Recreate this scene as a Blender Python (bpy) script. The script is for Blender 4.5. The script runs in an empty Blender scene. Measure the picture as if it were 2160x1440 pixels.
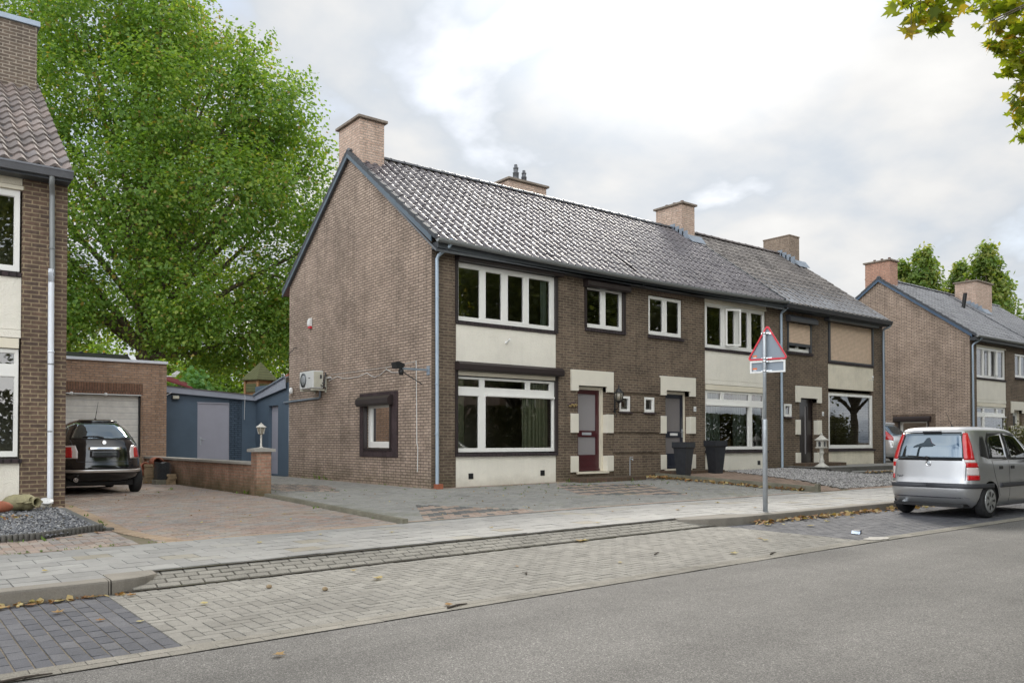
import bpy, bmesh, math, random
import numpy as np
from mathutils import Vector, Matrix
R = math.radians
rnd = random.Random(11)
rng = np.random.default_rng(5)
scene = bpy.context.scene
COL = scene.collection
PI = math.pi

# ------------------------------------------------------------------ terrain
def pY(y):
    return float(np.interp(y, [-9.9, -7.48, -7.47, -4.8, 0], [-.228, -.228, -.105, -.105, 0]))
def slope(x, k):
    x = max(-60, min(80, x)); return .008 * x if x < 0 else k * x
def G(x, y):
    return slope(x, float(np.interp(y, [-4.8, 0], [.001, .009]))) + pY(y)
def Groad(x):
    return slope(x, .001) - .228

# ------------------------------------------------------------------ materials
MATS = {}
def newmat(name):
    m = bpy.data.materials.new(name); m.use_nodes = True
    nt = m.node_tree
    b = nt.nodes['Principled BSDF']
    MATS[name] = m
    return m, nt, b
def lk(nt, a, b): nt.links.new(a, b)
def ramp(nt, fac, stops):
    r = nt.nodes.new('ShaderNodeValToRGB')
    e = r.color_ramp.elements
    while len(e) < len(stops): e.new(.5)
    for k, (p, c) in enumerate(stops):
        e[k].position = p
        e[k].color = (c[0], c[1], c[2], 1) if hasattr(c, '__len__') else (c, c, c, 1)
    lk(nt, fac, r.inputs[0])
    return r.outputs[0]
def noise(nt, vec, scale, detail=4, rough=.6, dist=0):
    n = nt.nodes.new('ShaderNodeTexNoise')
    n.inputs['Scale'].default_value = scale; n.inputs['Detail'].default_value = detail
    n.inputs['Roughness'].default_value = rough; n.inputs['Distortion'].default_value = dist
    if vec is not None: lk(nt, vec, n.inputs['Vector'])
    return n.outputs['Fac']
def mixc(nt, fac, a, b, mode='MIX'):
    m = nt.nodes.new('ShaderNodeMix'); m.data_type = 'RGBA'; m.blend_type = mode
    if hasattr(fac, 'is_linked') or hasattr(fac, 'links'): lk(nt, fac, m.inputs[0])
    else: m.inputs[0].default_value = fac
    for k, v in ((6, a), (7, b)):
        if hasattr(v, 'links'): lk(nt, v, m.inputs[k])
        else: m.inputs[k].default_value = (v[0], v[1], v[2], 1)
    return m.outputs[2]
def maths(nt, op, a, b=0.):
    m = nt.nodes.new('ShaderNodeMath'); m.operation = op
    for k, v in ((0, a), (1, b)):
        if hasattr(v, 'links'): lk(nt, v, m.inputs[k])
        else: m.inputs[k].default_value = v
    return m.outputs[0]
def pos(nt): return nt.nodes.new('ShaderNodeNewGeometry').outputs['Position']
def objco(nt): return nt.nodes.new('ShaderNodeTexCoord').outputs['Object']
def uvco(nt): return nt.nodes.new('ShaderNodeTexCoord').outputs['UV']
def attr(nt, n):
    a = nt.nodes.new('ShaderNodeAttribute'); a.attribute_name = n
    return a.outputs['Fac']
def bump(nt, b, h, strength=.4, dist=.01):
    u = nt.nodes.new('ShaderNodeBump'); u.inputs['Strength'].default_value = strength
    u.inputs['Distance'].default_value = dist
    lk(nt, h, u.inputs['Height']); lk(nt, u.outputs[0], b.inputs['Normal'])
    return u
def mul(c, k): return tuple(x * k for x in c)

def plain(name, col, rough=.6, metal=0, var=.15, scale=3., fine=60., bmp=0, coat=0, spec=.5, alpha=None):
    m, nt, b = newmat(name)
    p = objco(nt)
    n1 = noise(nt, p, scale); n2 = noise(nt, p, fine, 2)
    s = maths(nt, 'ADD', maths(nt, 'MULTIPLY', n1, .65), maths(nt, 'MULTIPLY', n2, .35))
    c = ramp(nt, s, [(.3, mul(col, 1 - var)), (.7, mul(col, 1 + var))])
    lk(nt, c, b.inputs['Base Color'])
    b.inputs['Roughness'].default_value = rough; b.inputs['Metallic'].default_value = metal
    b.inputs['Coat Weight'].default_value = coat; b.inputs['Coat Roughness'].default_value = .04
    b.inputs['Specular IOR Level'].default_value = spec
    if bmp: bump(nt, b, n2, bmp, .01)
    return m

def brickmat(name, c1, c2, cm, w=.222, h=.066, mort=.011, stain=.3, bmp=.7, streak=0, mo=(.5, .5), white=None, green=None):
    m, nt, b = newmat(name)
    uv = uvco(nt)
    wob = nt.nodes.new('ShaderNodeTexNoise'); wob.inputs['Scale'].default_value = 5; lk(nt, uv, wob.inputs['Vector'])
    sub = nt.nodes.new('ShaderNodeVectorMath'); sub.operation = 'MULTIPLY_ADD'
    lk(nt, wob.outputs['Color'], sub.inputs[0]); sub.inputs[1].default_value = (.012, .009, 0); lk(nt, uv, sub.inputs[2])
    t = nt.nodes.new('ShaderNodeTexBrick'); lk(nt, sub.outputs[0], t.inputs['Vector'])
    t.inputs['Scale'].default_value = 1; t.inputs['Brick Width'].default_value = w; t.inputs['Row Height'].default_value = h
    t.inputs['Mortar Size'].default_value = mort; t.inputs['Mortar Smooth'].default_value = .25; t.inputs['Bias'].default_value = 0
    t.offset = .5
    t.inputs['Color1'].default_value = (*c1, 1); t.inputs['Color2'].default_value = (*c2, 1); t.inputs['Mortar'].default_value = (*cm, 1)
    n1 = noise(nt, uv, .55, 5, .65); n2 = noise(nt, uv, 14, 3); n3 = noise(nt, uv, 2.3, 4)
    k = ramp(nt, maths(nt, 'ADD', maths(nt, 'MULTIPLY', n1, .6), maths(nt, 'MULTIPLY', n3, .4)), [(.33, 1 - stain), (.6, 1 + stain * .35)])
    c = mixc(nt, 1., t.outputs['Color'], k, 'MULTIPLY')
    c = mixc(nt, 1., c, ramp(nt, n2, [(.3, .8), (.7, 1.2)]), 'MULTIPLY')
    sm = nt.nodes.new('ShaderNodeMapping'); sm.inputs['Scale'].default_value = (5, .35, 1); lk(nt, uv, sm.inputs[0])
    c = mixc(nt, 1., c, ramp(nt, noise(nt, sm.outputs[0], 1., 5, .65), [(.34, .80), (.5, 1.02)]), 'MULTIPLY')
    if white:   # efflorescence bloom on single bricks
        wn = nt.nodes.new('ShaderNodeMapping'); wn.inputs['Scale'].default_value = (1.2, 9, 1); lk(nt, uv, wn.inputs[0])
        f = ramp(nt, noise(nt, wn.outputs[0], 1.4, 5, .75), [(.58, 0), (.68, white)])
        c = mixc(nt, f, c, (.42, .37, .34))
    if green:   # algae near the ground: a mask by height above ground (v in metres)
        sx = nt.nodes.new('ShaderNodeSeparateXYZ'); lk(nt, uv, sx.inputs[0])
        g = ramp(nt, maths(nt, 'ADD', maths(nt, 'MULTIPLY', sx.outputs[1], 1.), maths(nt, 'MULTIPLY', n3, .8)), [(.35, green), (.85, 0)])
        c = mixc(nt, g, c, (.075, .07, .03))
    lk(nt, c, b.inputs['Base Color'])
    b.inputs['Roughness'].default_value = .85; b.inputs['Specular IOR Level'].default_value = .3
    hgt = maths(nt, 'ADD', maths(nt, 'MULTIPLY', maths(nt, 'SUBTRACT', 1., t.outputs['Fac']), 1.), maths(nt, 'MULTIPLY', n2, .35))
    bump(nt, b, hgt, bmp, .012)
    return m

def glassmat(name, tint=(.75, .82, .8), rough=.0, body=(.02, .025, .025), opaque=0., ior=1.62):
    m, nt, b = newmat(name)
    nt.nodes.remove(b)
    out = nt.nodes['Material Output']
    tr = nt.nodes.new('ShaderNodeBsdfTransparent'); tr.inputs[0].default_value = (*tint, 1)
    df = nt.nodes.new('ShaderNodeBsdfDiffuse'); df.inputs[0].default_value = (*body, 1)
    gl = nt.nodes.new('ShaderNodeBsdfGlossy'); gl.inputs['Roughness'].default_value = rough
    if ior > 2: gl.inputs[0].default_value = (.72, .86, 1, 1)  # blue of a mirrored sky put into the gloss colour of car glass
    fr = nt.nodes.new('ShaderNodeFresnel'); fr.inputs[0].default_value = ior
    nz = noise(nt, pos(nt), 1.3, 1)
    bp = nt.nodes.new('ShaderNodeBump'); bp.inputs['Strength'].default_value = .04; bp.inputs['Distance'].default_value = .02
    lk(nt, nz, bp.inputs['Height']); lk(nt, bp.outputs[0], gl.inputs['Normal'])
    m1 = nt.nodes.new('ShaderNodeMixShader'); m1.inputs[0].default_value = opaque
    lk(nt, tr.outputs[0], m1.inputs[1]); lk(nt, df.outputs[0], m1.inputs[2])
    m2 = nt.nodes.new('ShaderNodeMixShader')
    lk(nt, maths(nt, 'MINIMUM', maths(nt, 'MULTIPLY', fr.outputs[0], 1.5), 1.), m2.inputs[0])
    lk(nt, m1.outputs[0], m2.inputs[1]); lk(nt, gl.outputs[0], m2.inputs[2]); lk(nt, m2.outputs[0], out.inputs[0])
    return m

def leafmat(name, stops, trans=.5, rough=.5):
    m, nt, b = newmat(name)
    out = nt.nodes['Material Output']
    c = ramp(nt, attr(nt, 'rnd'), stops)
    lk(nt, c, b.inputs['Base Color']); b.inputs['Roughness'].default_value = rough
    b.inputs['Specular IOR Level'].default_value = .35
    t = nt.nodes.new('ShaderNodeBsdfTranslucent')
    tc = mixc(nt, 1., c, (1.5, 1.45, .55), 'MULTIPLY'); lk(nt, tc, t.inputs[0])
    mx = nt.nodes.new('ShaderNodeMixShader'); mx.inputs[0].default_value = trans
    lk(nt, b.outputs[0], mx.inputs[1]); lk(nt, t.outputs[0], mx.inputs[2]); lk(nt, mx.outputs[0], out.inputs[0])
    return m

def pavemat(name, cols, rough=.8, dirt=.25, fine=90, moss=0, bmp=.25, spec=.4, speck=.25, big=.8):
    m, nt, b = newmat(name)
    p = pos(nt)
    c = ramp(nt, attr(nt, 'rnd'), cols)
    n1 = noise(nt, p, big, 6, .65); n2 = noise(nt, p, fine, 3, .7); n3 = noise(nt, p, 9, 4)
    c = mixc(nt, 1., c, ramp(nt, n1, [(.32, 1 - dirt), (.65, 1 + dirt * .3)]), 'MULTIPLY')
    c = mixc(nt, 1., c, ramp(nt, n2, [(.3, 1 - speck), (.7, 1 + speck)]), 'MULTIPLY')
    c = mixc(nt, 1., c, ramp(nt, n3, [(.3, .88), (.7, 1.08)]), 'MULTIPLY')
    if moss:
        f = ramp(nt, maths(nt, 'ADD', maths(nt, 'MULTIPLY', n1, .7), maths(nt, 'MULTIPLY', n3, .3)), [(.52, 0), (.64, moss)])
        c = mixc(nt, f, c, (.10, .105, .04))
    lk(nt, c, b.inputs['Base Color']); b.inputs['Roughness'].default_value = rough
    b.inputs['Specular IOR Level'].default_value = spec
    bump(nt, b, maths(nt, 'ADD', n2, maths(nt, 'MULTIPLY', n3, .6)), bmp, .006)
    return m

# brick and masonry
M_gable = brickmat('lit_gable_brick', (.48, .372, .295), (.375, .288, .225), (.16, .125, .10), stain=.36, bmp=1., green=.35)  # same brick as the front, lightened: its brighter side light put into the colour
M_front = brickmat('shaded_front_brick', (.158, .113, .083), (.098, .072, .056), (.22, .178, .125), stain=.34, bmp=.7, green=.25)  # same brick as the gable, the facade's shade put into a darker colour
M_left = brickmat('dark_brick', (.15, .098, .070), (.095, .066, .053), (.27, .21, .135), stain=.35, h=.07, bmp=.8)
M_chim = brickmat('chimney_brick', (.60, .44, .345), (.50, .345, .265), (.36, .30, .25), stain=.18, white=.6)
M_chimbrown = brickmat('brown_chimney_brick', (.30, .22, .165), (.22, .16, .12), (.30, .25, .20), stain=.2, white=.2)
M_chimred = brickmat('red_chimney_brick', (.50, .28, .20), (.42, .23, .165), (.34, .25, .2), stain=.15, h=.075)
M_chimold = brickmat('old_chimney_brick', (.165, .125, .095), (.115, .09, .072), (.32, .275, .22), stain=.25)
M_garage = brickmat('garage_brick', (.45, .295, .20), (.35, .22, .145), (.25, .195, .155), stain=.2, white=.8, green=.5)
M_lowwall = brickmat('low_wall_brick', (.36, .205, .14), (.29, .16, .112), (.28, .21, .155), stain=.35, h=.062, green=.8, bmp=.5)
M_soldier = brickmat('soldier_brick', (.17, .115, .085), (.12, .085, .065), (.19, .15, .11), w=.066, h=.30, stain=.25)
M_gsoldier = brickmat('garage_soldier_brick', (.26, .145, .095), (.20, .105, .07), (.12, .085, .06), w=.066, h=.30, stain=.25)
M_sill = brickmat('tile_sill', (.052, .038, .040), (.038, .030, .032), (.015, .013, .013), w=.11, h=.6, stain=.2, bmp=.9)
M_surround = brickmat('tile_surround', (.095, .060, .062), (.07, .047, .05), (.045, .034, .035), w=.035, h=.6, stain=.4, bmp=.8)
M_step = brickmat('step_brick', (.16, .085, .065), (.10, .065, .055), (.10, .08, .065), w=.07, h=.22, stain=.3, green=.5)

def plaster(name, col, dirty=.12, green=.0):
    m, nt, b = newmat(name)
    uv = uvco(nt)
    n1 = noise(nt, uv, 1.2, 5, .7); n2 = noise(nt, uv, 22, 3, .6, 1.2); n3 = noise(nt, uv, 60, 2)
    c = ramp(nt, n1, [(.3, mul(col, 1 - dirty)), (.68, mul(col, 1.04))])
    mp = nt.nodes.new('ShaderNodeMapping'); mp.inputs['Scale'].default_value = (7, .5, 1); lk(nt, uv, mp.inputs[0])
    c = mixc(nt, 1., c, ramp(nt, noise(nt, mp.outputs[0], 1.2, 4, .7), [(.30, 1 - dirty * .5), (.5, 1.)]), 'MULTIPLY')
    sx = nt.nodes.new('ShaderNodeSeparateXYZ'); lk(nt, uv, sx.inputs[0])
    g = ramp(nt, maths(nt, 'ADD', sx.outputs[1], maths(nt, 'MULTIPLY', n1, .5)), [(.18, .4), (.50, 0)])
    c = mixc(nt, g, c, (.23, .19, .13))
    lk(nt, c, b.inputs['Base Color']); b.inputs['Roughness'].default_value = .9; b.inputs['Specular IOR Level'].default_value = .25
    bump(nt, b, maths(nt, 'ADD', n2, maths(nt, 'MULTIPLY', n3, .3)), .55, .03)
    return m
M_plaster = plaster('cream_plaster', (.80, .76, .665), .08)
M_plaster3 = plaster('stained_plaster', (.75, .69, .56), .2)
M_cream = plain('cream_paint', (.72, .66, .53), .55, var=.06)
M_creamstone = plain('cream_block_paint', (.71, .67, .57), .6, var=.06, bmp=.1)
M_white = plain('white_window_frame', (.80, .79, .75), .3, var=.03)
M_bwhite = plain('old_white_paint', (.74, .74, .72), .45, var=.08)
M_darkbox = plain('shutter_brown', (.030, .022, .022), .35, var=.1)
M_anth = plain('anthracite', (.05, .052, .058), .4, var=.1)
M_black = plain('black', (.012, .012, .013), .45, var=.1)
M_zinc = plain('zinc', (.30, .35, .41), .42, .55, var=.12, scale=2)
M_zincpipe = plain('painted_zinc', (.36, .44, .52), .38, .15, var=.1, scale=2)
M_gutter = plain('old_zinc_gutter', (.25, .262, .262), .5, .2, var=.16, scale=1.5)
M_lead = plain('lead', (.27, .31, .36), .5, .3, var=.25, scale=5)
M_fascia = plain('blue_grey_fascia', (.085, .118, .150), .45, var=.1)
M_darkfascia = plain('dark_fascia', (.05, .056, .064), .5, var=.1)
M_pvc = plain('white_pipe', (.72, .75, .80), .4, var=.08)
M_steel = plain('galvanised_steel', (.47, .50, .53), .42, .45, var=.18, scale=8)
M_satin = plain('satin_chrome', (.88, .88, .88), .32, .85, var=.02)
M_chrome = plain('chrome', (.8, .8, .8), .08, 1, var=.02)
M_red = plain('wine_red_paint', (.058, .010, .014), .3, var=.1, coat=.4)
M_navy = plain('navy_paint', (.014, .018, .032), .3, var=.1, coat=.4)
M_darkdoor = plain('dark_brown_door', (.022, .016, .016), .3, var=.1, coat=.3)
M_beige = None
M_concrete = plain('concrete', (.30, .285, .255), .85, var=.2, scale=4, bmp=.3)
M_mossconcrete = plain('mossy_concrete', (.165, .155, .115), .9, var=.35, scale=4, bmp=.4)
M_darkconcrete = plain('weathered_concrete', (.10, .095, .085), .9, var=.3, scale=6, bmp=.4)
M_kerb = plain('kerb_concrete', (.20, .182, .155), .85, var=.22, scale=3, bmp=.3)
M_cap = plain('chimney_cap', (.22, .18, .145), .9, var=.35, scale=6, bmp=.3)
M_bluewall = plain('blue_grey_render', (.080, .118, .162), .6, var=.12, scale=2, bmp=.2)
M_bluebrick = None
M_greydoor = plain('grey_purple_door', (.36, .36, .415), .45, var=.06)
M_greyfascia = plain('grey_blue_fascia', (.31, .335, .39), .5, var=.1)
M_door_cream = None
M_wood = plain('wood_planks', (.30, .165, .075), .75, var=.25, scale=5)
M_mosswood = None
M_tile_gloss = None
M_terra = plain('terracotta', (.32, .105, .055), .75, var=.25, scale=9)
M_amph = plain('mossy_stoneware', (.26, .235, .13), .75, var=.35, scale=9, bmp=.2)
M_stone = plain('weathered_stone', (.52, .50, .45), .85, var=.25, scale=14, bmp=.4)
M_planter = plain('black_planter', (.022, .024, .029), .45, var=.35, scale=7)
M_rubber = plain('tyre_rubber', (.016, .016, .017), .8, var=.2)
M_trim = plain('dark_trim', (.045, .047, .055), .5, var=.1)
M_silver = plain('silver_paint', (.50, .505, .515), .36, .75, var=.03, coat=.7)
M_blackpaint = plain('black_paint', (.004, .005, .008), .12, 0, var=.05, coat=1, spec=.5)
M_whitecar = plain('white_silver_paint', (.62, .63, .65), .25, .4, var=.03, coat=.8)
M_hub = plain('wheel_cover', (.42, .43, .43), .4, .6, var=.08)
M_signred = plain('sign_red', (.62, .02, .04), .4, var=.05)
M_signgrey = plain('sign_grey_back', (.24, .28, .325), .5, .1, var=.05)
M_orange = plain('orange_sticker', (.75, .16, .03), .5)
M_acwhite = plain('ac_white', (.66, .67, .65), .4, var=.06)
M_acbeige = plain('ac_side', (.52, .51, .42), .5, var=.1)
M_grille = plain('ac_grille', (.30, .32, .33), .5, var=.1)
M_taillight = plain('tail_light_red', (.55, .008, .012), .12, var=.1, coat=1)
M_tailclear = plain('tail_light_clear', (.70, .62, .60), .12, var=.1, coat=1)
M_curtain = None
M_bark = plain('plane_bark', (.14, .115, .085), .9, var=.4, scale=4, fine=25, bmp=.6)
M_darkbark = plain('dark_bark', (.06, .048, .038), .9, var=.3, scale=4, fine=25, bmp=.6)

def stripes(name, c1, c2, period, axis, rough=.5, duty=.25, dist=.006, strength=.8, coord='uv'):
    """flat boards or slats: a thin dark groove every `period` metres"""
    m, nt, b = newmat(name)
    uv = uvco(nt)
    sx = nt.nodes.new('ShaderNodeSeparateXYZ'); lk(nt, uv, sx.inputs[0])
    f = maths(nt, 'FRACT', maths(nt, 'DIVIDE', sx.outputs[axis], period))
    e = maths(nt, 'ABSOLUTE', maths(nt, 'SUBTRACT', f, .5))
    n = noise(nt, uv, 6, 4)
    base = ramp(nt, n, [(.3, mul(c1, .88)), (.7, mul(c1, 1.1))])
    g = ramp(nt, e, [(.5 - duty, 0), (.5, 1)])
    lk(nt, mixc(nt, g, base, c2), b.inputs['Base Color'])
    b.inputs['Roughness'].default_value = rough
    bump(nt, b, maths(nt, 'SUBTRACT', 1., g), strength, dist)
    return m
M_beige = stripes('beige_shutter_slats', (.66, .49, .35), (.28, .2, .145), .045, 1, .5, .2)
M_garagedoor = stripes('white_garage_door', (.74, .72, .67), (.42, .42, .42), .165, 1, .45, .06)
M_curtain = stripes('curtain_cloth', (.82, .84, .62), (.42, .43, .30), .09, 0, .9, .45, .03)
M_net = stripes('pale_net_curtain', (.62, .72, .66), (.42, .5, .46), .12, 0, .9, .45, .03)
M_blind = plain('venetian_slat', (.30, .26, .16), .6)
M_bluebrick = brickmat('blue_painted_brick', (.077, .112, .152), (.07, .102, .14), (.043, .06, .085), stain=.12, bmp=1.)
M_mosswood = stripes('mossy_roof_planks', (.10, .105, .045), (.035, .035, .018), .10, 1, .9, .15)
M_darkboard = stripes('shutter_lamella', (.030, .023, .023), (.012, .01, .01), .06, 1, .4, .12)

def frosted(name, col, per):
    m, nt, b = newmat(name)
    uv = uvco(nt)
    w = nt.nodes.new('ShaderNodeTexWave'); w.wave_type = 'BANDS'; w.bands_direction = 'DIAGONAL'
    w.inputs['Scale'].default_value = per; w.inputs['Distortion'].default_value = .2; lk(nt, uv, w.inputs['Vector'])
    lk(nt, ramp(nt, w.outputs['Fac'], [(.2, mul(col, .88)), (.8, mul(col, 1.1))]), b.inputs['Base Color'])
    b.inputs['Roughness'].default_value = .22; b.inputs['Specular IOR Level'].default_value = .6
    bump(nt, b, w.outputs['Fac'], .3, .01)
    return m
M_frost = frosted('patterned_glass', (.27, .255, .26), 16)
M_frostdark = frosted('dark_patterned_glass', (.19, .175, .175), 16)
M_glass = glassmat('window_glass', tint=(.90, .95, .92), ior=2.0)
M_carglass = glassmat('car_glass', tint=(.20, .30, .30), opaque=.45, body=(.008, .02, .024), ior=2.3)
M_sideglass = glassmat('side_glass', tint=(.2, .27, .25), opaque=.5, body=(.01, .016, .014), ior=1.9)
M_lampglass = glassmat('lamp_glass', tint=(.8, .76, .66), opaque=.5, body=(.42, .38, .3))

def tilemat(name, cols, rough, coat, spec=.5, lichen=0):
    m, nt, b = newmat(name)
    p = pos(nt)
    c = ramp(nt, attr(nt, 'rnd'), cols)
    n = noise(nt, p, 1.1, 5); n2 = noise(nt, p, 40, 2)
    c = mixc(nt, 1., c, ramp(nt, n, [(.3, .72), (.7, 1.15)]), 'MULTIPLY')
    c = mixc(nt, 1., c, ramp(nt, n2, [(.3, .8), (.7, 1.2)]), 'MULTIPLY')
    if lichen:
        f = ramp(nt, noise(nt, p, 7, 4, .7), [(.56, 0), (.66, lichen)])
        c = mixc(nt, f, c, (.20, .185, .165))
    lk(nt, c, b.inputs['Base Color']); b.inputs['Roughness'].default_value = rough
    b.inputs['Coat Weight'].default_value = coat; b.inputs['Coat Roughness'].default_value = .34
    b.inputs['Specular IOR Level'].default_value = spec
    bump(nt, b, n2, .08, .004)
    return m
M_tilegloss = tilemat('glazed_tiles', [(0, (.085, .075, .083)), (.35, (.108, .096, .104)), (.8, (.13, .117, .124)), (1, (.165, .15, .15))], .40, .5, .5)
M_tilematt = tilemat('concrete_tiles', [(0, (.125, .112, .105)), (.5, (.165, .147, .137)), (1, (.20, .18, .165))], .7, 0, .35, .35)
M_tileold = tilemat('old_clay_tiles', [(0, (.18, .155, .145)), (.4, (.25, .215, .20)), (.85, (.29, .235, .21)), (1, (.22, .205, .205))], .6, .08, .4, .5)
M_tilegrey = tilemat('grey_glossy_tiles', [(0, (.17, .17, .18)), (1, (.22, .22, .23))], .3, .8)
M_ridge = plain('ridge_tile', (.085, .09, .10), .35, var=.25, scale=6, coat=.4)
M_ridgebrown = plain('brown_ridge_tile', (.14, .12, .115), .7, var=.3, scale=6)

# paving
M_slab = pavemat('pavement_slab', [(0, (.225, .222, .213)), (.5, (.262, .258, .247)), (.9, (.288, .284, .27)), (.97, (.25, .23, .185)), (1, (.24, .215, .17))], .72, .16, 120, bmp=.12, spec=.5, speck=.12)
M_grey = pavemat('grey_paver', [(0, (.215, .203, .18)), (.5, (.245, .232, .207)), (1, (.27, .256, .228))], .85, .18, 110, speck=.33)
M_dark = pavemat('dark_paver', [(0, (.080, .082, .095)), (.6, (.098, .099, .112)), (1, (.118, .118, .128))], .8, .18, 110, speck=.35)
M_ramp = pavemat('ramp_paver', [(0, (.20, .188, .163)), (1, (.25, .236, .206))], .85, .22, 110, speck=.4)
M_redpave = pavemat('brown_paver', [(0, (.285, .215, .175)), (.3, (.345, .275, .23)), (.55, (.32, .285, .25)), (.78, (.265, .245, .23)), (1, (.345, .235, .185))], .88, .2, 100, moss=.25)
M_tan = pavemat('tan_paver', [(0, (.31, .225, .15)), (1, (.38, .285, .20))], .85, .2, 100)
M_garden = pavemat('garden_paver', [(0, (.265, .26, .24)), (1, (.33, .322, .298))], .85, .22, 100, moss=.45)
M_pink = pavemat('pink_paver', [(0, (.34, .255, .205)), (1, (.42, .33, .27))], .85, .25, 100, moss=.45)
M_char = pavemat('charcoal_paver', [(0, (.11, .115, .11)), (1, (.15, .15, .145))], .85, .2, 100, moss=.35)
M_strip = pavemat('edge_strip', [(0, (.21, .195, .165)), (1, (.27, .25, .215))], .9, .3, 100, speck=.35)
M_path = pavemat('path_paver', [(0, (.25, .18, .135)), (1, (.31, .225, .17))], .88, .3, 100)
def mortar(name, col, moss=.0):
    m, nt, b = newmat(name)
    p = pos(nt)
    n = noise(nt, p, 3, 5); n2 = noise(nt, p, 60, 3)
    c = ramp(nt, n2, [(.3, mul(col, .6)), (.7, mul(col, 1.4))])
    if moss: c = mixc(nt, ramp(nt, n, [(.48, 0), (.62, moss)]), c, (.085, .09, .025))
    lk(nt, c, b.inputs['Base Color']); b.inputs['Roughness'].default_value = .95
    return m
M_joint = mortar('joint_sand', (.075, .064, .05), .3)
M_jointtan = mortar('tan_joint_sand', (.15, .125, .085), .35)
M_jointpale = mortar('pale_joint_sand', (.20, .165, .12), .15)
M_soil = mortar('soil', (.09, .075, .055), .5)
def asphalt():
    m, nt, b = newmat('asphalt')
    p = pos(nt)
    v = nt.nodes.new('ShaderNodeTexVoronoi'); v.inputs['Scale'].default_value = 150; lk(nt, p, v.inputs['Vector'])
    sep = nt.nodes.new('ShaderNodeSeparateColor'); lk(nt, v.outputs['Color'], sep.inputs[0])
    n1 = noise(nt, p, .5, 5, .6); n2 = noise(nt, p, 160, 2, .7); n3 = noise(nt, p, 3.5, 4, .6)
    c = ramp(nt, sep.outputs[0], [(0, (.075, .071, .066)), (.45, (.122, .116, .109)), (.8, (.16, .152, .143)), (.97, (.26, .248, .232))])
    c = mixc(nt, 1., c, ramp(nt, n2, [(.3, .7), (.7, 1.3)]), 'MULTIPLY')
    c = mixc(nt, 1., c, ramp(nt, n1, [(.35, .86), (.65, 1.1)]), 'MULTIPLY')
    c = mixc(nt, 1., c, ramp(nt, n3, [(.35, .93), (.65, 1.06)]), 'MULTIPLY')
    mp = nt.nodes.new('ShaderNodeMapping'); mp.inputs['Scale'].default_value = (.12, 1.3, 1); lk(nt, p, mp.inputs[0])
    c = mixc(nt, 1., c, ramp(nt, noise(nt, mp.outputs[0], 1.1, 5, .55), [(.35, .84), (.62, 1.08)]), 'MULTIPLY')
    lk(nt, c, b.inputs['Base Color']); b.inputs['Roughness'].default_value = .8
    b.inputs['Specular IOR Level'].default_value = .45
    bump(nt, b, maths(nt, 'ADD', v.outputs['Distance'], n2), .5, .006)
    return m
M_asphalt = asphalt()
def gravelmat(name, cols):
    m, nt, b = newmat(name)
    c = ramp(nt, attr(nt, 'rnd'), cols)
    lk(nt, mixc(nt, 1., c, ramp(nt, noise(nt, pos(nt), 70, 2), [(.3, .75), (.7, 1.25)]), 'MULTIPLY'), b.inputs['Base Color'])
    b.inputs['Roughness'].default_value = .8
    return m
M_gravel = gravelmat('grey_gravel', [(0, (.06, .062, .07)), (.5, (.15, .155, .165)), (.85, (.24, .24, .245)), (1, (.36, .35, .34))])
M_gravel2 = gravelmat('pale_gravel', [(0, (.16, .15, .145)), (.5, (.29, .28, .275)), (1, (.44, .42, .40))])
M_leaf = leafmat('plane_leaves', [(0, (.105, .20, .045)), (.45, (.175, .295, .065)), (.8, (.265, .375, .085)), (.985, (.36, .42, .10)), (1, (.36, .27, .10))], .56)
M_leafnear = leafmat('near_plane_leaves', [(0, (.15, .21, .026)), (.6, (.24, .29, .035)), (.9, (.33, .31, .05)), (1, (.40, .24, .05))], .68)
M_leafback = leafmat('garden_leaves', [(0, (.11, .20, .03)), (.6, (.19, .30, .05)), (1, (.29, .35, .08))], .55)
M_conif = leafmat('feathery_needles', [(0, (.12, .20, .05)), (.6, (.20, .28, .075)), (1, (.28, .30, .09))], .5)
M_bush = leafmat('bush_leaves', [(0, (.11, .24, .07)), (.6, (.16, .33, .11)), (1, (.24, .40, .13))], .4)
M_hedge = leafmat('hedge_leaves', [(0, (.055, .065, .018)), (.6, (.10, .10, .03)), (1, (.15, .15, .04))], .3)
M_dead = leafmat('dead_leaves', [(0, (.16, .075, .035)), (.4, (.27, .145, .06)), (.75, (.38, .27, .12)), (1, (.46, .40, .20))], .2, .8)
M_weed = leafmat('weeds', [(0, (.07, .13, .02)), (1, (.16, .24, .05))], .3)

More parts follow.
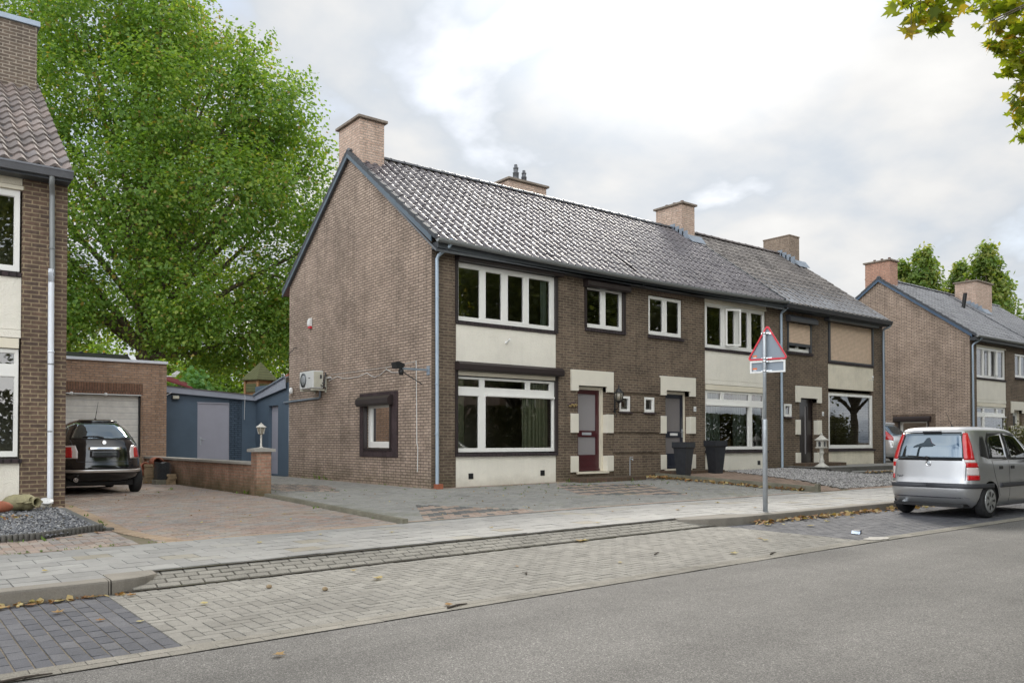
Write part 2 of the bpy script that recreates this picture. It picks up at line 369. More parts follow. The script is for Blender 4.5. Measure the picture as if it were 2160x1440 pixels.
# ------------------------------------------------------------------ mesh builder
ORG = {}
class MB:
    def __init__(s): s.v = []; s.f = []; s.m = []; s.sm = []
    def add(s, vs, fs, m=0, smooth=False):
        o = len(s.v); s.v += [tuple(p) for p in vs]
        for f in fs: s.f.append(tuple(i + o for i in f)); s.m.append(m); s.sm.append(smooth)
        return s
    def quad(s, a, b, c, d, m=0): return s.add([a, b, c, d], [(0, 1, 2, 3)], m)
    def box(s, x0, x1, y0, y1, z0, z1, m=0):
        x0, x1 = min(x0, x1), max(x0, x1); y0, y1 = min(y0, y1), max(y0, y1); z0, z1 = min(z0, z1), max(z0, z1)
        vs = [(x, y, z) for z in (z0, z1) for y in (y0, y1) for x in (x0, x1)]
        return s.add(vs, [(0, 2, 3, 1), (4, 5, 7, 6), (0, 1, 5, 4), (2, 6, 7, 3), (0, 4, 6, 2), (1, 3, 7, 5)], m)
    def bbox(s, x0, x1, y0, y1, z0, z1, r=.01, m=0):
        """box with chamfered edges"""
        bm = bmesh.new(); bmesh.ops.create_cube(bm, size=1)
        cx, cy, cz = (x0 + x1) / 2, (y0 + y1) / 2, (z0 + z1) / 2
        for v in bm.verts: v.co = Vector((cx + v.co.x * abs(x1 - x0), cy + v.co.y * abs(y1 - y0), cz + v.co.z * abs(z1 - z0)))
        bmesh.ops.bevel(bm, geom=bm.edges[:], offset=r, segments=2, affect='EDGES', profile=.6)
        bm.verts.index_update()
        s.add([v.co[:] for v in bm.verts], [[v.index for v in f.verts] for f in bm.faces], m); bm.free(); return s
    def prism(s, pts, d, m=0):
        """polygon pts (3D, planar) extruded by vector d"""
        n = len(pts); d = Vector(d); a = [Vector(p) for p in pts]; b = [p + d for p in a]
        nrm = Vector((0, 0, 0))
        for i in range(n): nrm += a[i].cross(a[(i + 1) % n])
        fl = nrm.dot(d) > 0
        fs = [tuple(range(n))[::-1] if fl else tuple(range(n)), tuple(range(n, 2 * n)) if fl else tuple(range(n, 2 * n))[::-1]]
        for i in range(n):
            j = (i + 1) % n
            fs.append((i, j, n + j, n + i) if fl else (j, i, n + i, n + j))
        return s.add(a + b, fs, m)
    def tube(s, path, r, n=8, m=0, cap=True, smooth=True):
        P = [Vector(p) for p in path]; rs = r if hasattr(r, '__len__') else [r] * len(P)
        vs = []; up = Vector((0, 0, 1)); last = None
        for i, p in enumerate(P):
            t = (P[min(i + 1, len(P) - 1)] - P[max(i - 1, 0)]).normalized()
            if last is None:
                a = t.cross(up if abs(t.z) < .9 else Vector((1, 0, 0))).normalized()
            else:
                a = (last - t * last.dot(t)).normalized()
            last = a; b = t.cross(a)
            for k in range(n):
                q = 2 * PI * k / n
                vs.append(p + (a * math.cos(q) + b * math.sin(q)) * rs[i])
        fs = []
        for i in range(len(P) - 1):
            for k in range(n):
                j = (k + 1) % n
                fs.append((i * n + k, i * n + j, (i + 1) * n + j, (i + 1) * n + k))
        s.add(vs, fs, m, smooth)
        if cap:
            o = len(vs)
            s.add([vs[k] for k in range(n)], [tuple(range(n))[::-1]], m)
            s.add([vs[o - n + k] for k in range(n)], [tuple(range(n))], m)
        return s
    def lathe(s, prof, c, n=16, m=0, axis='z', smooth=True, sq=0):
        """prof: (radius, height) pairs turned round an axis through c"""
        vs = []
        for r, h in prof:
            for k in range(n):
                q = 2 * PI * k / n + (PI / n if sq else 0)
                a, b = r * math.cos(q), r * math.sin(q)
                vs.append((c[0] + a, c[1] + b, c[2] + h) if axis == 'z' else ((c[0] + h, c[1] + a, c[2] + b) if axis == 'x' else (c[0] + b, c[1] + h, c[2] + a)))
        fs = []
        for i in range(len(prof) - 1):
            for k in range(n):
                j = (k + 1) % n
                fs.append((i * n + k, i * n + j, (i + 1) * n + j, (i + 1) * n + k))
        fs.append(tuple(range(n))[::-1]); fs.append(tuple((len(prof) - 1) * n + k for k in range(n)))
        return s.add(vs, fs, m, smooth)
    def sweepx(s, prof, xs, zoff=None, m=0):
        """closed (y,z) profile swept along x; zoff(x) lifts it"""
        n = len(prof); vs = []
        for x in xs:
            dz = zoff(x) if zoff else 0
            vs += [(x, y, z + dz) for y, z in prof]
        fs = []
        for i in range(len(xs) - 1):
            for k in range(n):
                j = (k + 1) % n
                fs.append((i * n + k, i * n + j, (i + 1) * n + j, (i + 1) * n + k))
        fs.append(tuple(range(n))[::-1]); fs.append(tuple((len(xs) - 1) * n + k for k in range(n)))
        return s.add(vs, fs, m)
    def build(s, name, mats, parent=None, smooth=None, rnds=None, recalc=True):
        me = bpy.data.meshes.new(name)
        o = Vector(ORG.get(parent.name, (0, 0, 0))) if parent else Vector((0, 0, 0))
        me.from_pydata([tuple(Vector(p) - o) for p in s.v], [], s.f)
        for x in (mats if isinstance(mats, (list, tuple)) else [mats]): me.materials.append(x)
        me.polygons.foreach_set('material_index', s.m)
        me.polygons.foreach_set('use_smooth', s.sm if smooth is None else [smooth] * len(s.f))
        me.update()
        if recalc:
            bm = bmesh.new(); bm.from_mesh(me); bmesh.ops.recalc_face_normals(bm, faces=bm.faces); bm.to_mesh(me); bm.free()
        # box UV in metres
        uv = me.uv_layers.new(name='UVMap')
        nl = len(me.loops)
        if nl:
            vi = np.empty(nl, np.int32); me.loops.foreach_get('vertex_index', vi)
            co = np.empty(len(me.vertices) * 3); me.vertices.foreach_get('co', co); co = co.reshape(-1, 3) + np.array(o)
            nr = np.empty(len(me.polygons) * 3); me.polygons.foreach_get('normal', nr); nr = np.abs(nr.reshape(-1, 3))
            lt = np.empty(len(me.polygons), np.int32); me.polygons.foreach_get('loop_total', lt)
            ax = np.repeat(np.argmax(nr, 1), lt); p = co[vi]
            u = np.where(ax == 0, p[:, 1], p[:, 0]); w = np.where(ax == 2, p[:, 1], p[:, 2])
            uv.data.foreach_set('uv', np.stack([u, w], 1).ravel())
        if rnds is not None:
            a = me.attributes.new('rnd', 'FLOAT', 'FACE'); a.data.foreach_set('value', rnds)
        ob = bpy.data.objects.new(name, me); COL.objects.link(ob)
        if parent: ob.parent = parent; ORG[ob.name] = tuple(o)
        return ob

def tag(o, label, cat, group=None, kind=None):
    if label: o['label'] = label
    if cat: o['category'] = cat
    if group: o['group'] = group
    if kind: o['kind'] = kind
    return o
def thing(name, label, cat, loc=(0, 0, 0), rz=0, group=None, local=False):
    o = bpy.data.objects.new(name, None); COL.objects.link(o)
    o.empty_display_size = .2
    o.location = loc; o.rotation_euler = (0, 0, rz)
    ORG[o.name] = (0, 0, 0) if local else tuple(loc)
    return tag(o, label, cat, group)
def struct(o): o['kind'] = 'structure'; return o
def lone(mb, name, mats, label, cat, base, group=None, **k):
    """a thing that is one mesh, its origin at its base"""
    d = Vector(base); mb.v = [tuple(Vector(p) - d) for p in mb.v]
    o = mb.build(name, mats, None, **k); o.location = d
    return tag(o, label, cat, group)
def npmesh(name, V, F, mat, parent=None, rnds=None, smooth=False, loc=None):
    """V (n,3) array, F (m,k) array of equal-sized faces"""
    me = bpy.data.meshes.new(name)
    V = np.asarray(V, np.float32); F = np.asarray(F, np.int32)
    m, k = F.shape
    me.vertices.add(len(V)); me.vertices.foreach_set('co', V.ravel())
    me.loops.add(m * k); me.loops.foreach_set('vertex_index', F.ravel())
    me.polygons.add(m)
    me.polygons.foreach_set('loop_start', np.arange(0, m * k, k, dtype=np.int32))
    me.polygons.foreach_set('loop_total', np.full(m, k, np.int32))
    me.polygons.foreach_set('use_smooth', np.full(m, smooth))
    me.materials.append(mat); me.update(calc_edges=True); me.validate()
    if rnds is not None:
        a = me.attributes.new('rnd', 'FLOAT', 'FACE'); a.data.foreach_set('value', np.asarray(rnds, np.float32))
    ob = bpy.data.objects.new(name, me); COL.objects.link(ob)
    if parent: ob.parent = parent
    if loc is not None: ob.location = loc
    return ob
# ------------------------------------------------------------------ ground, road, paving
def sheet(name, x0, x1, y0, y1, mat, dz=0., nx=24, ny=10, zf=None):
    xs = np.linspace(x0, x1, nx); ys = np.linspace(y0, y1, ny)
    V = [(x, y, (zf(x, y) if zf else G(x, y)) + dz) for y in ys for x in xs]
    F = [(j * nx + i, j * nx + i + 1, (j + 1) * nx + i + 1, (j + 1) * nx + i) for j in range(ny - 1) for i in range(nx - 1)]
    return struct(npmesh(name, V, F, mat))
def pavers(name, cells, mat, zf, gap=.004, cham=.004, depth=.010, jit=.0012, seed=0):
    gap *= .8; cham *= .7; jit *= .35; depth *= .8
    """cells: (cx, cy, hx, hy, angle).  every stone has its own bevelled top, colour value and slight settling"""
    r = np.random.default_rng(seed + len(cells)); n = len(cells)
    V = np.zeros((n, 8, 3)); C = np.array(cells, float)
    ca, sa = np.cos(C[:, 4]), np.sin(C[:, 4])
    hz = r.normal(0, jit, n); tx = r.normal(0, jit * 2, n); ty = r.normal(0, jit * 2, n)
    for k, (sx, sy) in enumerate(((-1, -1), (1, -1), (1, 1), (-1, 1))):
        for lay in (0, 1):
            ins = gap + (cham if lay else 0)
            lx, ly = sx * (C[:, 2] - ins), sy * (C[:, 3] - ins)
            x = C[:, 0] + lx * ca - ly * sa; y = C[:, 1] + lx * sa + ly * ca
            z = np.array([zf(a, b) for a, b in zip(x, y)]) + hz + tx * sx + ty * sy - (0 if lay else depth)
            V[:, k + 4 * lay] = np.stack([x, y, z], 1)
    F = []
    base = np.arange(n)[:, None] * 8
    for q in ((4, 5, 6, 7), (0, 1, 5, 4), (1, 2, 6, 5), (2, 3, 7, 6), (3, 0, 4, 7)): F.append(base + np.array(q))
    F = np.stack(F, 1).reshape(-1, 4)
    return struct(npmesh(name, V.reshape(-1, 3), F, mat, rnds=np.repeat(r.random(n), 5)))
def running(x0, x1, y0, y1, l, w, along='x', phase=0., off=.5):
    out = []
    a0, a1, b0, b1 = (x0, x1, y0, y1) if along == 'x' else (y0, y1, x0, x1)
    nb = max(1, round((b1 - b0) / w)); wb = (b1 - b0) / nb
    for j in range(nb):
        s = a0 - l + ((phase + j * off) % 1.) * l
        while s < a1:
            p, q = max(s, a0), min(s + l, a1)
            if q - p > .03:
                c = ((p + q) / 2, b0 + (j + .5) * wb)
                out.append((c[0], c[1], (q - p) / 2, wb / 2, 0) if along == 'x' else (c[1], c[0], wb / 2, (q - p) / 2, 0))
            s += l
    return out
def herring(x0, x1, y0, y1, w, ok=None):
    out = []
    n = int(max(x1 - x0, y1 - y0) / w) + 6
    for i in range(-n * 2, n * 2):
        for j in range(-n, n):
            bx, by = i + 2 * j, i - 2 * j
            for (ax, ay, lx, ly) in ((0, 0, 2, 1), (0, 1, 1, 2)):
                xa, xb = x0 + (bx + ax) * w, x0 + (bx + ax + lx) * w
                ya, yb = y0 + (by + ay) * w, y0 + (by + ay + ly) * w
                xa, xb, ya, yb = max(xa, x0), min(xb, x1), max(ya, y0), min(yb, y1)
                if xb - xa > .025 and yb - ya > .025:
                    c = ((xa + xb) / 2, (ya + yb) / 2)
                    if ok is None or ok(*c): out.append((c[0], c[1], (xb - xa) / 2, (yb - ya) / 2, 0))
    return out
ZR = lambda x, y: slope(x, .001) - .228
ZW = lambda x, y: slope(x, .001) - .105
# far ground, one sheet to the horizon
V = []; xs = [-600, -200, -80, -60, -30, 0, 30, 60, 80, 200, 600]; ys = [-600, -200, -60, -30, -14.6, -9.9, -7.1, -6.9, -4.8, 0, 10, 30, 80, 200, 600]
for y in ys:
    for x in xs: V.append((x, y, (G(x, y) if y > -7 else Groad(x)) - .05))
nx = len(xs)
struct(npmesh('ground', V, [(j * nx + i, j * nx + i + 1, (j + 1) * nx + i + 1, (j + 1) * nx + i) for j in range(len(ys) - 1) for i in range(nx - 1)], M_soil))
sheet('road', -60, 80, -14.6, -9.94, M_asphalt, -.004, 60, 8, ZR)
sheet('parking_lane_bed', -40, 60, -9.97, -7.46, M_joint, -.010, 60, 4, ZR)
sheet('pavement_bed', -40, 60, -7.16, -5.0, M_joint, -.010, 60, 4, ZW)
pavers('road_edge_strip', running(-22, 40, -9.94, -9.74, .30, .1, 'x'), M_strip, lambda x, y: ZR(x, y) + .004, .002, .002, .004)
XL, XR = -8.07, .32
pavers('grey_parking_pavers', herring(XL, XR, -9.74, -7.51, .105), M_grey, ZR, .0042)
sheet('parking_lane_bed', -16, XL, -9.74, -7.5, M_jointpale, -.0065, 8, 4, ZR)
pavers('dark_parking_pavers', running(-16, XL, -9.74, -7.51, .21, .105, 'y') , M_dark, ZR, .005)
pavers('dark_parking_pavers', running(XR, 24, -9.74, -7.6, .21, .105, 'x'), M_dark, ZR, .004)
rampz = lambda x, y: slope(x, .001) + float(np.interp(y, [-7.49, -7.13], [-.208, -.122]))
sheet('crossing_bed', -8, 1., -7.505, -7.12, M_joint, -.012, 20, 4, rampz)
pavers('crossing_pavers', running(-7.85, .35, -7.495, -7.135, .21, .09, 'x'), M_ramp, rampz, .0075)
slabs = running(-24, 50, -7.12, -5.06, .355, .294, 'x')
pavers('pavement_slabs', slabs, M_slab, ZW, .004, .003, .010, .0018)
pavers('pavement_slabs', running(-24, -8.02, -7.33, -7.12, .355, .21, 'x') + running(.9, 40, -7.42, -7.12, .355, .15, 'x'), M_slab, ZW, .004, .003)

def kerb(name, outer, inner, tops):
    """outer/inner: matching xy polylines; tops: height above the parking lane along it"""
    mb = MB(); n = len(outer); vs = []
    for (ox, oy), (ix, iy), t in zip(outer, inner, tops):
        zb = ZR(ox, oy) - .06; zt = ZR(ox, oy) + t
        r = min(.022, t * .3)
        d = Vector((ix - ox, iy - oy)); L = max(d.length, 1e-4); d /= L
        vs += [(ox, oy, zb), (ox + d.x * .008, oy + d.y * .008, zt - r), (ox + d.x * r * .6, oy + d.y * r * .6, zt - r * .25), (ox + d.x * r * 1.6, oy + d.y * r * 1.6, zt), (ix, iy, ZW(ix, iy) + .003 if t > .1 else zt), (ix, iy, zb)]
    fs = []
    for i in range(n - 1):
        for k in range(5): fs.append((i * 6 + k, (i + 1) * 6 + k, (i + 1) * 6 + k + 1, i * 6 + k + 1))
    fs.append(tuple(range(6))); fs.append(tuple((n - 1) * 6 + k for k in range(6))[::-1])
    mb.add(vs, fs); return struct(mb.build(name, M_kerb))
def kline(x0, x1, step): return list(np.arange(x0, x1, step)) + [x1]
xsL = kline(-24, -8.03, .997)
for a, b in zip(xsL[:-1], xsL[1:]):
    kerb('kerb', [(a + .003, -7.50), (b - .003, -7.50)], [(a + .003, -7.335), (b - .003, -7.335)], [.123, .123])
arc = [(-8.02, -7.50, .123), (-7.92, -7.485, .123), (-7.80, -7.44, .12), (-7.70, -7.375, .115), (-7.62, -7.29, .112), (-7.565, -7.20, .108), (-7.55, -7.13, .104)]
kerb('kerb', [(x, y) for x, y, t in arc], [(x if k < 4 else -7.72 + .02 * k, -7.125) for k, (x, y, t) in enumerate(arc)], [t for *_, t in arc])
arc = [(-.28, -7.135, .112), (-.24, -7.22, .112), (-.12, -7.34, .114), (.12, -7.46, .117), (.42, -7.55, .12), (.78, -7.60, .123), (1.2, -7.615, .123)]
kerb('kerb', [(x, y) for x, y, t in arc], [(max(x, -.27) + .012, -7.13 if k < 6 else -7.43) for k, (x, y, t) in enumerate(arc)], [t for *_, t in arc])
xsR = kline(1.2, 34, .997)
for a, b in zip(xsR[:-1], xsR[1:]):
    kerb('kerb', [(a + .003, -7.615), (b - .003, -7.615)], [(a + .003, -7.43), (b - .003, -7.43)], [.123, .123])

# --- left drive (brown pavers), its tan border, house 1 forecourt
sheet('drive_bed', -14, 30, -5.08, 0.02, M_jointtan, -.010, 60, 6)
sheet('drive_bed', -14, 30, 0, 12, M_jointtan, -.011, 40, 4)
cells = [c for c in running(-6.98, -3.72, -4.96, 8.95, .205, .1025, 'x')]
pavers('drive_pavers', cells, M_redpave, G, .0055, .004, .008, .002)
pavers('drive_pavers', herring(-16, -7.19, -5.05, -3.55, .1025), M_redpave, G, .004, .004, .008, .003)
# tan border running back from the pavement, slightly curved at its foot
cells = []
for k in range(75):
    y = -4.9 + k * .105
    x = -7.085 + (.30 * max(0, (-3.4 - y) / 1.5) ** 1.7 if y < -3.4 else 0)
    cells.append((x, y, .105, .051, 0.))
pavers('drive_border', cells, M_tan, lambda x, y: G(x, y) + .004, .003)
pavers('drive_border', running(-7.0, -3.75, -5.06, -4.965, .21, .095, 'x'), M_tan, G, .003)
# forecourt of the end house
pavers('forecourt_pavers', running(-3.6, 7.0, -4.86, -.22, .21, .105, 'x'), M_garden, lambda x, y: G(x, y), .004, .003, .007, .0015)
pavers('forecourt_pavers', running(-3.6, -.12, -.22, 10.4, .21, .105, 'y'), M_garden, G, .004, .003, .007, .0015)
pavers('forecourt_border', running(-3.6, 7.0, -5.05, -4.965, .21, .085, 'x') , M_char, G, .003)
pavers('forecourt_border', running(-3.6, 7.0, -4.965, -4.86, .21, .105, 'x') + running(-.12, 7.0, -.125, -.005, .21, .12, 'x') + running(-.125, -.005, -.12, 7.8, .21, .12, 'y'), M_pink, lambda x, y: G(x, y) + .002, .003)
def inlay(name, poly, ang, c, wid):
    """striped panel of pink and charcoal stones laid into the forecourt: real stones, 4 mm proud"""
    n = len(poly); a, b = [], []
    def inside(x, y):
        s = False
        for i in range(n):
            (x0, y0), (x1, y1) = poly[i], poly[(i + 1) % n]
            if (y0 > y) != (y1 > y) and x < (x1 - x0) * (y - y0) / (y1 - y0) + x0: s = not s
        return s
    ca, sa = math.cos(ang), math.sin(ang)
    for i in range(-30, 31):
        for j in range(-40, 41):
            u, v = (i + .5) * .21 + (.105 if j % 2 else 0), (j + .5) * .105
            x, y = c[0] + u * ca - v * sa, c[1] + u * sa + v * ca
            if inside(x, y):
                (a if (int(math.floor((u + v * .5) / wid)) % 2) else b).append((x, y, .105, .0525, ang))
    z = lambda x, y: G(x, y) + .005
    if a: pavers(name, a, M_pink, z, .003)
    if b: pavers(name, b, M_char, z, .003)
inlay('forecourt_inlay', [(-2.15, -2.84), (-3.2, -4.84), (-.85, -4.84)], R(62), (-2.1, -3.9), .34)
inlay('forecourt_inlay', [(3.05, -.62), (1.72, -2.9), (3.75, -4.0), (5.1, -1.6)], R(62), (3.2, -2.2), .30)
inlay('forecourt_inlay', [(-2.04, .23), (-1.2, 2.64), (-1.95, 4.5), (-2.9, 1.9)], R(62), (-2.0, 2.2), .30)
# low concrete edging between the drive and the forecourt
mb = MB()
for k in range(6):
    y0, y1 = -5.1 + k * .87, -5.1 + (k + 1) * .87 - .006
    x = -3.71
    mb.prism([(x, y0, G(x, y0) - .05), (x + .09, y0, G(x, y0) - .05), (x + .09, y0, G(x, y0) + .065), (x, y0, G(x, y0) + .065)], (0, y1 - y0, G(x, y1) - G(x, y0)))
lone(mb, 'concrete_edging', M_mossconcrete, 'low mossy concrete edging between brown drive and grey forecourt', 'edging', (-3.67, -5, -.13))
# second garden: raised by a low concrete kerb, path and gravel
Z2 = lambda x, y: G(x, y) + .10 * max(0., min(1., (y + 5.02) / 1.6))
sheet('garden_bed', 7.05, 13.2, -5.06, 0, M_soil, -.025, 12, 12, Z2)
mb = MB()
for k in range(5):
    y0, y1 = -4.95 + k * .95, -4.95 + (k + 1) * .95 - .008
    mb.prism([(7.0, y0, G(7, y0) - .05), (7.10, y0, G(7, y0) - .05), (7.10, y0, G(7, y0) + .125), (7.0, y0, G(7, y0) + .125)], (0, y1 - y0, G(7, y1) - G(7, y0)))
mb.prism([(7.0, -5.04, -.12), (7.1, -5.04, -.12), (7.1, -5.04, .07), (7.0, -5.04, .07)], (0, .088, .004))
lone(mb, 'concrete_kerb', M_mossconcrete, 'low concrete kerb with leaves against it beside the sign post', 'edging', (7.05, -5, -.05))
pavers('garden_path', [c for c in running(7.12, 9.9, -4.95, -.62, .21, .105, 'x') if c[0] < 8.35 + (c[1] + 4.9) * .34 - .1], M_path, Z2, .004)
pavers('garden_path', running(8.5, 12.98, -5.02, -4.82, .21, .105, 'x'), M_path, Z2, .004)
def stones(name, pts, mat, s0, s1, label=None, cat=None, z=0):
    """many small angular stones as one heap-less bed"""
    n = len(pts); r = np.random.default_rng(n)
    base = np.array([(1, 0, 0), (-1, 0, 0), (0, 1, 0), (0, -1, 0), (0, 0, 1), (0, 0, -1)], float)
    tri = np.array([(0, 2, 4), (2, 1, 4), (1, 3, 4), (3, 0, 4), (2, 0, 5), (1, 2, 5), (3, 1, 5), (0, 3, 5)])
    V = base[None] * (s0 + (s1 - s0) * r.random((n, 1, 1))) * (.6 + .8 * r.random((n, 6, 1))) * np.array([1, 1, .7])
    a = r.random(n) * 6.28; ca, sa = np.cos(a)[:, None], np.sin(a)[:, None]
    X = V[..., 0] * ca - V[..., 1] * sa; Y = V[..., 0] * sa + V[..., 1] * ca
    V = np.stack([X, Y, V[..., 2]], 2) + np.array(pts)[:, None, :]
    F = (np.arange(n)[:, None, None] * 6 + tri[None]).reshape(-1, 3)
    o = npmesh(name, V.reshape(-1, 3), F, mat, rnds=np.repeat(r.random(n), 8))
    o['kind'] = 'stuff'
    return tag(o, label, cat)
pts = []
while len(pts) < 9000:
    x, y = rnd.uniform(8.3, 13.0), rnd.uniform(-4.8, -.35)
    if x > 8.38 + (y + 4.9) * .34: pts.append((x, y, Z2(x, y) + rnd.uniform(-.01, .012)))
stones('gravel_bed', pts, M_gravel2, .018, .034, 'pale grey gravel bed in front of the house with planters', 'gravel')
# third garden: terrace of grey blocks
mb = MB()
T3 = .235
mb.bbox(13.05, 19.3, -1.75, -1.62, -.1, T3 + .01, .01); mb.bbox(13.05, 19.3, -2.5, -2.37, -.1, T3 - .11, .01); mb.bbox(13.05, 13.17, -2.36, -.02, -.1, T3 - .03, .01)
lone(mb, 'garden_step', M_darkconcrete, 'grey block edging of raised terrace under the house with beige shutters', 'edging', (16, -2, .1))
sheet('terrace', 13.17, 19.3, -1.62, 0, M_garden, 0, 4, 4, lambda x, y: T3)
sheet('terrace', 13.17, 19.3, -2.37, -1.75, M_garden, 0, 4, 4, lambda x, y: T3 - .12)
pts = [(x, y, G(x, y) + .03 + rnd.uniform(-.01, .012)) for x, y in ((rnd.uniform(13.1, 19.5), rnd.uniform(-5, -2.5)) for _ in range(6000))]
stones('gravel_bed', pts, M_gravel2, .018, .034, 'pale grey gravel in front of the terrace with the stone lantern', 'gravel')
sheet('side_drive', 19.5, 26.6, -5.05, 9, M_garden, .004, 10, 10)
sheet('front_garden', 26.7, 45, -5.05, 0, M_soil, .02, 10, 4)
# left bed of dark gravel behind a palisade edging
def bedok(x, y): return -9.4 < x < -7.31 and -3.9 < y < -.05 and (y > -3.40 or x < -7.98 or y > -3.40 - (-7.3 - x) * .75)
pts = []
while len(pts) < 7000:
    x, y = rnd.uniform(-9.4, -7.16), rnd.uniform(-3.9, -.3)
    if bedok(x, y): pts.append((x, y, G(x, y) + .035 + rnd.uniform(-.012, .012)))
sheet('gravel_base', -9.4, -7.3, -3.40, 0, M_soil, .02, 6, 6)
stones('gravel_bed', pts, M_gravel, .012, .026, 'dark grey gravel bed behind the palisade edging by left house', 'gravel')
mb = MB()
path = [(-9.4, -3.93), (-8.35, -3.93), (-8.12, -3.94), (-8.0, -3.86), (-7.27, -3.42)]
d = 0
for (xa, ya), (xb, yb) in zip(path[:-1], path[1:]):
    L = math.hypot(xb - xa, yb - ya); n = max(1, round(L / .062))
    for k in range(n):
        t = (k + .5) / n; x, y = xa + (xb - xa) * t, ya + (yb - ya) * t
        mb.lathe([(.030, -.05), (.030, .075 + rnd.uniform(-.004, .004)), (.024, .085)], (x, y, G(x, y)), 8)
mb.bbox(-7.245, -7.15, -3.52, -3.40, -.18, -.10, .008)
lone(mb, 'palisade_edging', M_darkconcrete, 'row of short half-round palisades edging the dark gravel bed', 'edging', (-8, -3.9, -.17))
pavers('bed_border', running(-7.30, -7.2, -3.4, -.35, .2, .1, 'y'), M_char, lambda x, y: G(x, y) + .03, .004)
pavers('bed_border', running(-9.4, -7.2, -.33, -.02, .2, .1, 'x'), M_tan, lambda x, y: G(x, y) + .03, .004)
# opposite side of the street (seen only in the window reflections)
sheet('opposite_pavement', -40, 60, -22, -14.6, M_slab, .12, 30, 4, ZR)
# ------------------------------------------------------------------ houses
M_room = plain('room_wall', (.48, .44, .37), .8)
W, D = 6.5, 7.8
M_verge = plain('verge_tile_grey', (.055, .06, .068), .7, var=.25, scale=6)
EY, EZ, RY, RZ = -.30, 5.47, 3.9, 8.50          # eave edge and ridge
def plate(mb, x0, x1, z0, z1, holes, y0, y1, m=0, mr=None, outer=True, axis='y'):
    """an upright slab with rectangular holes; y0 is its face, y1 its back"""
    x0, x1 = min(x0, x1), max(x0, x1)
    H = [(min(a, b), max(a, b), c, d) for a, b, c, d in holes]
    mr = m if mr is None else mr
    xs = sorted(set([x0, x1] + [min(max(q, x0), x1) for h in H for q in h[:2]]))
    zs = sorted(set([z0, z1] + [min(max(q, z0), z1) for h in H for q in h[2:]]))
    P = (lambda x, y, z: (x, y, z)) if axis == 'y' else (lambda x, y, z: (y, x, z))
    for i in range(len(xs) - 1):
        for j in range(len(zs) - 1):
            cx, cz = (xs[i] + xs[i + 1]) / 2, (zs[j] + zs[j + 1]) / 2
            if any(a < cx < b and c < cz < d for a, b, c, d in H): continue
            mb.quad(P(xs[i], y0, zs[j]), P(xs[i + 1], y0, zs[j]), P(xs[i + 1], y0, zs[j + 1]), P(xs[i], y0, zs[j + 1]), m)
    for a, b, c, d in H:
        a2, b2, c2, d2 = max(a, x0), min(b, x1), max(c, z0), min(d, z1)
        if a > x0: mb.quad(P(a, y0, c2), P(a, y1, c2), P(a, y1, d2), P(a, y0, d2), mr)
        if b < x1: mb.quad(P(b, y1, c2), P(b, y0, c2), P(b, y0, d2), P(b, y1, d2), mr)
        if c > z0: mb.quad(P(a2, y0, c), P(b2, y0, c), P(b2, y1, c), P(a2, y1, c), mr)
        if d < z1: mb.quad(P(a2, y1, d), P(b2, y1, d), P(b2, y0, d), P(a2, y0, d), mr)
    if outer:
        mb.quad(P(x0, y0, z0), P(x0, y0, z1), P(x0, y1, z1), P(x0, y1, z0), mr); mb.quad(P(x1, y0, z0), P(x1, y1, z0), P(x1, y1, z1), P(x1, y0, z1), mr)
        mb.quad(P(x0, y0, z1), P(x1, y0, z1), P(x1, y1, z1), P(x0, y1, z1), mr); mb.quad(P(x0, y0, z0), P(x0, y1, z0), P(x1, y1, z0), P(x1, y0, z0), mr)

def window(par, X, x0, x1, z0, z1, lights, y=.05, fmat=None, glass=None, dep=.07, sash=True, axis='y', name='window'):
    """frame with its lights; sashes stand a little inside the frame; one pane mesh as sub-part"""
    mb = MB(); L = [(X(a), X(b), c, d) for a, b, c, d in lights]
    plate(mb, X(x0), X(x1), z0, z1, L, y, y + (dep if axis == 'y' or y < 0 else dep), 0, axis=axis)
    pn = MB(); s = 1
    for a, b, c, d in L:
        a, b = min(a, b), max(a, b)
        if sash:
            t = .010
            plate(mb, a + .001, b - .001, c + .001, d - .001, [(a + t, b - t, c + t, d - t)], y + .016, y + .055, 0, axis=axis)
        if axis == 'y': pn.quad((a, y + .045, c), (b, y + .045, c), (b, y + .045, d), (a, y + .045, d))
        else: pn.quad((y + .045, a, c), (y + .045, b, c), (y + .045, b, d), (y + .045, a, d))
    o = mb.build(name, fmat or M_white, par, recalc=False)
    pn.build('pane', glass or M_glass, o, recalc=False)
    return o

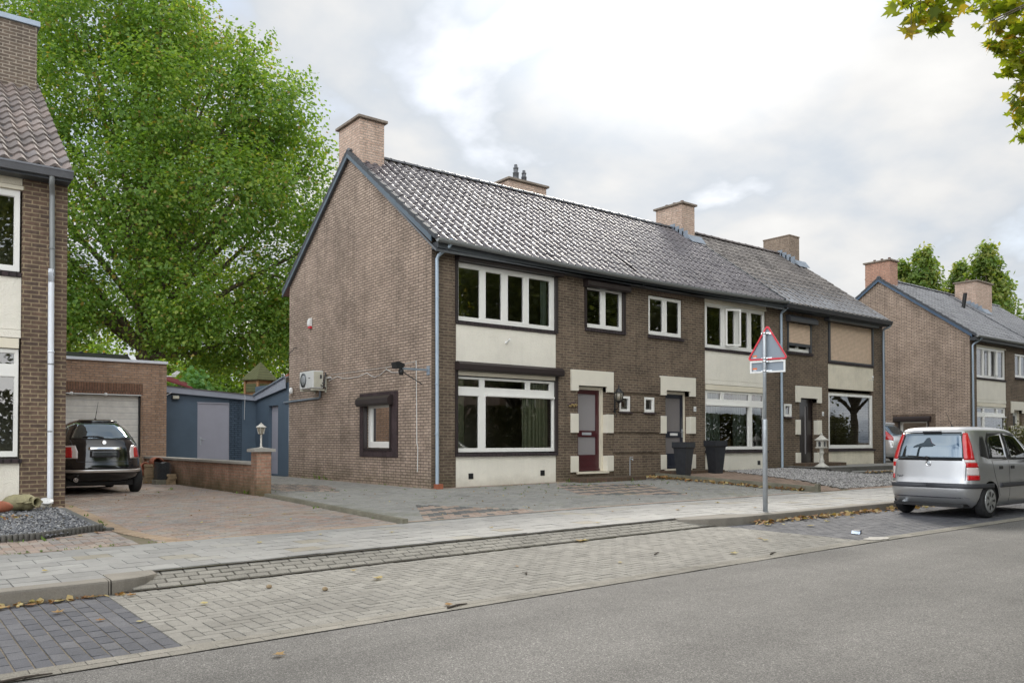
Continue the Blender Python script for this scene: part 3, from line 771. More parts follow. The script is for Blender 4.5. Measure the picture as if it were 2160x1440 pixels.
def prof_gloss(f): return .038 * math.sin(PI * f / .46) ** .9 if f < .46 else -.014 * math.sin(PI * (f - .46) / .54)
def prof_wave(f): return .038 * math.cos(2 * PI * f)
def prof_flat(f): return .030 * math.sin(PI * f / .30) if f < .30 else (.0 if f < .9 else .006)
def tiles(par, x0, x1, e, r, mat, tw=.238, tl=.345, prof=prof_gloss, sag=None, seed=0, name='roof', S=9, lip=.022, rake=0):
    g = np.random.default_rng(seed)
    L = math.hypot(r[0] - e[0], r[1] - e[1]); dy, dz = (r[0] - e[0]) / L, (r[1] - e[1]) / L
    ny, nz = (-dz, dy) if dy > 0 else (dz, -dy)
    nc = max(1, round((x1 - x0) / tw)); w = (x1 - x0) / nc; nr = max(1, math.ceil(L / tl - .15)); tl = L / nr
    V, F, RN = [], [], []
    o = Vector(ORG[par.name])
    fs = [k / S for k in range(S + 1)]
    for k in range(nr):
        for c in range(nc):
            jz, jt, jx = g.normal(0, .0022), g.normal(0, .003), g.normal(0, .0015)
            b = len(V)
            for f in fs:
                x = x0 + (c + f) * w + jx; h = prof(f)
                for s, hh in ((k * tl - .012, h - .010), (k * tl - .012, h + lip), (k * tl - .012, h + lip), ((k + 1) * tl + .02, h + .002)):
                    s = min(s, L)
                    q = hh + jz + jt * (f - .5) * 2
                    z = e[1] + dz * s + nz * q
                    if sag: z += sag(x) * (1 - s / L)
                    V.append((x - o.x, e[0] + dy * s + ny * q - o.y, z - o.z))
            v = g.random()
            for i in range(S):
                a = b + i * 4
                if dy > 0: F += [(a, a + 4, a + 5, a + 1), (a + 2, a + 6, a + 7, a + 3)]
                else: F += [(a + 1, a + 5, a + 4, a), (a + 3, a + 7, a + 6, a + 2)]
                RN += [v, v]
            # closed left end of the tile
    ob = npmesh(name, V, F, mat, par, RN)
    ob.data.polygons.foreach_set('use_smooth', np.tile([False, True], len(F) // 2)); ORG[ob.name] = ORG[par.name]
    return ob

def halfround(y, z, r, th=.006, n=8):
    a = [(y + r * math.cos(PI + PI * k / n), z + r * math.sin(PI + PI * k / n)) for k in range(n + 1)]
    b = [(y + (r - th) * math.cos(PI + PI * k / n), z + (r - th) * math.sin(PI + PI * k / n)) for k in range(n + 1)]
    return a + b[::-1]

def chimney(par, x0, x1, y0, y1, zb, zt, mat, pots=(), cap=M_cap, capt=.07, over=.075, parent_is_roof=True):
    mb = MB()
    mb.box(x0, x1, y0, y1, zb, zt)
    o = mb.build('chimney', mat, par)
    c = MB(); c.bbox(x0 - over, x1 + over, y0 - over, y1 + over, zt, zt + capt, .012); c.build('chimney_cap', cap, o)
    for (px, py, r, h, tall) in pots:
        p = MB()
        if tall: p.lathe([(r * 1.15, 0), (r, .02), (r * .95, h * .55), (r * 1.1, h * .57), (r * .75, h * .6), (r * .8, h * .8), (r * .95, h * .82), (r * .6, h * .86), (r * .55, h)], (px, py, zt + capt), 12)
        else: p.lathe([(r, 0), (r, h), (r * .8, h + .005), (r * .8, h - .03)], (px, py, zt + capt), 12)
        p.build('chimney_pot', M_ridge if tall else M_step, o)
    return o

def downpipe(par, X, xt, xb, zt, zbot, mat, y=-.065, r=.041, brackets=(4.2, 2.3, 1.2), zel=5.05, yt=-.30, foot=True):
    mb = MB()
    mb.tube([(X(xt), yt, zt), (X(xt), yt, zt - .10), (X(xt) * .85 + X(xb) * .15, yt * .8 + y * .2, zt - .16), (X(xt) * .1 + X(xb) * .9, yt * .1 + y * .9, zel + .08), (X(xb), y, zel), (X(xb), y, zel - .3), (X(xb) + .015, y, zbot)], r, 12)
    for z in brackets:
        mb.lathe([(r + .007, -.012), (r + .007, .012)], (X(xb) + .006, y, z), 12)
    return mb.build('downpipe', mat, par)

def house(X0, mir, label, c):
    X = (lambda x: X0 + W - x) if mir else (lambda x: X0 + x)
    wl, wr = (c.get('gr'), c.get('gl')) if mir else (c.get('gl'), c.get('gr'))
    t = thing(c.get('name', 'terraced_house'), label, 'house', (X0 + W / 2, 0, G(X0 + W / 2, 0)), 0, 'brick row houses along the street')
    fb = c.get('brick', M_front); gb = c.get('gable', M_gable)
    zb = -.25
    bay = (.65, 3.64, zb - 1, 5.48)
    dr = (4.35, 5.35, .26, 2.45); sw = (5.82, 6.23, 1.82, 2.235); uw = (4.63, 6.03, 3.93, 5.04)
    small = c.get('small', True); H = [bay, dr, uw] + ([sw] if small else [])
    mb = MB(); plate(mb, X(0), X(W), zb, 5.50, [(X(a), X(b), z0, z1) for a, b, z0, z1 in H], 0, .16, 0, outer=False)
    # string bands beside the door: projecting panels with dark joints between
    if c.get('bands', True):
        for (z0, z1) in ((-.2, .68), (.745, 1.215), (1.28, 1.775), (1.835, 2.265), (2.33, 2.795)):
            for (a, b) in ([(5.595, 5.80), (6.25, 6.498)] if 1.8 < z0 < 2 else [(5.595, 6.498)]):
                mb.box(X(a), X(b), -.042, .0, z0, z1)
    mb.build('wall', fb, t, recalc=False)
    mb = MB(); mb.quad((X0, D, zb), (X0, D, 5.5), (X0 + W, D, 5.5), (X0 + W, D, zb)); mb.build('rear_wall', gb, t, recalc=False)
    s = MB()   # soldier course over the upper window
    s.box(X(4.60), X(6.06), -.004, .02, 5.06, 5.30); s.build('lintel', M_soldier, t)
    # gable walls
    for side, g in ((0, wl), (1, wr)):
        gx = X0 if side == 0 else X0 + W
        g2 = MB(); hs = c.get('gable_holes', []) if g else []
        plate(g2, 0, D, zb, 5.5, hs, gx, gx + (.14 if side == 0 else -.14), 0, axis='x', outer=False)
        sl = (RZ - EZ) / (RY - EY)
        pts = [(gx, 0, 5.5), (gx, 0, EZ + sl * (0 - EY) - .05), (gx, RY, RZ - .05), (gx, D, EZ + sl * (0 - EY) - .05), (gx, D, 5.5)]
        g2.add(pts, [(0, 1, 2, 3, 4) if side else (4, 3, 2, 1, 0)])
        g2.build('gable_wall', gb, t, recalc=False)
    # inside: dark floors and a partition so that the rooms close
    i = MB(); i.box(X0 + .02, X0 + W - .02, .18, D - .02, 2.62, 2.74); i.box(X0 + .02, X0 + W - .02, 3.6, 3.7, .05, 2.62); i.box(X0 + .02, X0 + W - .02, 3.6, 3.7, 2.74, 5.4)
    i.box(X0 + .02, X0 + W - .02, .18, D - .02, .0, .08); i.box(X0 + .02, X0 + W - .02, .18, D - .02, 5.4, 5.46)
    i.build('interior_wall', M_room if not c.get('lightroom') else M_cream, t)
    # --- bay: plaster panels, sills
    pm = c.get('plaster', M_plaster)
    def panel(z0, z1, nm='plaster_panel'):
        p = MB(); p.bbox(X(.655), X(3.635), .012, .15, z0, z1, .006); p.build(nm, pm, t)
    panel(zb, .69); panel(2.835, 3.68)
    def sill(a, b, z, h=.06, out=.05):
        q = MB(); q.prism([(X(a), -out, z - h), (X(a), .09, z - h), (X(a), .09, z + .02), (X(a), -out, z)], (X(b) - X(a), 0, 0)); return q.build('window_sill', M_sill, t)
    sill(.63, 3.66, .75); sill(.66, 3.63, 3.75, .07, .02); sill(4.60, 6.06, 3.93, .08)
    sh = c.get('shutter', 'none')
    # ground floor bay window
    gw = c.get('gwin', 'std')
    zt = 2.62
    if gw == 'std':
        L = [(.73, 1.33, .87, 2.08), (1.51, 3.56, .87, 2.08), (.73, 1.36, 2.27, 2.46), (1.48, 2.72, 2.27, 2.46), (2.84, 3.48, 2.27, 2.46)]
        o = window(t, X, .68, 3.61, .79, 2.52, L, .045)
        if c.get('drip', True):
            q = MB(); q.bbox(X(1.5), X(3.57), -.03, .045, 2.075, 2.125, .01); q.build('vent_strip', M_white, o)
        q = MB(); q.bbox(X(.68), X(3.61), .0, .10, 2.53, 2.625 if sh == 'brown' else 2.69, .006); q.build('top_board', M_cream, t)
        if sh == 'brown': q = MB(); q.box(X(.69), X(3.60), .02, .06, 2.505, 2.528); q.build('vent_gap', M_black, t)
    else:   # one large pane
        o = window(t, X, .68, 3.61, .79, 2.68, [(.79, 3.49, .90, 2.60)], .045)
    zg = 2.835
    if sh == 'brown':
        q = MB(); q.prism([(X(.62), -.20, 2.665), (X(.62), -.17, 2.63), (X(.62), .02, 2.63), (X(.62), .02, 2.835), (X(.62), -.12, 2.835), (X(.62), -.20, 2.77)], (X(3.74) - X(.62), 0, 0))
        for a in (.625, 3.61): q.box(X(a), X(a + .07), -.03, .04, .76, 2.63)
        q.build('roller_shutter_box', M_darkbox, t)
    elif gw == 'std':
        q = MB(); q.bbox(X(.655), X(3.635), .0, .12, 2.70, 2.83, .006); q.build('top_board', M_plaster, t)
    # upper bay window
    if sh == 'beige':
        q = MB(); plate(q, X(.74), X(3.50), 3.80, 5.08, [], .03, .06); q.build('closed_roller_shutter', M_beige, t)
        q = MB(); q.box(X(.655), X(.74), -.02, .1, 3.76, 5.1); q.box(X(3.50), X(3.60), -.02, .1, 3.76, 5.1); q.box(X(.74), X(3.5), .0, .1, 3.735, 3.80)
        q.prism([(X(.62), -.20, 5.10), (X(.62), .06, 5.10), (X(.62), .06, 5.36), (X(.62), -.10, 5.36), (X(.62), -.20, 5.28)], (X(3.86) - X(.62), 0, 0)); q.build('roller_shutter_box', M_anth, t)
    else:
        L = [(.75, 1.36, 3.86, 4.99), (1.51, 1.99, 3.88, 4.98), (2.16, 2.65, 3.88, 4.98), (2.80, 3.49, 3.86, 4.99)]
        op = c.get('open')
        o = window(t, X, .68, 3.61, 3.775, 5.09, L, .045)
        if sh != 'brown' and op:   # one casement stands ajar
            a, b, z0, z1 = L[op]
            q = MB(); plate(q, X(a), X(b), z0, z1, [(X(a) + .05 * (1 if X(b) > X(a) else -1), X(b) - .05 * (1 if X(b) > X(a) else -1), z0 + .05, z1 - .05)], 0, .05)
            piv = Vector((X(a) if op == 1 else X(b), .02, 0)); ang = R(26) * (1 if (X(b) > X(a)) == (op == 1) else -1)
            q.v = [tuple(piv + Matrix.Rotation(-ang, 3, 'Z') @ (Vector(p) - piv)) for p in q.v]
            q.build('open_casement', M_white, o)
        if sh == 'brown':
            q = MB(); q.prism([(X(.62), -.19, 5.15), (X(.62), -.15, 5.10), (X(.62), .03, 5.10), (X(.62), .03, 5.40), (X(.62), -.10, 5.42), (X(.62), -.19, 5.33)], (X(3.76) - X(.62), 0, 0))
            q.box(X(.622), X(3.66), -.16, .02, 5.33, 5.47)
            for a in (.625, 3.61): q.box(X(a), X(a + .07), -.03, .04, 3.70, 5.10)
            q.build('roller_shutter_box', M_darkboard, t)
        else:
            q = MB(); q.bbox(X(.655), X(3.635), -.004, .12, 5.165, 5.47, .006); q.build('cream_board', c.get('topboard', M_plaster), t)
            q = MB(); q.bbox(X(.64), X(3.65), -.012, .12, 5.095, 5.16, .006); q.build('top_board', M_cream, t)
    # upper small window
    if c.get('usmall') == 'beige':
        window(t, X, 4.66, 6.0, 3.96, 5.02, [(4.74, 5.28, 4.05, 4.94), (5.38, 5.92, 4.05, 4.94)], .07)
        q = MB(); plate(q, X(4.72), X(5.94), 4.22, 4.86, [], .0, .03); q.build('closed_roller_shutter', M_beige, t)
        q = MB(); q.box(X(4.64), X(4.72), -.02, .05, 3.96, 5.02); q.box(X(5.94), X(6.02), -.02, .05, 3.96, 5.02); q.box(X(4.72), X(5.94), -.01, .03, 4.13, 4.22)
        q.prism([(X(4.52), -.19, 4.88), (X(4.52), .0, 4.88), (X(4.52), .0, 5.09), (X(4.52), -.11, 5.09), (X(4.52), -.19, 5.0)], (X(6.10) - X(4.52), 0, 0)); q.build('roller_shutter_box', M_anth, t)
    else:
        window(t, X, 4.66, 6.0, 3.96, 5.02, [(4.72, 5.25, 4.05, 4.95), (5.40, 5.94, 4.05, 4.95)], .03 if c.get('usmall') is None else .06)
        if c.get('usmall') == 'brown':
            q = MB(); q.prism([(X(4.55), -.19, 5.0), (X(4.55), -.15, 4.965), (X(4.55), .0, 4.965), (X(4.55), .0, 5.19), (X(4.55), -.11, 5.19), (X(4.55), -.19, 5.10)], (X(6.12) - X(4.55), 0, 0))
            for a in (4.59, 6.0): q.box(X(a), X(a + .07), -.03, .03, 3.94, 4.965)
            q.build('roller_shutter_box', M_darkbox, t)
    if small:
        o = window(t, X, 5.825, 6.225, 1.825, 2.23, [(5.885, 6.165, 1.89, 2.17)], -.02, sash=(c.get('door') != 'red'))
        if c.get('door') == 'red':   # hopper sash tilted inwards
            q = MB(); q2 = MB(); plate(q, 5.89 + X0, 6.16 + X0, 1.9, 2.16, [(5.94 + X0, 6.11 + X0, 1.95, 2.11)], .03, .06)
            M = Matrix.Rotation(R(-16), 4, 'X'); pv = Vector((0, .03, 1.9)); q.v = [tuple(pv + M @ (Vector(p) - pv)) for p in q.v]
            q.build('tilted_sash', M_white, o)
        q = MB(); q.prism([(X(5.80), -.10, 1.775), (X(5.80), -.0, 1.775), (X(5.80), .0, 1.82), (X(5.80), -.10, 1.79)], (X(6.27) - X(5.80), 0, 0)); q.build('window_sill', M_surround, t)
    # --- door with its painted block surround
    q = MB(); cs = M_creamstone
    q.prism([(X(4.11), -.05, 2.31), (X(4.11), -.05, 2.84), (X(5.59), -.05, 2.84), (X(5.59), -.05, 2.31), (X(5.35), -.05, 2.31), (X(5.35), -.05, 2.45), (X(4.35), -.05, 2.45), (X(4.35), -.05, 2.31)], (0, .20, 0))
    q.build('door_lintel', cs, t)
    for z0, z1 in ((1.25, 1.735), (.26, .665)):
        for xa_, xb_ in ((4.11, 4.352), (5.348, 5.59)):
            q = MB(); q.bbox(X(xa_), X(xb_), -.05, .12, z0, z1, .012); q.build('surround_block', cs, t)
    dk = c.get('door', 'red')
    q = MB(); yf = .15
    if dk != 'slim':
        q.box(X(4.355), X(4.42), yf, .24, .27, 2.445); q.box(X(5.26), X(5.345), yf - .04, .24, .27, 2.445); q.box(X(4.42), X(5.26), yf, .24, 2.36, 2.445)
    q.box(X(4.30), X(5.40), -.07, .24, .215, .262)
    q.build('door_frame', M_cream if dk != 'slim' else M_darkdoor, t)
    dm = {'red': M_red, 'navy': M_navy, 'slim': M_darkdoor, 'white': M_bwhite}[dk]
    d = MB()
    xa, xb = (4.42, 5.26) if dk != 'slim' else (4.37, 5.33)
    yd = .17
    if dk == 'slim':
        plate(d, X(xa), X(xb), .275, 2.43, [(X(4.66), X(4.80), .62, 2.2)], yd, yd + .05)
        o = d.build('door', dm, t)
        q = MB(); q.quad((X(4.65), yd + .03, .6), (X(4.81), yd + .03, .6), (X(4.81), yd + .03, 2.22), (X(4.65), yd + .03, 2.22)); q.build('glazing', M_frost, o)
    elif dk == 'white':
        plate(d, X(xa), X(xb), .275, 2.36, [(X(4.6), X(5.1), 1.5, 2.2)], yd, yd + .05); o = d.build('door', dm, t)
        q = MB(); q.quad((X(4.6), yd + .03, 1.5), (X(5.1), yd + .03, 1.5), (X(5.1), yd + .03, 2.2), (X(4.6), yd + .03, 2.2)); q.build('glazing', M_black, o)
    else:
        hs = [(4.52, 5.08 + .07, 1.31, 2.25), (4.52, 5.15, .69, 1.15)]
        plate(d, X(xa), X(xb), .275, 2.36, [(X(a), X(b), z0, z1) for a, b, z0, z1 in hs], yd, yd + .05)
        d.bbox(X(4.42), X(5.26), yd - .035, yd, .275, .335, .01); d.box(X(4.53), X(5.14), yd - .006, yd, .40, .43); d.box(X(4.53), X(5.14), yd - .006, yd, .56, .575)
        o = d.build('door', dm, t)
        for k, (a, b, z0, z1) in enumerate(hs):
            q = MB(); q.quad((X(a), yd + .03, z0), (X(b), yd + .03, z0), (X(b), yd + .03, z1), (X(a), yd + .03, z1)); q.build('glazing', M_frost if dk == 'red' else M_frostdark, o)
        q = MB(); q.bbox(X(4.66), X(4.98), yd - .012, yd, 1.195, 1.265, .004); q.build('letter_plate', M_steel if dk == 'red' else M_bwhite, o)
    if dk in ('navy', 'slim'):
        hx = 4.44 if dk == 'navy' else 5.24
        q = MB(); q.bbox(X(hx), X(hx + .04), yd - .015, yd, 1.15, 1.38, .005); q.tube([(X(hx + .02), yd, 1.3), (X(hx + .02), yd - .05, 1.3), (X(hx + .12), yd - .05, 1.3)], .009, 6); q.build('handle', M_steel, o)
    # --- roof
    sag = c.get('sag')
    tm, pf, tw, tl = c.get('tiles', (M_tilegloss, prof_gloss, .238, .345))
    x0 = X0 - (.08 if wl else 0); x1 = X0 + W + (c.get('over', .12) if wr else 0)
    rf = tiles(t, x0, x1, (EY, EZ + c.get('ez', 0)), (RY, RZ), tm, tw, tl, pf, sag, lip=c.get('lip', .022), seed=int(abs(X0) * 10) + 77)
    sl = (RZ - EZ) / (RY - EY)
    q = MB(); yb = D + .30; q.prism([(x0, RY + .02, RZ - .02), (x0, yb, EZ - .02), (x0, yb, EZ + .05), (x0, RY + .02, RZ + .05)], (x1 - x0, 0, 0))
    q.prism([(x0 + .02, EY + .03, EZ - .06), (x0 + .02, RY, RZ - .08), (x0 + .02, RY, RZ - .03), (x0 + .02, EY + .03, EZ - .01)], (x1 - x0 - .04, 0, 0))
    if not sag: q.build('roof_deck', M_ridge, rf)
    else:
        q.v = [tuple(Vector(p) + Vector((0, 0, -.24 if p[1] < EY + .05 else -.10))) for p in q.v]; q.build('roof_deck', M_ridge, rf)
    # ridge tiles
    q = MB(); n = max(1, round((x1 - x0) / .40)); ww = (x1 - x0) / n
    for k in range(n):
        xa = x0 + k * ww; jz = rnd.uniform(-.006, .006)
        for (ra, rb, xs_, xe) in ((.085, .095, 0, .05), (.075, .085, .05, 1.0)):
            pr = [(RY + rb * 1.15 * math.cos(PI * i / 8), RZ + .012 + jz + rb * math.sin(PI * i / 8)) for i in range(9)]
            q.sweepx(pr, [xa + xs_ * ww, xa + xe * ww - .004])
    q.build('ridge_tiles', c.get('ridgemat', M_ridge), rf)
    # barge boards and verge tiles on exposed gables
    for side, g in ((0, wl), (1, wr)):
        if not g: continue
        xo = x0 if side == 0 else x1
        s_ = -1 if side == 0 else 1
        q = MB()
        lo = .62 if c.get('board', True) else 0
        for (ya, za, yb2, zb2) in ((EY + .16, EZ + .12 * sl, RY, RZ), (D + .30, EZ, RY, RZ)):
            q.prism([(xo, ya, za - .155), (xo, yb2, zb2 - .155), (xo, yb2, zb2 - .015), (xo, ya, za - .015)], (s_ * .03, 0, 0))
        q.build('barge_board', c.get('boardmat', M_fascia), rf)
        q = MB(); L = math.hypot(RY - EY, RZ - EZ); nr = round(L / tl)
        for k in range(nr):
            for sgn in (1, -1):
                a, b = k / nr, (k + .97) / nr
                ya = EY + (RY - EY) * a if sgn > 0 else D + .3 - (D + .3 - RY) * a
                yb2 = EY + (RY - EY) * b if sgn > 0 else D + .3 - (D + .3 - RY) * b
                za, zb2 = EZ + (RZ - EZ) * a + .065, EZ + (RZ - EZ) * b + .045
                q.prism([(xo + s_ * .035, ya, za - .10), (xo + s_ * .035, yb2, zb2 - .10), (xo + s_ * .035, yb2, zb2 + .005), (xo + s_ * .035, ya, za + .008)], (-s_ * .10, 0, 0))
        q.build('verge_tiles', M_verge, rf)
    # gutter
    zo = sag if sag else None
    ez = c.get('ez', 0)
    xs_ = list(np.linspace(x0 + .02, x1 + (.02 if not wr else .1), 12))
    q = MB()
    if c.get('gutter') == 'box':
        q.sweepx([(EY - .10, EZ - .05 + ez), (EY - .09, EZ - .05 + ez), (EY - .05, EZ - .15 + ez), (EY + .06, EZ - .15 + ez), (EY + .06, EZ + .0 + ez), (EY + .05, EZ + .0 + ez), (EY + .05, EZ - .14 + ez), (EY - .045, EZ - .14 + ez), (EY - .085, EZ - .02 + ez), (EY - .10, EZ - .02 + ez)], xs_, zo)
    else:
        q.sweepx(halfround(EY - .035, EZ - .005 + ez, .082), xs_, zo)
        for k in range(int((x1 - x0) / .75) + 1):
            xk = x0 + .1 + k * .75
            q.sweepx([(p, z) for p, z in halfround(EY - .035, EZ - .003 + ez, .087, .004)], [xk, xk + .022], zo)
        for xe in (xs_[0], xs_[-1]):
            pr = halfround(EY - .035, EZ - .005 + ez, .082)[:9]; dzz = zo(xe) if zo else 0
            q.add([(xe, a, b + dzz) for a, b in pr], [tuple(range(9))])
    gt = q.build('gutter', c.get('guttermat', M_gutter), t)
    q = MB(); fz = lambda x: (zo(x) if zo else 0)
    q.sweepx([(EY + .03, EZ - .19 + ez), (-.005, EZ - .19 + ez), (-.005, EZ - .05 + ez), (EY + .03, EZ - .05 + ez)], [max(p, X0 + (.0 if wl else 0)) for p in xs_[:-1]] + [min(xs_[-1], X0 + W)], fz)
    q.build('fascia_board', c.get('fasciamat', M_darkfascia), t)
    for a in c.get('pipes', []): downpipe(t, X, *a)
    for a in c.get('chimneys', []):
        chimney(rf, *a[:7], **a[7])
    if c.get('flash'):
        for (fx, fy0, fy1) in c['flash']:
            q = MB()
            for k in range(4):
                y0 = fy0 + (fy1 - fy0) * k / 4; z0 = EZ + sl * (y0 - EY)
                q.box(fx - .02, fx, y0, y0 + (fy1 - fy0) / 4 + .05, z0, z0 + .34 - .02 * k)
            q.prism([(fx - .02, fy0 - .22, EZ + sl * (fy0 - .22 - EY) + .07), (fx - .02, fy0, EZ + sl * (fy0 - EY) + .07), (fx - .02, fy0, EZ + sl * (fy0 - EY) + .2)], (.74, 0, 0))
            q.build('lead_flashing', M_lead, rf)
    return t

sag12 = lambda x: -.02 - .10 * (1 - ((x - 6.5) / 6.6) ** 2)
P = lambda x, y, r=.06, h=.14, tall=False: (x, y, r, h, tall)
h1 = house(0, False, 'end terraced house with bare brick gable, brown shutter boxes and wine red front door',
    dict(gl=True, shutter='brown', usmall='brown', door='red', sag=sag12, gable_holes=[(1.72, 3.03, .86, 1.95)],
         pipes=[(.32, .10, 5.48, .08, M_zincpipe)],
         chimneys=[(0.002, .70, 3.4, 4.58, 7.9, 9.25, M_chim, dict(pots=[P(.34, 4.0, .07, .16)]))], flash=[]))
h2 = house(6.5, True, 'middle terraced house with navy front door and white windows, one casement ajar',
    dict(shutter='none', usmall=None, door='navy', sag=sag12, open=2, topboard=M_plaster3, lightroom=True,
         pipes=[(-.12, -.06, 5.42, .12, M_zincpipe)],
         chimneys=[(12.40, 13.06, 3.4, 4.6, 7.9, 9.28, M_chim, dict(pots=[P(12.7, 3.65), P(12.7, 4.0), P(12.7, 4.35)])),
                   (5.75, 7.25, 4.62, 5.45, 7.2, 9.12, M_chim, dict(pots=[P(6.0, 5.05, .07, .12), P(6.35, 5.05, .10, .62, True), P(6.68, 5.05, .09, .50, True), P(7.0, 5.05, .07, .12)]))],
         flash=[(12.40, 3.15, 3.9)]))
h3 = house(13.0, True, 'right-hand terraced house with beige roller shutters closed upstairs and brown matt roof',
    dict(gr=True, shutter='beige', usmall='beige', door='slim', gwin='pane', ez=-.07, plaster=M_plaster3, gutter='box',
         guttermat=M_anth, bands=False, over=.2, board=False, ridgemat=M_ridgebrown, tiles=(M_tilematt, prof_flat, .30, .345), boardmat=M_darkfascia,
         pipes=[(-.02, .06, 5.36, .24, M_zinc)],
         chimneys=[(18.82, 19.50, 3.4, 4.6, 7.9, 9.16, M_chimbrown, dict(cap=M_chimbrown, capt=.05, over=.02))], flash=[(18.82, 3.15, 3.9)]))
RX = 26.7
h4 = house(RX, False, 'far right gabled house with grey glossy roof and red brick gable chimney',
    dict(gl=True, shutter='none', usmall=None, door='white', bands=False, open=2, topboard=M_front, small=False, gable_holes=[(1.6, 3.1, .86, 1.95)],
         tiles=(M_tilegrey, prof_flat, .30, .345), boardmat=plain('blue_verge', (.06, .10, .16), .4),
         pipes=[(.45, .13, 5.48, .2, M_zincpipe)],
         chimneys=[(RX + .002, RX + .70, 3.4, 4.58, 7.9, 9.25, M_chimred, dict(pots=[P(RX + .35, 3.6), P(RX + .35, 3.95), P(RX + .35, 4.3)])),
                   (RX + 2.4, RX + 3.9, 5.0, 5.8, 7.2, 9.0, M_chimred, dict(pots=[P(RX + 2.7, 5.4, .07, .15), P(RX + 3.1, 5.4, .07, .15)]))], flash=[]))
h5 = house(RX + 6.5, True, 'house beyond the frame edge sharing the far right grey roof',
    dict(gr=True, shutter='none', usmall=None, door='white', bands=False, topboard=M_front, small=False, tiles=(M_tilegrey, prof_flat, .30, .345),
         chimneys=[(RX + 7.4, RX + 9.2, 2.75, 3.8, 7.3, 9.1, M_chim, dict(pots=[P(RX + 7.6 + .32 * k, 3.3) for k in range(5)]))], flash=[(RX + 7.4, 2.5, 3.2)]))
h6 = house(-13.65, True, 'dark brick house cut off by the left edge with wavy clay tiles and white downpipe',
    dict(gr=True, shutter='none', usmall=None, door='navy', bands=False, brick=M_left, gable=M_left, lip=.042, tiles=(M_tileold, prof_wave, .235, .30), gutter='box', over=.06, topboard=M_plaster3,
         ridgemat=M_ridgebrown, board=False, boardmat=M_darkfascia,
         guttermat=plain('dull_zinc_gutter', (.16, .165, .18), .5, .4, var=.2), pipes=[(.28, .24, 5.36, 3.75, M_gutter), (.24, .24, 3.80, .02, M_pvc, -.065, .046, (2.5,), 3.78, -.065)],
         chimneys=[(-8.6, -7.2, 3.1, 3.75, 7.2, 9.18, M_chimold, dict(cap=M_zinc, capt=.11, over=.05))], flash=[(-8.6, 2.9, 3.5)]))
q = MB(); q.tube([(RX + 5.35, 2.55, 7.3), (RX + 5.35, 2.42, 8.22)], .09, 12); q.lathe([(.16, 0), (.13, .12), (.10, .14)], (RX + 5.35, 2.6, 7.45), 12)
q.build('roof_vent', M_black, h4)
# tile surround, window, shutter box of the gable window
for t, gx in ((h1, 0.), (h4, RX)):
    q = MB(); plate(q, 1.44, 3.30, .66, 2.22, [(1.72, 3.03, .86, 1.95)], gx - .035, gx, axis='x'); q.build('window_surround', M_surround if gx == 0 else M_soldier, t, recalc=False)
    window(t, lambda x: x, 1.74, 3.01, .88, 1.93, [(1.84, 2.91, 1.02, 1.86)], gx + .06, axis='x')
    q = MB(); q.prism([(gx - .20, 1.60, 1.95), (gx - .16, 1.60, 1.90), (gx - .03, 1.60, 1.90), (gx - .03, 1.60, 2.13), (gx - .13, 1.60, 2.13), (gx - .20, 1.60, 2.06)], (0, 1.62, 0))
    for y in (1.70, 3.0): q.box(gx - .06, gx + .03, y, y + .06, .84, 1.9)
    q.box(gx - .06, gx - .02, 1.68, 3.06, .82, .86)
    q.build('roller_shutter_box', M_darkbox, t)
# ------------------------------------------------------------------ traffic sign
sx, sy = 1.83, -7.26; sz = G(sx, sy)
t = thing('traffic_sign', 'back of a red-rimmed triangular road sign with a white-rimmed plate on a galvanised pole', 'sign', (sx, sy, sz))
q = MB(); q.lathe([(.039, -.02), (.039, 1.47), (.034, 1.495), (.028, 1.50)], (sx, sy, sz), 20); q.build('pole_sleeve', M_steel, t)
q = MB(); q.lathe([(.028, 1.46), (.028, 2.90), (.024, 2.905)], (sx, sy, sz), 16); q.build('pole', M_steel, t)
ex, nb = Vector((.293, -.956, 0)), Vector((-.956, -.293, 0))
pc = Vector((sx, sy, sz)) - nb * .055 + ex * .035
def SP(u, z, d=0): return pc + ex * u + Vector((0, 0, z)) + nb * d
def rtri(w, zb, zt, r, n=5):
    c = [(-w / 2, zb), (w / 2, zb), (0, zt)]; out = []
    for i in range(3):
        p, a, b = Vector(c[i]), Vector(c[i - 1]), Vector(c[(i + 1) % 3])
        da, db = (a - p).normalized(), (b - p).normalized()
        for k in range(n):
            s = k / (n - 1); out.append(p + da * r * (1 - s) ** 1.5 * 1.6 + db * r * s ** 1.5 * 1.6)
    return out
def ring(mb, o, i, d0, d1, m=0):
    n = len(o)
    for k in range(n):
        j = (k + 1) % n
        A = [SP(*o[k], d1), SP(*o[j], d1), SP(*i[j], d1), SP(*i[k], d1), SP(*o[k], d0), SP(*o[j], d0), SP(*i[j], d0), SP(*i[k], d0)]
        mb.add(A, [(0, 1, 2, 3), (4, 7, 6, 5), (0, 4, 5, 1), (3, 2, 6, 7)], m)
o_ = rtri(.68, 2.475, 3.062, .035); i_ = rtri(.60, 2.500, 3.012, .02)
q = MB(); q.prism([SP(*p, -.003) for p in o_], -nb * .004); tp = q.build('triangle_plate', M_signgrey, t)
q = MB(); ring(q, o_, i_, -.002, .022); q.build('rim', M_signred, tp)
o_ = [(-.29, 2.265), (.29, 2.265), (.29, 2.462), (-.29, 2.462)]; i_ = [(-.262, 2.292), (.262, 2.292), (.262, 2.435), (-.262, 2.435)]
q = MB(); q.prism([SP(*p, -.003) for p in o_], -nb * .004); pp = q.build('sub_plate', M_signgrey, t)
q = MB(); ring(q, o_, i_, -.002, .022); q.build('rim', M_bwhite, pp)
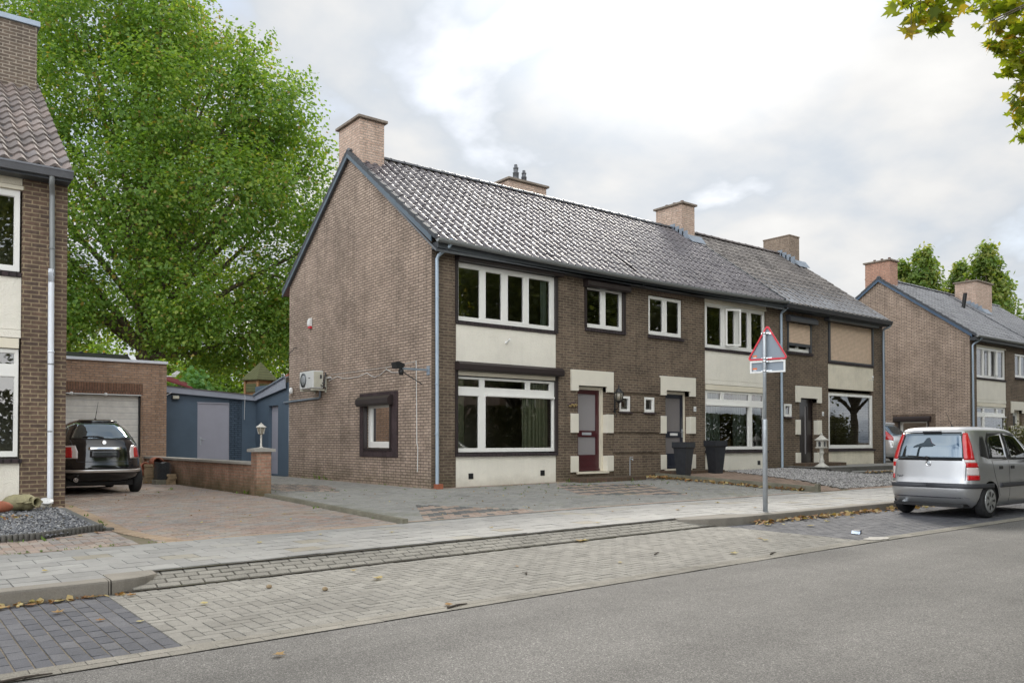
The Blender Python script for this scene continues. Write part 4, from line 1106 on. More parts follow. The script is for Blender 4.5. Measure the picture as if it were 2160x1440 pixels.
for z in (2.91, 2.50, 2.445, 2.29):
    q = MB()
    for a, b, d in ((-.10, .075, .034),):
        q.prism([SP(a, z - .013, d - .03), SP(b, z - .013, d - .03), SP(b, z + .013, d - .03), SP(a, z + .013, d - .03)], nb * .012)
    q.lathe([(.034, -.013), (.034, .013)], (sx, sy, sz + z), 14)
    q.prism([SP(-.02, z - .009, .03), SP(.02, z - .009, .03), SP(.02, z + .009, .03), SP(-.02, z + .009, .03)], nb * .03)
    q.build('clamp', M_chrome, t)
for zz, par in ((2.515, tp), (2.305, pp)):
    q = MB(); q.prism([SP(-.25, zz + .02, -.002), SP(-.18, zz + .02, -.002), SP(-.18, zz + .045, -.002), SP(-.25, zz + .045, -.002)], nb * .002, 0)
    q.prism([SP(-.245, zz, -.002), SP(-.185, zz, -.002), SP(-.20, zz + .016, -.002), SP(-.23, zz + .016, -.002)], nb * .002, 1)
    q.build('sticker', [M_orange, M_bwhite], par)
# ------------------------------------------------------------------ wall mounted things on the gable
t = thing('ac_unit', 'beige white air conditioner box on brackets on the brick gable', 'air conditioner', (-.22, 5.65, 2.4))
q = MB(); q.bbox(-.42, -.12, 5.22, 6.08, 2.46, 2.93, .018); bo = q.build('housing', M_acwhite, t)
q = MB(); q.lathe([(.205, -.004), (.205, .0), (.19, .006), (.19, -.006), (.03, -.010)], (-.421, 5.83, 2.695), 28, axis='x')
for k in range(9): q.lathe([(.02 + .019 * k, -.008), (.026 + .019 * k, -.008)], (-.42, 5.83, 2.695), 28, axis='x')
q.build('fan_grille', M_grille, t)
q = MB(); q.bbox(-.424, -.418, 5.24, 5.55, 2.48, 2.91, .002); q.build('front_panel', M_acwhite, t)
q = MB(); q.bbox(-.428, -.422, 5.38, 5.50, 2.725, 2.745, .001); q.build('maker_badge', M_trim, t)
q = MB(); q.bbox(-.39, -.14, 5.212, 5.225, 2.49, 2.90, .004); q.bbox(-.33, -.25, 5.205, 5.214, 2.62, 2.86, .003); q.build('side_cover', M_acbeige, t)
q = MB(); q.bbox(-.22, -.17, 5.20, 5.215, 2.72, 2.82, .004)
q.tube([(-.16, 5.2, 2.60), (-.13, 5.13, 2.58), (-.10, 5.15, 2.72), (-.06, 5.2, 2.88), (-.03, 5.24, 2.80)], .014, 8); q.tube([(-.2, 5.2, 2.55), (-.15, 5.12, 2.50), (-.08, 5.16, 2.48), (-.04, 5.3, 2.42)], .013, 8)
q.build('pipework', M_trim, t)
for y in (5.28, 5.95):
    q = MB(); q.bbox(-.45, -.01, y - .02, y + .02, 2.40, 2.44, .004); q.bbox(-.04, -.005, y - .02, y + .02, 2.36, 2.84, .004); q.build('wall_bracket', M_acbeige, t)
q = MB(); q.tube([(-.03, 8.1, 2.185), (-.03, 5.72, 2.22), (-.03, 5.62, 2.24), (-.03, 5.60, 2.42)], .03, 10)
lone(q, 'drain_pipe', M_zinc, 'grey drain pipe running level under the air conditioner on the gable', 'pipe', (-.03, 7, 2.19))
q = MB(); q.tube([(-.02, 5.2, 2.74), (-.02, 4.98, 2.745)], .02, 8); lone(q, 'pipe_stub', M_bwhite, 'short white pipe stub sticking out beside the air conditioner', 'pipe', (-.02, 5.1, 2.74))
t = thing('alarm_box', 'white alarm siren box with red foot high on the brick gable', 'alarm', (-.03, 6.29, 4.2))
q = MB(); q.prism([(-.01, 6.20, 4.26), (-.07, 6.20, 4.26), (-.085, 6.20, 4.32), (-.075, 6.20, 4.42), (-.04, 6.20, 4.48), (-.01, 6.20, 4.49)], (0, .17, 0)); q.build('cover', M_bwhite, t)
q = MB(); q.prism([(-.01, 6.21, 4.19), (-.06, 6.21, 4.20), (-.065, 6.21, 4.258), (-.01, 6.21, 4.258)], (0, .15, 0)); q.build('strobe', M_signred, t)
t = thing('security_light', 'black floodlight on a grey strut arm at the front corner of the gable', 'lamp', (0, .12, 2.6))
q = MB(); q.bbox(-.74, -.005, .09, .13, 2.585, 2.63, .004); q.bbox(-.02, -.004, .05, .17, 2.5, 2.70, .003); q.build('arm', M_zinc, t)
q = MB(); q.tube([(-.70, .12, 2.56), (-.02, .36, 2.31)], .011, 6); q.build('brace', M_trim, t)
q = MB(); q.prism([(-.86, .02, 2.60), (-.88, .02, 2.73), (-.80, .02, 2.745), (-.66, .02, 2.70), (-.66, .02, 2.64), (-.74, .02, 2.60)], (0, .2, 0)); q.lathe([(.05, -.13), (.06, -.03), (.03, .0)], (-.70, .11, 2.60), 10); q.build('lamp_head', M_black, t)
q = MB(); pts_ = [(-.012, 5.1, 2.66)]
for y, z in ((4.58, 2.745), (4.3, 2.68), (3.98, 2.655), (3.4, 2.665), (2.95, 2.73), (2.72, 2.64), (2.55, 2.60), (2.3, 2.63), (1.98, 2.755), (1.7, 2.66), (1.4, 2.64), (1.15, 2.665)): pts_.append((-.014, y, z))
q.tube(pts_, .007, 6); lone(q, 'cable', M_bwhite, 'drooping white cable between air conditioner and floodlight on the gable', 'cable', (0, 3, 2.65))
q = MB(); q.tube([(-.012, .62, 2.86), (-.012, .60, 2.0), (-.014, .58, 1.0), (-.012, .54, .9), (-.012, .56, .35)], .008, 6)
lone(q, 'cable', M_bwhite, 'thin upright cable near the front corner of the brick gable', 'cable', (0, .6, .35))
q = MB(); q.tube([(-.01, 5.0, 2.82), (-.01, 3.4, 2.80), (-.01, 1.9, 2.80), (-.01, .62, 2.84)], .004, 5)
lone(q, 'cable', M_bwhite, 'thin level wire along the brick gable above the drooping cable', 'cable', (0, 3, 2.8))
q = MB(); q.tube([(-.01, 7.75, 3.58), (-.10, 7.6, 3.60), (-.12, 7.25, 3.66), (-.12, 7.2, 3.72), (-.02, 7.2, 3.72)], .012, 6); lone(q, 'iron_hook', M_black, 'black iron hook at the rear edge of the brick gable', 'hook', (-.02, 7.6, 3.6))
q = MB(); q.lathe([(.05, -.02), (.055, .04), (.05, .13), (.02, .16)], (-.08, 7.48, 2.44), 12); q.tube([(-.02, 7.5, 2.52), (-.08, 7.48, 2.54)], .015, 6)
lone(q, 'small_camera', M_bwhite, 'small white lamp on the gable below the air conditioner cable', 'camera', (-.02, 7.48, 2.44))
# front wall fittings
t = thing('wall_lantern', 'old black coach lantern on a bracket right of the wine red door', 'lamp', (5.6, -.02, 2.05))
lx, ly, lz = 5.55, -.27, 2.02
q = MB(); q.lathe([(.03, 0), (.06, .03), (.10, .06), (.105, .065)], (lx, ly, lz), 8); q.lathe([(.13, .27), (.12, .285), (.07, .33), (.075, .34), (.05, .37), (.02, .39), (.012, .44), (.018, .46), (.002, .48)], (lx, ly, lz), 8)
for k in range(6):
    a = k * PI / 3 + .2; q.tube([(lx + .095 * math.cos(a), ly + .095 * math.sin(a), lz + .06), (lx + .12 * math.cos(a), ly + .12 * math.sin(a), lz + .275)], .008, 5)
q.build('lantern_frame', M_black, t)
q = MB(); q.lathe([(.09, .065), (.115, .27)], (lx, ly, lz), 8); q.build('lantern_glass', M_lampglass, t)
q = MB(); q.bbox(5.60, 5.66, -.045, -.029, 1.78, 2.2, .004); q.tube([(5.63, -.03, 1.9), (5.60, -.16, 1.86), (5.56, -.26, 1.96), (5.55, -.27, 2.03)], .012, 6); q.tube([(5.64, -.03, 1.8), (5.64, -.10, 1.72), (5.66, -.06, 1.66)], .008, 6); q.build('bracket', M_black, t)
t = thing('wall_ornament', 'small gold and purple flower ornament left of the wine red door', 'ornament', (4.18, -.01, 1.9))
q = MB()
for k in range(10): q.lathe([(.005, -.03), (rnd.uniform(.025, .045), 0), (.005, .03)], (4.06 + .025 * k, -.03 - .012 * (k % 3), 1.93 + rnd.uniform(-.03, .03)), 7)
q.build('blossoms', plain('dried_gold', (.26, .19, .08), .8, var=.4), t)
q = MB(); q.tube([(4.0, -.02, 1.95), (4.18, -.04, 2.01), (4.34, -.02, 1.95)], .009, 5); q.build('twig', plain('purple_twig', (.10, .06, .09), .8), t)
for (px, txt, lab) in ((8.90, '33', 'white house number plate beside the navy door'), (15.52, '31', 'white house number plate beside the slim dark door')):
    q = MB(); q.bbox(px - .05, px + .05, -.012, .002, 1.89, 2.03, .003, 0)
    for k in (-1, 1): q.box(px + k * .018 - .008, px + k * .018 + .008, -.015, -.012, 1.92, 1.97, 1)
    lone(q, 'house_number', [M_bwhite, M_signgrey], lab, 'number plate', (px, 0, 1.9))
t = thing('flag_holder', 'white flag holder on the cream panel between the windows', 'flag holder', (2.08, 0, 3.36))
q = MB(); q.lathe([(.035, 0), (.035, .012)], (2.08, -.002, 3.36), 12, axis='y'); q.tube([(2.08, .01, 3.34), (2.06, -.16, 3.42)], .022, 10); q.build('socket', M_bwhite, t)
q = MB(); q.lathe([(.03, 0), (.03, .06), (.02, .07)], (18.26, -.28, 3.27), 10); q.tube([(18.5, -.01, 3.22), (18.45, -.2, 3.22), (18.26, -.28, 3.29)], .018, 6)
lone(q, 'camera', M_bwhite, 'small white camera on the front wall near the right corner of the row', 'camera', (18.5, 0, 3.2))
for (x, h, lab) in ((1.07, .13, 'dark square vent in the cream plinth, nearer the downpipe'), (3.20, .13, 'dark square vent in the cream plinth, nearer the red door'), (11.95, .13, 'dark square vent in the cream plinth near the sign pole')):
    q = MB(); q.box(x - h / 2, x + h / 2, .004, .016, .165 + .012 * x, .165 + h + .012 * x)
    for k in range(4): q.box(x - h / 2, x + h / 2, .0, .006, .17 + .012 * x + k * .033, .182 + .012 * x + k * .033)
    lone(q, 'air_vent', M_black, lab, 'vent', (x, .01, .2))
q = MB(); q.tube([(6.19, -.04, .02), (6.19, -.045, .5), (6.19, -.05, .60)], .012, 6); q.tube([(6.19, -.04, .57), (6.19, -.14, .57), (6.19, -.15, .53)], .012, 6); q.tube([(6.13, -.1, .62), (6.25, -.1, .62)], .008, 5)
lone(q, 'garden_tap', M_steel, 'grey standpipe tap on the brick wall between the two front doors', 'tap', (6.19, -.04, .0))
q = MB(); q.bbox(.06, .22, -.15, -.003, -.02, .10, .01); lone(q, 'pipe_shoe', M_terra, 'terracotta foot under the pale blue downpipe', 'pipe foot', (.14, -.08, -.02))
# door steps
for (a, b, z, lab) in ((4.0, 6.2, .03, 'low brick step before the wine red door'), (7.35, 9.45, .13, 'low brick step before the navy door behind the planters'), (13.75, 15.9, .24, 'low brick step before the slim dark door')):
    q = MB(); q.bbox(a, b, -.62, -.03, z - .15, z + .10, .008); lone(q, 'door_step', M_step, lab, 'step', ((a + b) / 2, -.3, z - .1))
# curtains and blinds behind the glass
def curtain(x0, x1, y, z0, z1, mat, lab, n=26, amp=.03, cat='curtain', name='curtain'):
    q = MB(); vs = []
    for k in range(n + 1):
        x = x0 + (x1 - x0) * k / n; yy = y + amp * math.sin(k * 1.7) + amp * .4 * math.sin(k * .9)
        vs += [(x, yy, z0), (x, yy + .01, z1)]
    q.add(vs, [(2 * k, 2 * k + 2, 2 * k + 3, 2 * k + 1) for k in range(n)], 0, True)
    lone(q, name, mat, lab, cat, ((x0 + x1) / 2, y, z0), recalc=False)
curtain(2.72, 3.52, .21, .85, 2.55, M_curtain, 'pale green curtain behind the right side of the big window by the red door')
curtain(.70, 1.0, .21, .85, 2.55, M_curtain, 'narrow green curtain behind the left sash of the big window near the downpipe')
curtain(9.42, 10.3, .22, .85, 2.5, M_net, 'pale curtain at the left of the window behind the black planter')
curtain(10.95, 11.7, .22, .85, 2.5, M_net, 'pale curtain in the middle of the window behind the black planter')
curtain(12.1, 12.3, .22, .85, 2.5, M_net, 'narrow pale curtain at the right of the window behind the sign pole')
curtain(3.3, 3.5, .2, 3.8, 5.0, M_net, 'strip of green curtain in the upper window of the end house', 8)
q = MB()
for k in range(34):
    z = .95 + k * .048; q.prism([(15.8, .16, z), (15.8, .20, z + .014), (15.8, .202, z + .012), (15.8, .162, z - .002)], (2.75, 0, 0))
lone(q, 'venetian_blind', M_blind, 'venetian blind with many thin slats behind the single large pane', 'blind', (17, .18, .95))
for (x, y, h, lab) in ((9.55, .25, .45, 'dark pot plant on the sill at the left of the planter window'), (11.35, .26, .42, 'leafy pot plant on the middle of the sill of the planter window'), (11.95, .26, .5, 'spiky pot plant at the right of the sill near the sign pole')):
    t = thing('pot_plant', lab, 'plant', (x, y, .9))
    q = MB(); q.lathe([(.05, 0), (.07, .12), (.06, .12)], (x, y, .88), 10); q.build('pot', M_planter, t)
    q = MB()
    for k in range(16):
        a, e = rnd.uniform(0, 6.28), rnd.uniform(.3, 1.3); l = h * rnd.uniform(.5, 1); d = Vector((math.cos(a) * math.cos(e), .3 * math.sin(a) * math.cos(e), math.sin(e))); b = Vector((x, y, 1.0)); s = Vector((-d.z, 0, d.x)) * .022
        q.quad(b, b + d * l * .5 + s, b + d * l, b + d * l * .5 - s)
    q.build('leaves', M_bush, t, rnds=[rnd.random() for _ in q.f], recalc=False)
q = MB()
for k in range(3): q.bbox(10.3 + .2 * k, 10.46 + .2 * k, .24, .40, .89, 1.12 + .03 * (k == 1), .01)
lone(q, 'wicker_basket', M_wood, 'woven baskets on the sill of the planter window', 'basket', (10.5, .3, .89))
# ------------------------------------------------------------------ planters, stone lantern
def planter(x, y, z, rz, s, lab):
    t = thing('planter', lab, 'planter', (x, y, z), rz, 'tall black planters', local=True)
    q = MB(); q.lathe([(.19 * s, 0), (.285 * s, .80 * s)], (0, 0, 0), 4, sq=1, smooth=False); q.build('body', M_planter, t)
    q = MB(); a, b = .295 * s, .32 * s
    q.lathe([(.30 * s, .76 * s), (.325 * s, .785 * s), (.325 * s, .93 * s), (.29 * s, .93 * s), (.28 * s, .86 * s)], (0, 0, 0), 4, sq=1, smooth=False); q.build('rim', M_planter, t)
planter(7.28, -.95, .115, R(8), .97, 'tall black tapering planter in front of the navy door')
planter(8.83, -.78, .125, R(-6), 1.0, 'tall black tapering planter in front of the white window beside the navy door')
t = thing('stone_lantern', 'white weathered stone lantern on a baluster before the slim dark door', 'stone lantern', (13.62, -1.1, T3 + .0))
c0 = (13.62, -1.1, T3)
q = MB(); q.lathe([(.27, 0), (.27, .03), (.20, .07), (.10, .14), (.085, .20), (.11, .24), (.07, .30), (.06, .45), (.075, .52), (.10, .56), (.075, .60), (.07, .70), (.10, .74)], c0, 14); q.build('pedestal', M_stone, t)
q = MB(); q.lathe([(.23, .74), (.23, .77), (.19, .78), (.19, 1.04), (.20, 1.05)], c0, 4, sq=1, smooth=False); q.build('lantern_box', M_stone, t)
q = MB(); q.lathe([(.27, 1.04), (.26, 1.07), (.16, 1.13), (.07, 1.22), (.03, 1.24), (.045, 1.28), (.04, 1.31), (.0, 1.34)], c0, 8); q.build('cap', M_stone, t)
q = MB()
for k in range(4):
    a = k * PI / 2; d, s = Vector((math.cos(a), math.sin(a), 0)), Vector((-math.sin(a), math.cos(a), 0)); b = Vector(c0) + d * .136 + Vector((0, 0, .80))
    q.prism([b - s * .05, b + s * .05, b + s * .05 + Vector((0, 0, .16)), b + Vector((0, 0, .20)), b - s * .05 + Vector((0, 0, .16))], d * .004)
q.build('opening', M_trim, t)
t.scale = (.8, .8, .8)
# ------------------------------------------------------------------ low wall with pier and lamp
t = thing('garden_wall', 'low red brick garden wall with stone coping and end pier between the drives', 'wall', (-3.6, 4.5, -.03))
q = MB(); q.box(-3.69, -3.50, .74, 8.9, -.2, .57); q.build('wall', M_lowwall, t)
q = MB()
for k in range(7):
    y = .742 + k * 1.165; q.bbox(-3.75, -3.44, y, y + 1.160, .57, .625, .008)
q.build('coping', M_concrete, t)
q = MB(); q.box(-3.745, -3.45, .44, .738, -.2, .83); pr = q.build('pier', M_lowwall, t)
q = MB(); q.add([(-3.81, .375, .83), (-3.385, .375, .83), (-3.385, .80, .83), (-3.81, .80, .83), (-3.81, .375, .885), (-3.385, .375, .885), (-3.385, .80, .885), (-3.81, .80, .885), (-3.6, .59, .925)], [(3, 2, 1, 0), (0, 1, 5, 4), (1, 2, 6, 5), (2, 3, 7, 6), (3, 0, 4, 7), (4, 5, 8), (5, 6, 8), (6, 7, 8), (7, 4, 8)])
q.build('pier_cap', M_concrete, pr)
lc = (-3.6, .59, .915)
t = thing('pier_lamp', 'small lantern with pale cap on the brick pier', 'lamp', lc)
q = MB(); q.lathe([(.05, 0), (.03, .012), (.019, .02), (.019, .25), (.03, .26)], lc, 12); q.build('post', M_stone, t)
q = MB(); q.lathe([(.035, .255), (.055, .27), (.085, .40)], lc, 6, smooth=False); q.build('lamp_shade', M_lampglass, t)
q = MB(); q.lathe([(.112, .40), (.105, .412), (.06, .435), (.045, .45), (.04, .462), (.012, .468), (.014, .488), (.0, .492)], lc, 6, smooth=False)
for k in range(6):
    a = k * PI / 3; q.tube([(lc[0] + .056 * math.cos(a), lc[1] + .056 * math.sin(a), lc[2] + .27), (lc[0] + .087 * math.cos(a), lc[1] + .087 * math.sin(a), lc[2] + .40)], .005, 4)
q.build('lamp_cap', M_stone, t)
# ------------------------------------------------------------------ garage and blue sheds
t = thing('garage', 'brown brick garage with white sectional door behind the black car', 'garage', (-4.8, 8.9, 0))
q = MB(); plate(q, -6.9, -3.15, -.2, 3.20, [(-6.5, -3.82, -.3, 2.32)], 8.9, 9.12, outer=False)
q.quad((-3.15, 8.9, -.2), (-3.15, 14.5, -.2), (-3.15, 14.5, 3.2), (-3.15, 8.9, 3.2)); q.quad((-6.9, 8.9, -.2), (-6.9, 8.9, 3.2), (-6.9, 14.5, 3.2), (-6.9, 14.5, -.2))
q.quad((-6.9, 14.5, -.2), (-6.9, 14.5, 3.2), (-3.15, 14.5, 3.2), (-3.15, 14.5, -.2))
q.build('wall', M_garage, t, recalc=False)
q = MB(); q.box(-6.9, -3.78, 8.894, 8.93, 2.325, 2.62); q.build('lintel', M_gsoldier, t)
q = MB(); q.box(-6.9, -3.80, 8.90, 8.96, 2.29, 2.318); q.build('lintel_angle', M_bwhite, t)
q = MB(); q.bbox(-6.95, -3.13, 8.84, 8.98, 3.20, 3.275, .006); q.bbox(-3.22, -3.13, 8.982, 14.5, 3.20, 3.275, .006); q.build('roof_trim', M_pvc, t)
q = MB(); q.box(-6.9, -3.23, 8.98, 14.5, 3.1, 3.2); q.build('roof', M_anth, t)
q = MB(); plate(q, -6.5, -3.86, .06, 2.28, [], 9.05, 9.1); dd = q.build('garage_door', M_garagedoor, t)
q = MB(); q.box(-3.86, -3.82, 8.98, 9.1, 0, 2.3); q.box(-6.5, -3.82, 9.02, 9.1, -.05, .06); q.build('door_frame', M_black, t)
for k, x in enumerate((-5.55, -4.72)):
    q = MB(); q.lathe([(.035, -.02), (.05, .02), (.02, .05)], (x, 8.86, 2.30), 10, axis='y'); lone(q, 'spot_lamp', M_bwhite, ('small round spot lamp over the garage door above the car aerial', 'small round spot lamp over the right half of the garage door')[k], 'lamp', (x, 8.88, 2.3))
for k in range(4):
    x = -5.9 + k * .62; q = MB(); y0 = 10.6
    q.prism([(x - .5, y0, 3.24), (x + .45, y0 + .02, 3.25), (x + .45, y0 + .9, 3.62), (x - .5, y0 + .9, 3.61)], (0, -.015, .035)); q.tube([(x + .4, y0 + .88, 3.22), (x + .4, y0 + .88, 3.66)], .012, 5); q.tube([(x + .38, y0 + .88, 3.65), (x + .44, y0 + .8, 3.66)], .02, 5)
    lone(q, 'solar_panel', M_black, 'tilted black solar panel lying on the flat garage roof', 'solar panel', (x, y0, 3.2), 'solar panels on the garage roof')
t = thing('blue_shed', 'dark blue rendered shed with grey doors between garage and gable', 'shed', (-1.4, 10.5, 0))
q = MB(); plate(q, -3.15, .0, -.2, 2.46, [(-1.80, -.85, .02, 2.21)], 10.5, 10.6, outer=False)
q.box(-.45, -.002, 10.46, 10.5, -.2, 2.36)
q.box(-3.15, -1.82, 10.462, 10.5, -.2, 2.225)
q.build('front_wall', M_bluewall, t, recalc=False)
q = MB(); q.box(-.84, -.452, 10.485, 10.5, -.2, 2.34); q.build('brick_panel', M_bluebrick, t)
q = MB(); plate(q, 7.8, 10.5, -.2, 2.78, [(8.62, 9.36, .04, 2.13)], -.004, .16, axis='x', outer=False); q.build('side_wall', M_bluewall, t, recalc=False)
q = MB(); q.bbox(-1.79, -.86, 10.49, 10.54, .02, 2.20, .006); o = q.build('door', M_greydoor, t)
q = MB(); q.box(-1.83, -1.79, 10.465, 10.55, 0, 2.24); q.box(-.86, -.845, 10.47, 10.55, 0, 2.24); q.box(-1.79, -.86, 10.465, 10.55, 2.20, 2.24); q.build('door_frame', M_greydoor, t)
q = MB(); q.bbox(-1.74, -1.69, 10.475, 10.492, .92, 1.16, .003); q.tube([(-1.715, 10.48, 1.09), (-1.715, 10.43, 1.09), (-1.58, 10.43, 1.09)], .010, 6); q.build('handle', M_steel, o)
q = MB(); q.box(.10, .14, 8.62, 9.36, .04, 2.13); o2 = q.build('door', M_greydoor, t)
q = MB(); q.box(.085, .10, 8.7, 9.28, 1.98, 1.995); q.box(.085, .10, 8.7, 9.28, .5, .512); q.build('door_moulding', M_greyfascia, o2)
q = MB(); q.prism([(-3.15, 10.36, 2.52), (.06, 10.36, 2.32), (.06, 10.36, 2.47), (-3.15, 10.36, 2.70)], (0, .05, 0))
q.prism([(-.06, 10.36, 2.32), (-.06, 7.9, 2.60), (-.06, 7.9, 2.92), (-.06, 10.36, 2.47)], (-.04, 0, 0)); q.build('fascia', M_greyfascia, t)
q = MB(); q.prism([(-3.15, 10.34, 2.70), (.08, 10.34, 2.47), (.08, 10.34, 2.50), (-3.15, 10.34, 2.73)], (0, 4., -.1)); q.build('roof', M_tilematt, t)
q = MB(); q.prism([(-.05, 7.86, 2.93), (-.05, 10.4, 2.475), (-.05, 10.4, 2.50), (-.05, 7.86, 2.955)], (3., 0, .35))
q.tube([(-.12, 10.35, 2.50), (-.12, 7.86, 2.94)], .035, 8); q.build('side_roof', M_zinc, t)
q = MB(); q.prism([(.05, 8.0, 2.98), (.05, 9.9, 2.66), (.05, 9.9, 2.70), (.05, 8.0, 3.05)], (2.8, 0, .33)); q.build('tile_edge', M_terra, t)
t = thing('wall_floodlight', 'small square floodlight under the shed eaves beside the garage', 'lamp', (-2.5, 10.46, 2.34))
q = MB(); q.bbox(-2.60, -2.38, 10.34, 10.42, 2.30, 2.42, .01); q.tube([(-2.49, 10.42, 2.36), (-2.49, 10.46, 2.42)], .02, 6); q.build('housing', M_black, t)
q = MB(); q.bbox(-2.58, -2.40, 10.334, 10.342, 2.315, 2.405, .003); q.build('lamp_glass', M_acbeige, t)
q = MB(); q.tube([(-.40, 10.33, 2.50), (-.40, 10.32, 2.4), (-.41, 10.34, 2.0), (-.405, 10.36, 1.72)], .008, 5); lone(q, 'hanging_cable', M_bwhite, 'pale cable hanging from the shed eaves near the inner corner', 'cable', (-.4, 10.35, 1.7))
q = MB(); q.tube([(-2.62, 10.33, 2.50), (-2.78, 10.34, 2.40), (-2.80, 10.36, 2.05)], .010, 5); lone(q, 'hanging_cable', M_bwhite, 'pale cable curving down from the shed eaves beside the garage corner', 'cable', (-2.7, 10.35, 2.1))
# play house on stilts behind the shed
px, py = 1.35, 13.6
t = thing('play_house', 'wooden play tower with a mossy pointed roof behind the blue shed', 'play house', (px, py, 0), 0)
q = MB(); q.lathe([(.70, 3.24), (.0, 3.90)], (px, py, 0), 6, smooth=False); q.lathe([(.70, 3.20), (.70, 3.24)], (px, py, 0), 6, smooth=False); q.build('roof', M_mosswood, t)
q = MB()
for k in range(6):
    a = k * PI / 3; q.tube([(px + .56 * math.cos(a), py + .56 * math.sin(a), 0), (px + .56 * math.cos(a), py + .56 * math.sin(a), 3.22)], .05, 6)
q.build('posts', M_wood, t)
q = MB(); q.lathe([(.57, 2.0), (.57, 2.72)], (px, py, 0), 6, smooth=False); q.lathe([(.53, 2.74), (.53, 3.2)], (px, py, 0), 6, smooth=False); q.build('wall', M_wood, t)
q = MB()
for k in range(6):
    a0, a1 = k * PI / 3 + .12, (k + 1) * PI / 3 - .12
    A, B = Vector((px + .55 * math.cos(a0), py + .55 * math.sin(a0), 2.78)), Vector((px + .55 * math.cos(a1), py + .55 * math.sin(a1), 2.78)); q.quad(A * 1, B * 1, B + Vector((0, 0, .3)), A + Vector((0, 0, .3)))
q.build('roll_blind', M_mosswood, t)
t = thing('awning', 'dark red awning with a white bracket behind the garage corner', 'awning', (-1.8, 12.9, 0))
q = MB(); q.prism([(-2.9, 12.95, 3.38), (-1.45, 12.95, 2.98), (-1.45, 12.95, 3.02), (-2.9, 12.95, 3.42)], (0, -.8, -.25)); q.build('cloth', plain('red_awning', (.16, .025, .03), .8), t)
q = MB(); q.prism([(-2.12, 12.1, 3.16), (-1.97, 12.1, 3.16), (-1.86, 12.1, 3.27), (-1.97, 12.1, 3.30), (-2.12, 12.1, 3.19)], (0, .05, 0)); q.tube([(-2.4, 12.1, 3.10), (-2.0, 12.1, 3.12)], .022, 6); q.tube([(-2.6, 13, 0), (-2.6, 13, 3.3)], .04, 6); q.tube([(-1.6, 13, 0), (-1.6, 13, 3.05)], .04, 6); q.build('bracket', M_bwhite, t)
# ------------------------------------------------------------------ pile of tiles and bricks by the garage
t = thing('tile_stack', 'stack of dark wavy roof tiles against the low wall', 'tile stack', (-3.95, 6.3, 0))
q = MB()
for k in range(13):
    z = .10 + k * .032; y0 = 6.15 + rnd.uniform(-.015, .015)
    vs = []
    for i in range(13):
        x = -4.08 + i * .026; h = .018 * math.cos(i * PI / 4)
        vs += [(x, y0, z + h), (x, y0 + .36, z + h), (x, y0, z + h + .016), (x, y0 + .36, z + h + .016)]
    fs = []
    for i in range(12):
        a, b = 4 * i, 4 * i + 4; fs += [(a, b, b + 2, a + 2), (a + 2, b + 2, b + 3, a + 3), (a, a + 1, b + 1, b), (a + 1, a + 3, b + 3, b + 1)]
    fs += [(0, 2, 3, 1), (48, 49, 51, 50)]
    q.add(vs, fs)
q.build('roof_tiles', plain('slate_tile', (.045, .05, .053), .6, var=.3, scale=9), t, recalc=False)
q = MB(); q.bbox(-4.14, -3.76, 6.1, 6.5, -.06, .08, .01); q.build('base_block', M_mossconcrete, t)
def bricks(x, y, n, lab, mat, w=.1, l=.21, h=.065):
    t = thing('brick_stack', lab, 'brick stack', (x, y, -.03))
    for k in range(n):
        q = MB(); a = rnd.uniform(-.12, .12); q.bbox(-l / 2, l / 2, -w / 2, w / 2, 0, h - .004, .006)
        M = Matrix.Translation((x + rnd.uniform(-.015, .015), y + rnd.uniform(-.02, .02), -.03 + k * h)) @ Matrix.Rotation(a, 4, 'Z'); q.v = [tuple(M @ Vector(p)) for p in q.v]
        q.build('brick', mat, t)
M_oldbrick = plain('old_brick', (.27, .20, .12), .9, var=.35, scale=12)
bricks(-3.83, 5.9, 4, 'short stack of four worn bricks at the foot of the low wall', M_oldbrick)
bricks(-4.15, 6.75, 7, 'taller stack of old bricks behind the roof tiles', M_oldbrick, h=.07)
bricks(-4.1, 8.1, 9, 'stack of yellowish bricks against the garage pier', M_oldbrick, h=.07)
bricks(-3.95, 7.3, 8, 'stack of mossy bricks between garage pier and roof tiles', M_mossconcrete, h=.07)
q = MB(); q.lathe([(.10, 0), (.13, .04), (.16, .26), (.175, .26), (.175, .30), (.15, .30), (.11, .05)], (0, 0, 0), 16)
M = Matrix.Translation((-4.25, 7.3, .25)) @ Matrix.Rotation(R(70), 4, 'X') @ Matrix.Rotation(R(25), 4, 'Y'); q.v = [tuple(M @ Vector(p)) for p in q.v]
lone(q, 'terracotta_pot', M_terra, 'terracotta pot lying on its side among the brick stacks', 'pot', (-4.25, 7.3, .1))
q = MB(); n = 9
for k in range(n):
    pass
q.lathe([(.13, -.2), (.13, .2), (.115, .2), (.115, -.2)], (-3.93, 6.9, .50), 14, axis='y'); lone(q, 'ridge_tile', M_terra, 'curved red ridge tile lying on top of the tile stack', 'ridge tile', (-3.93, 6.9, .5))
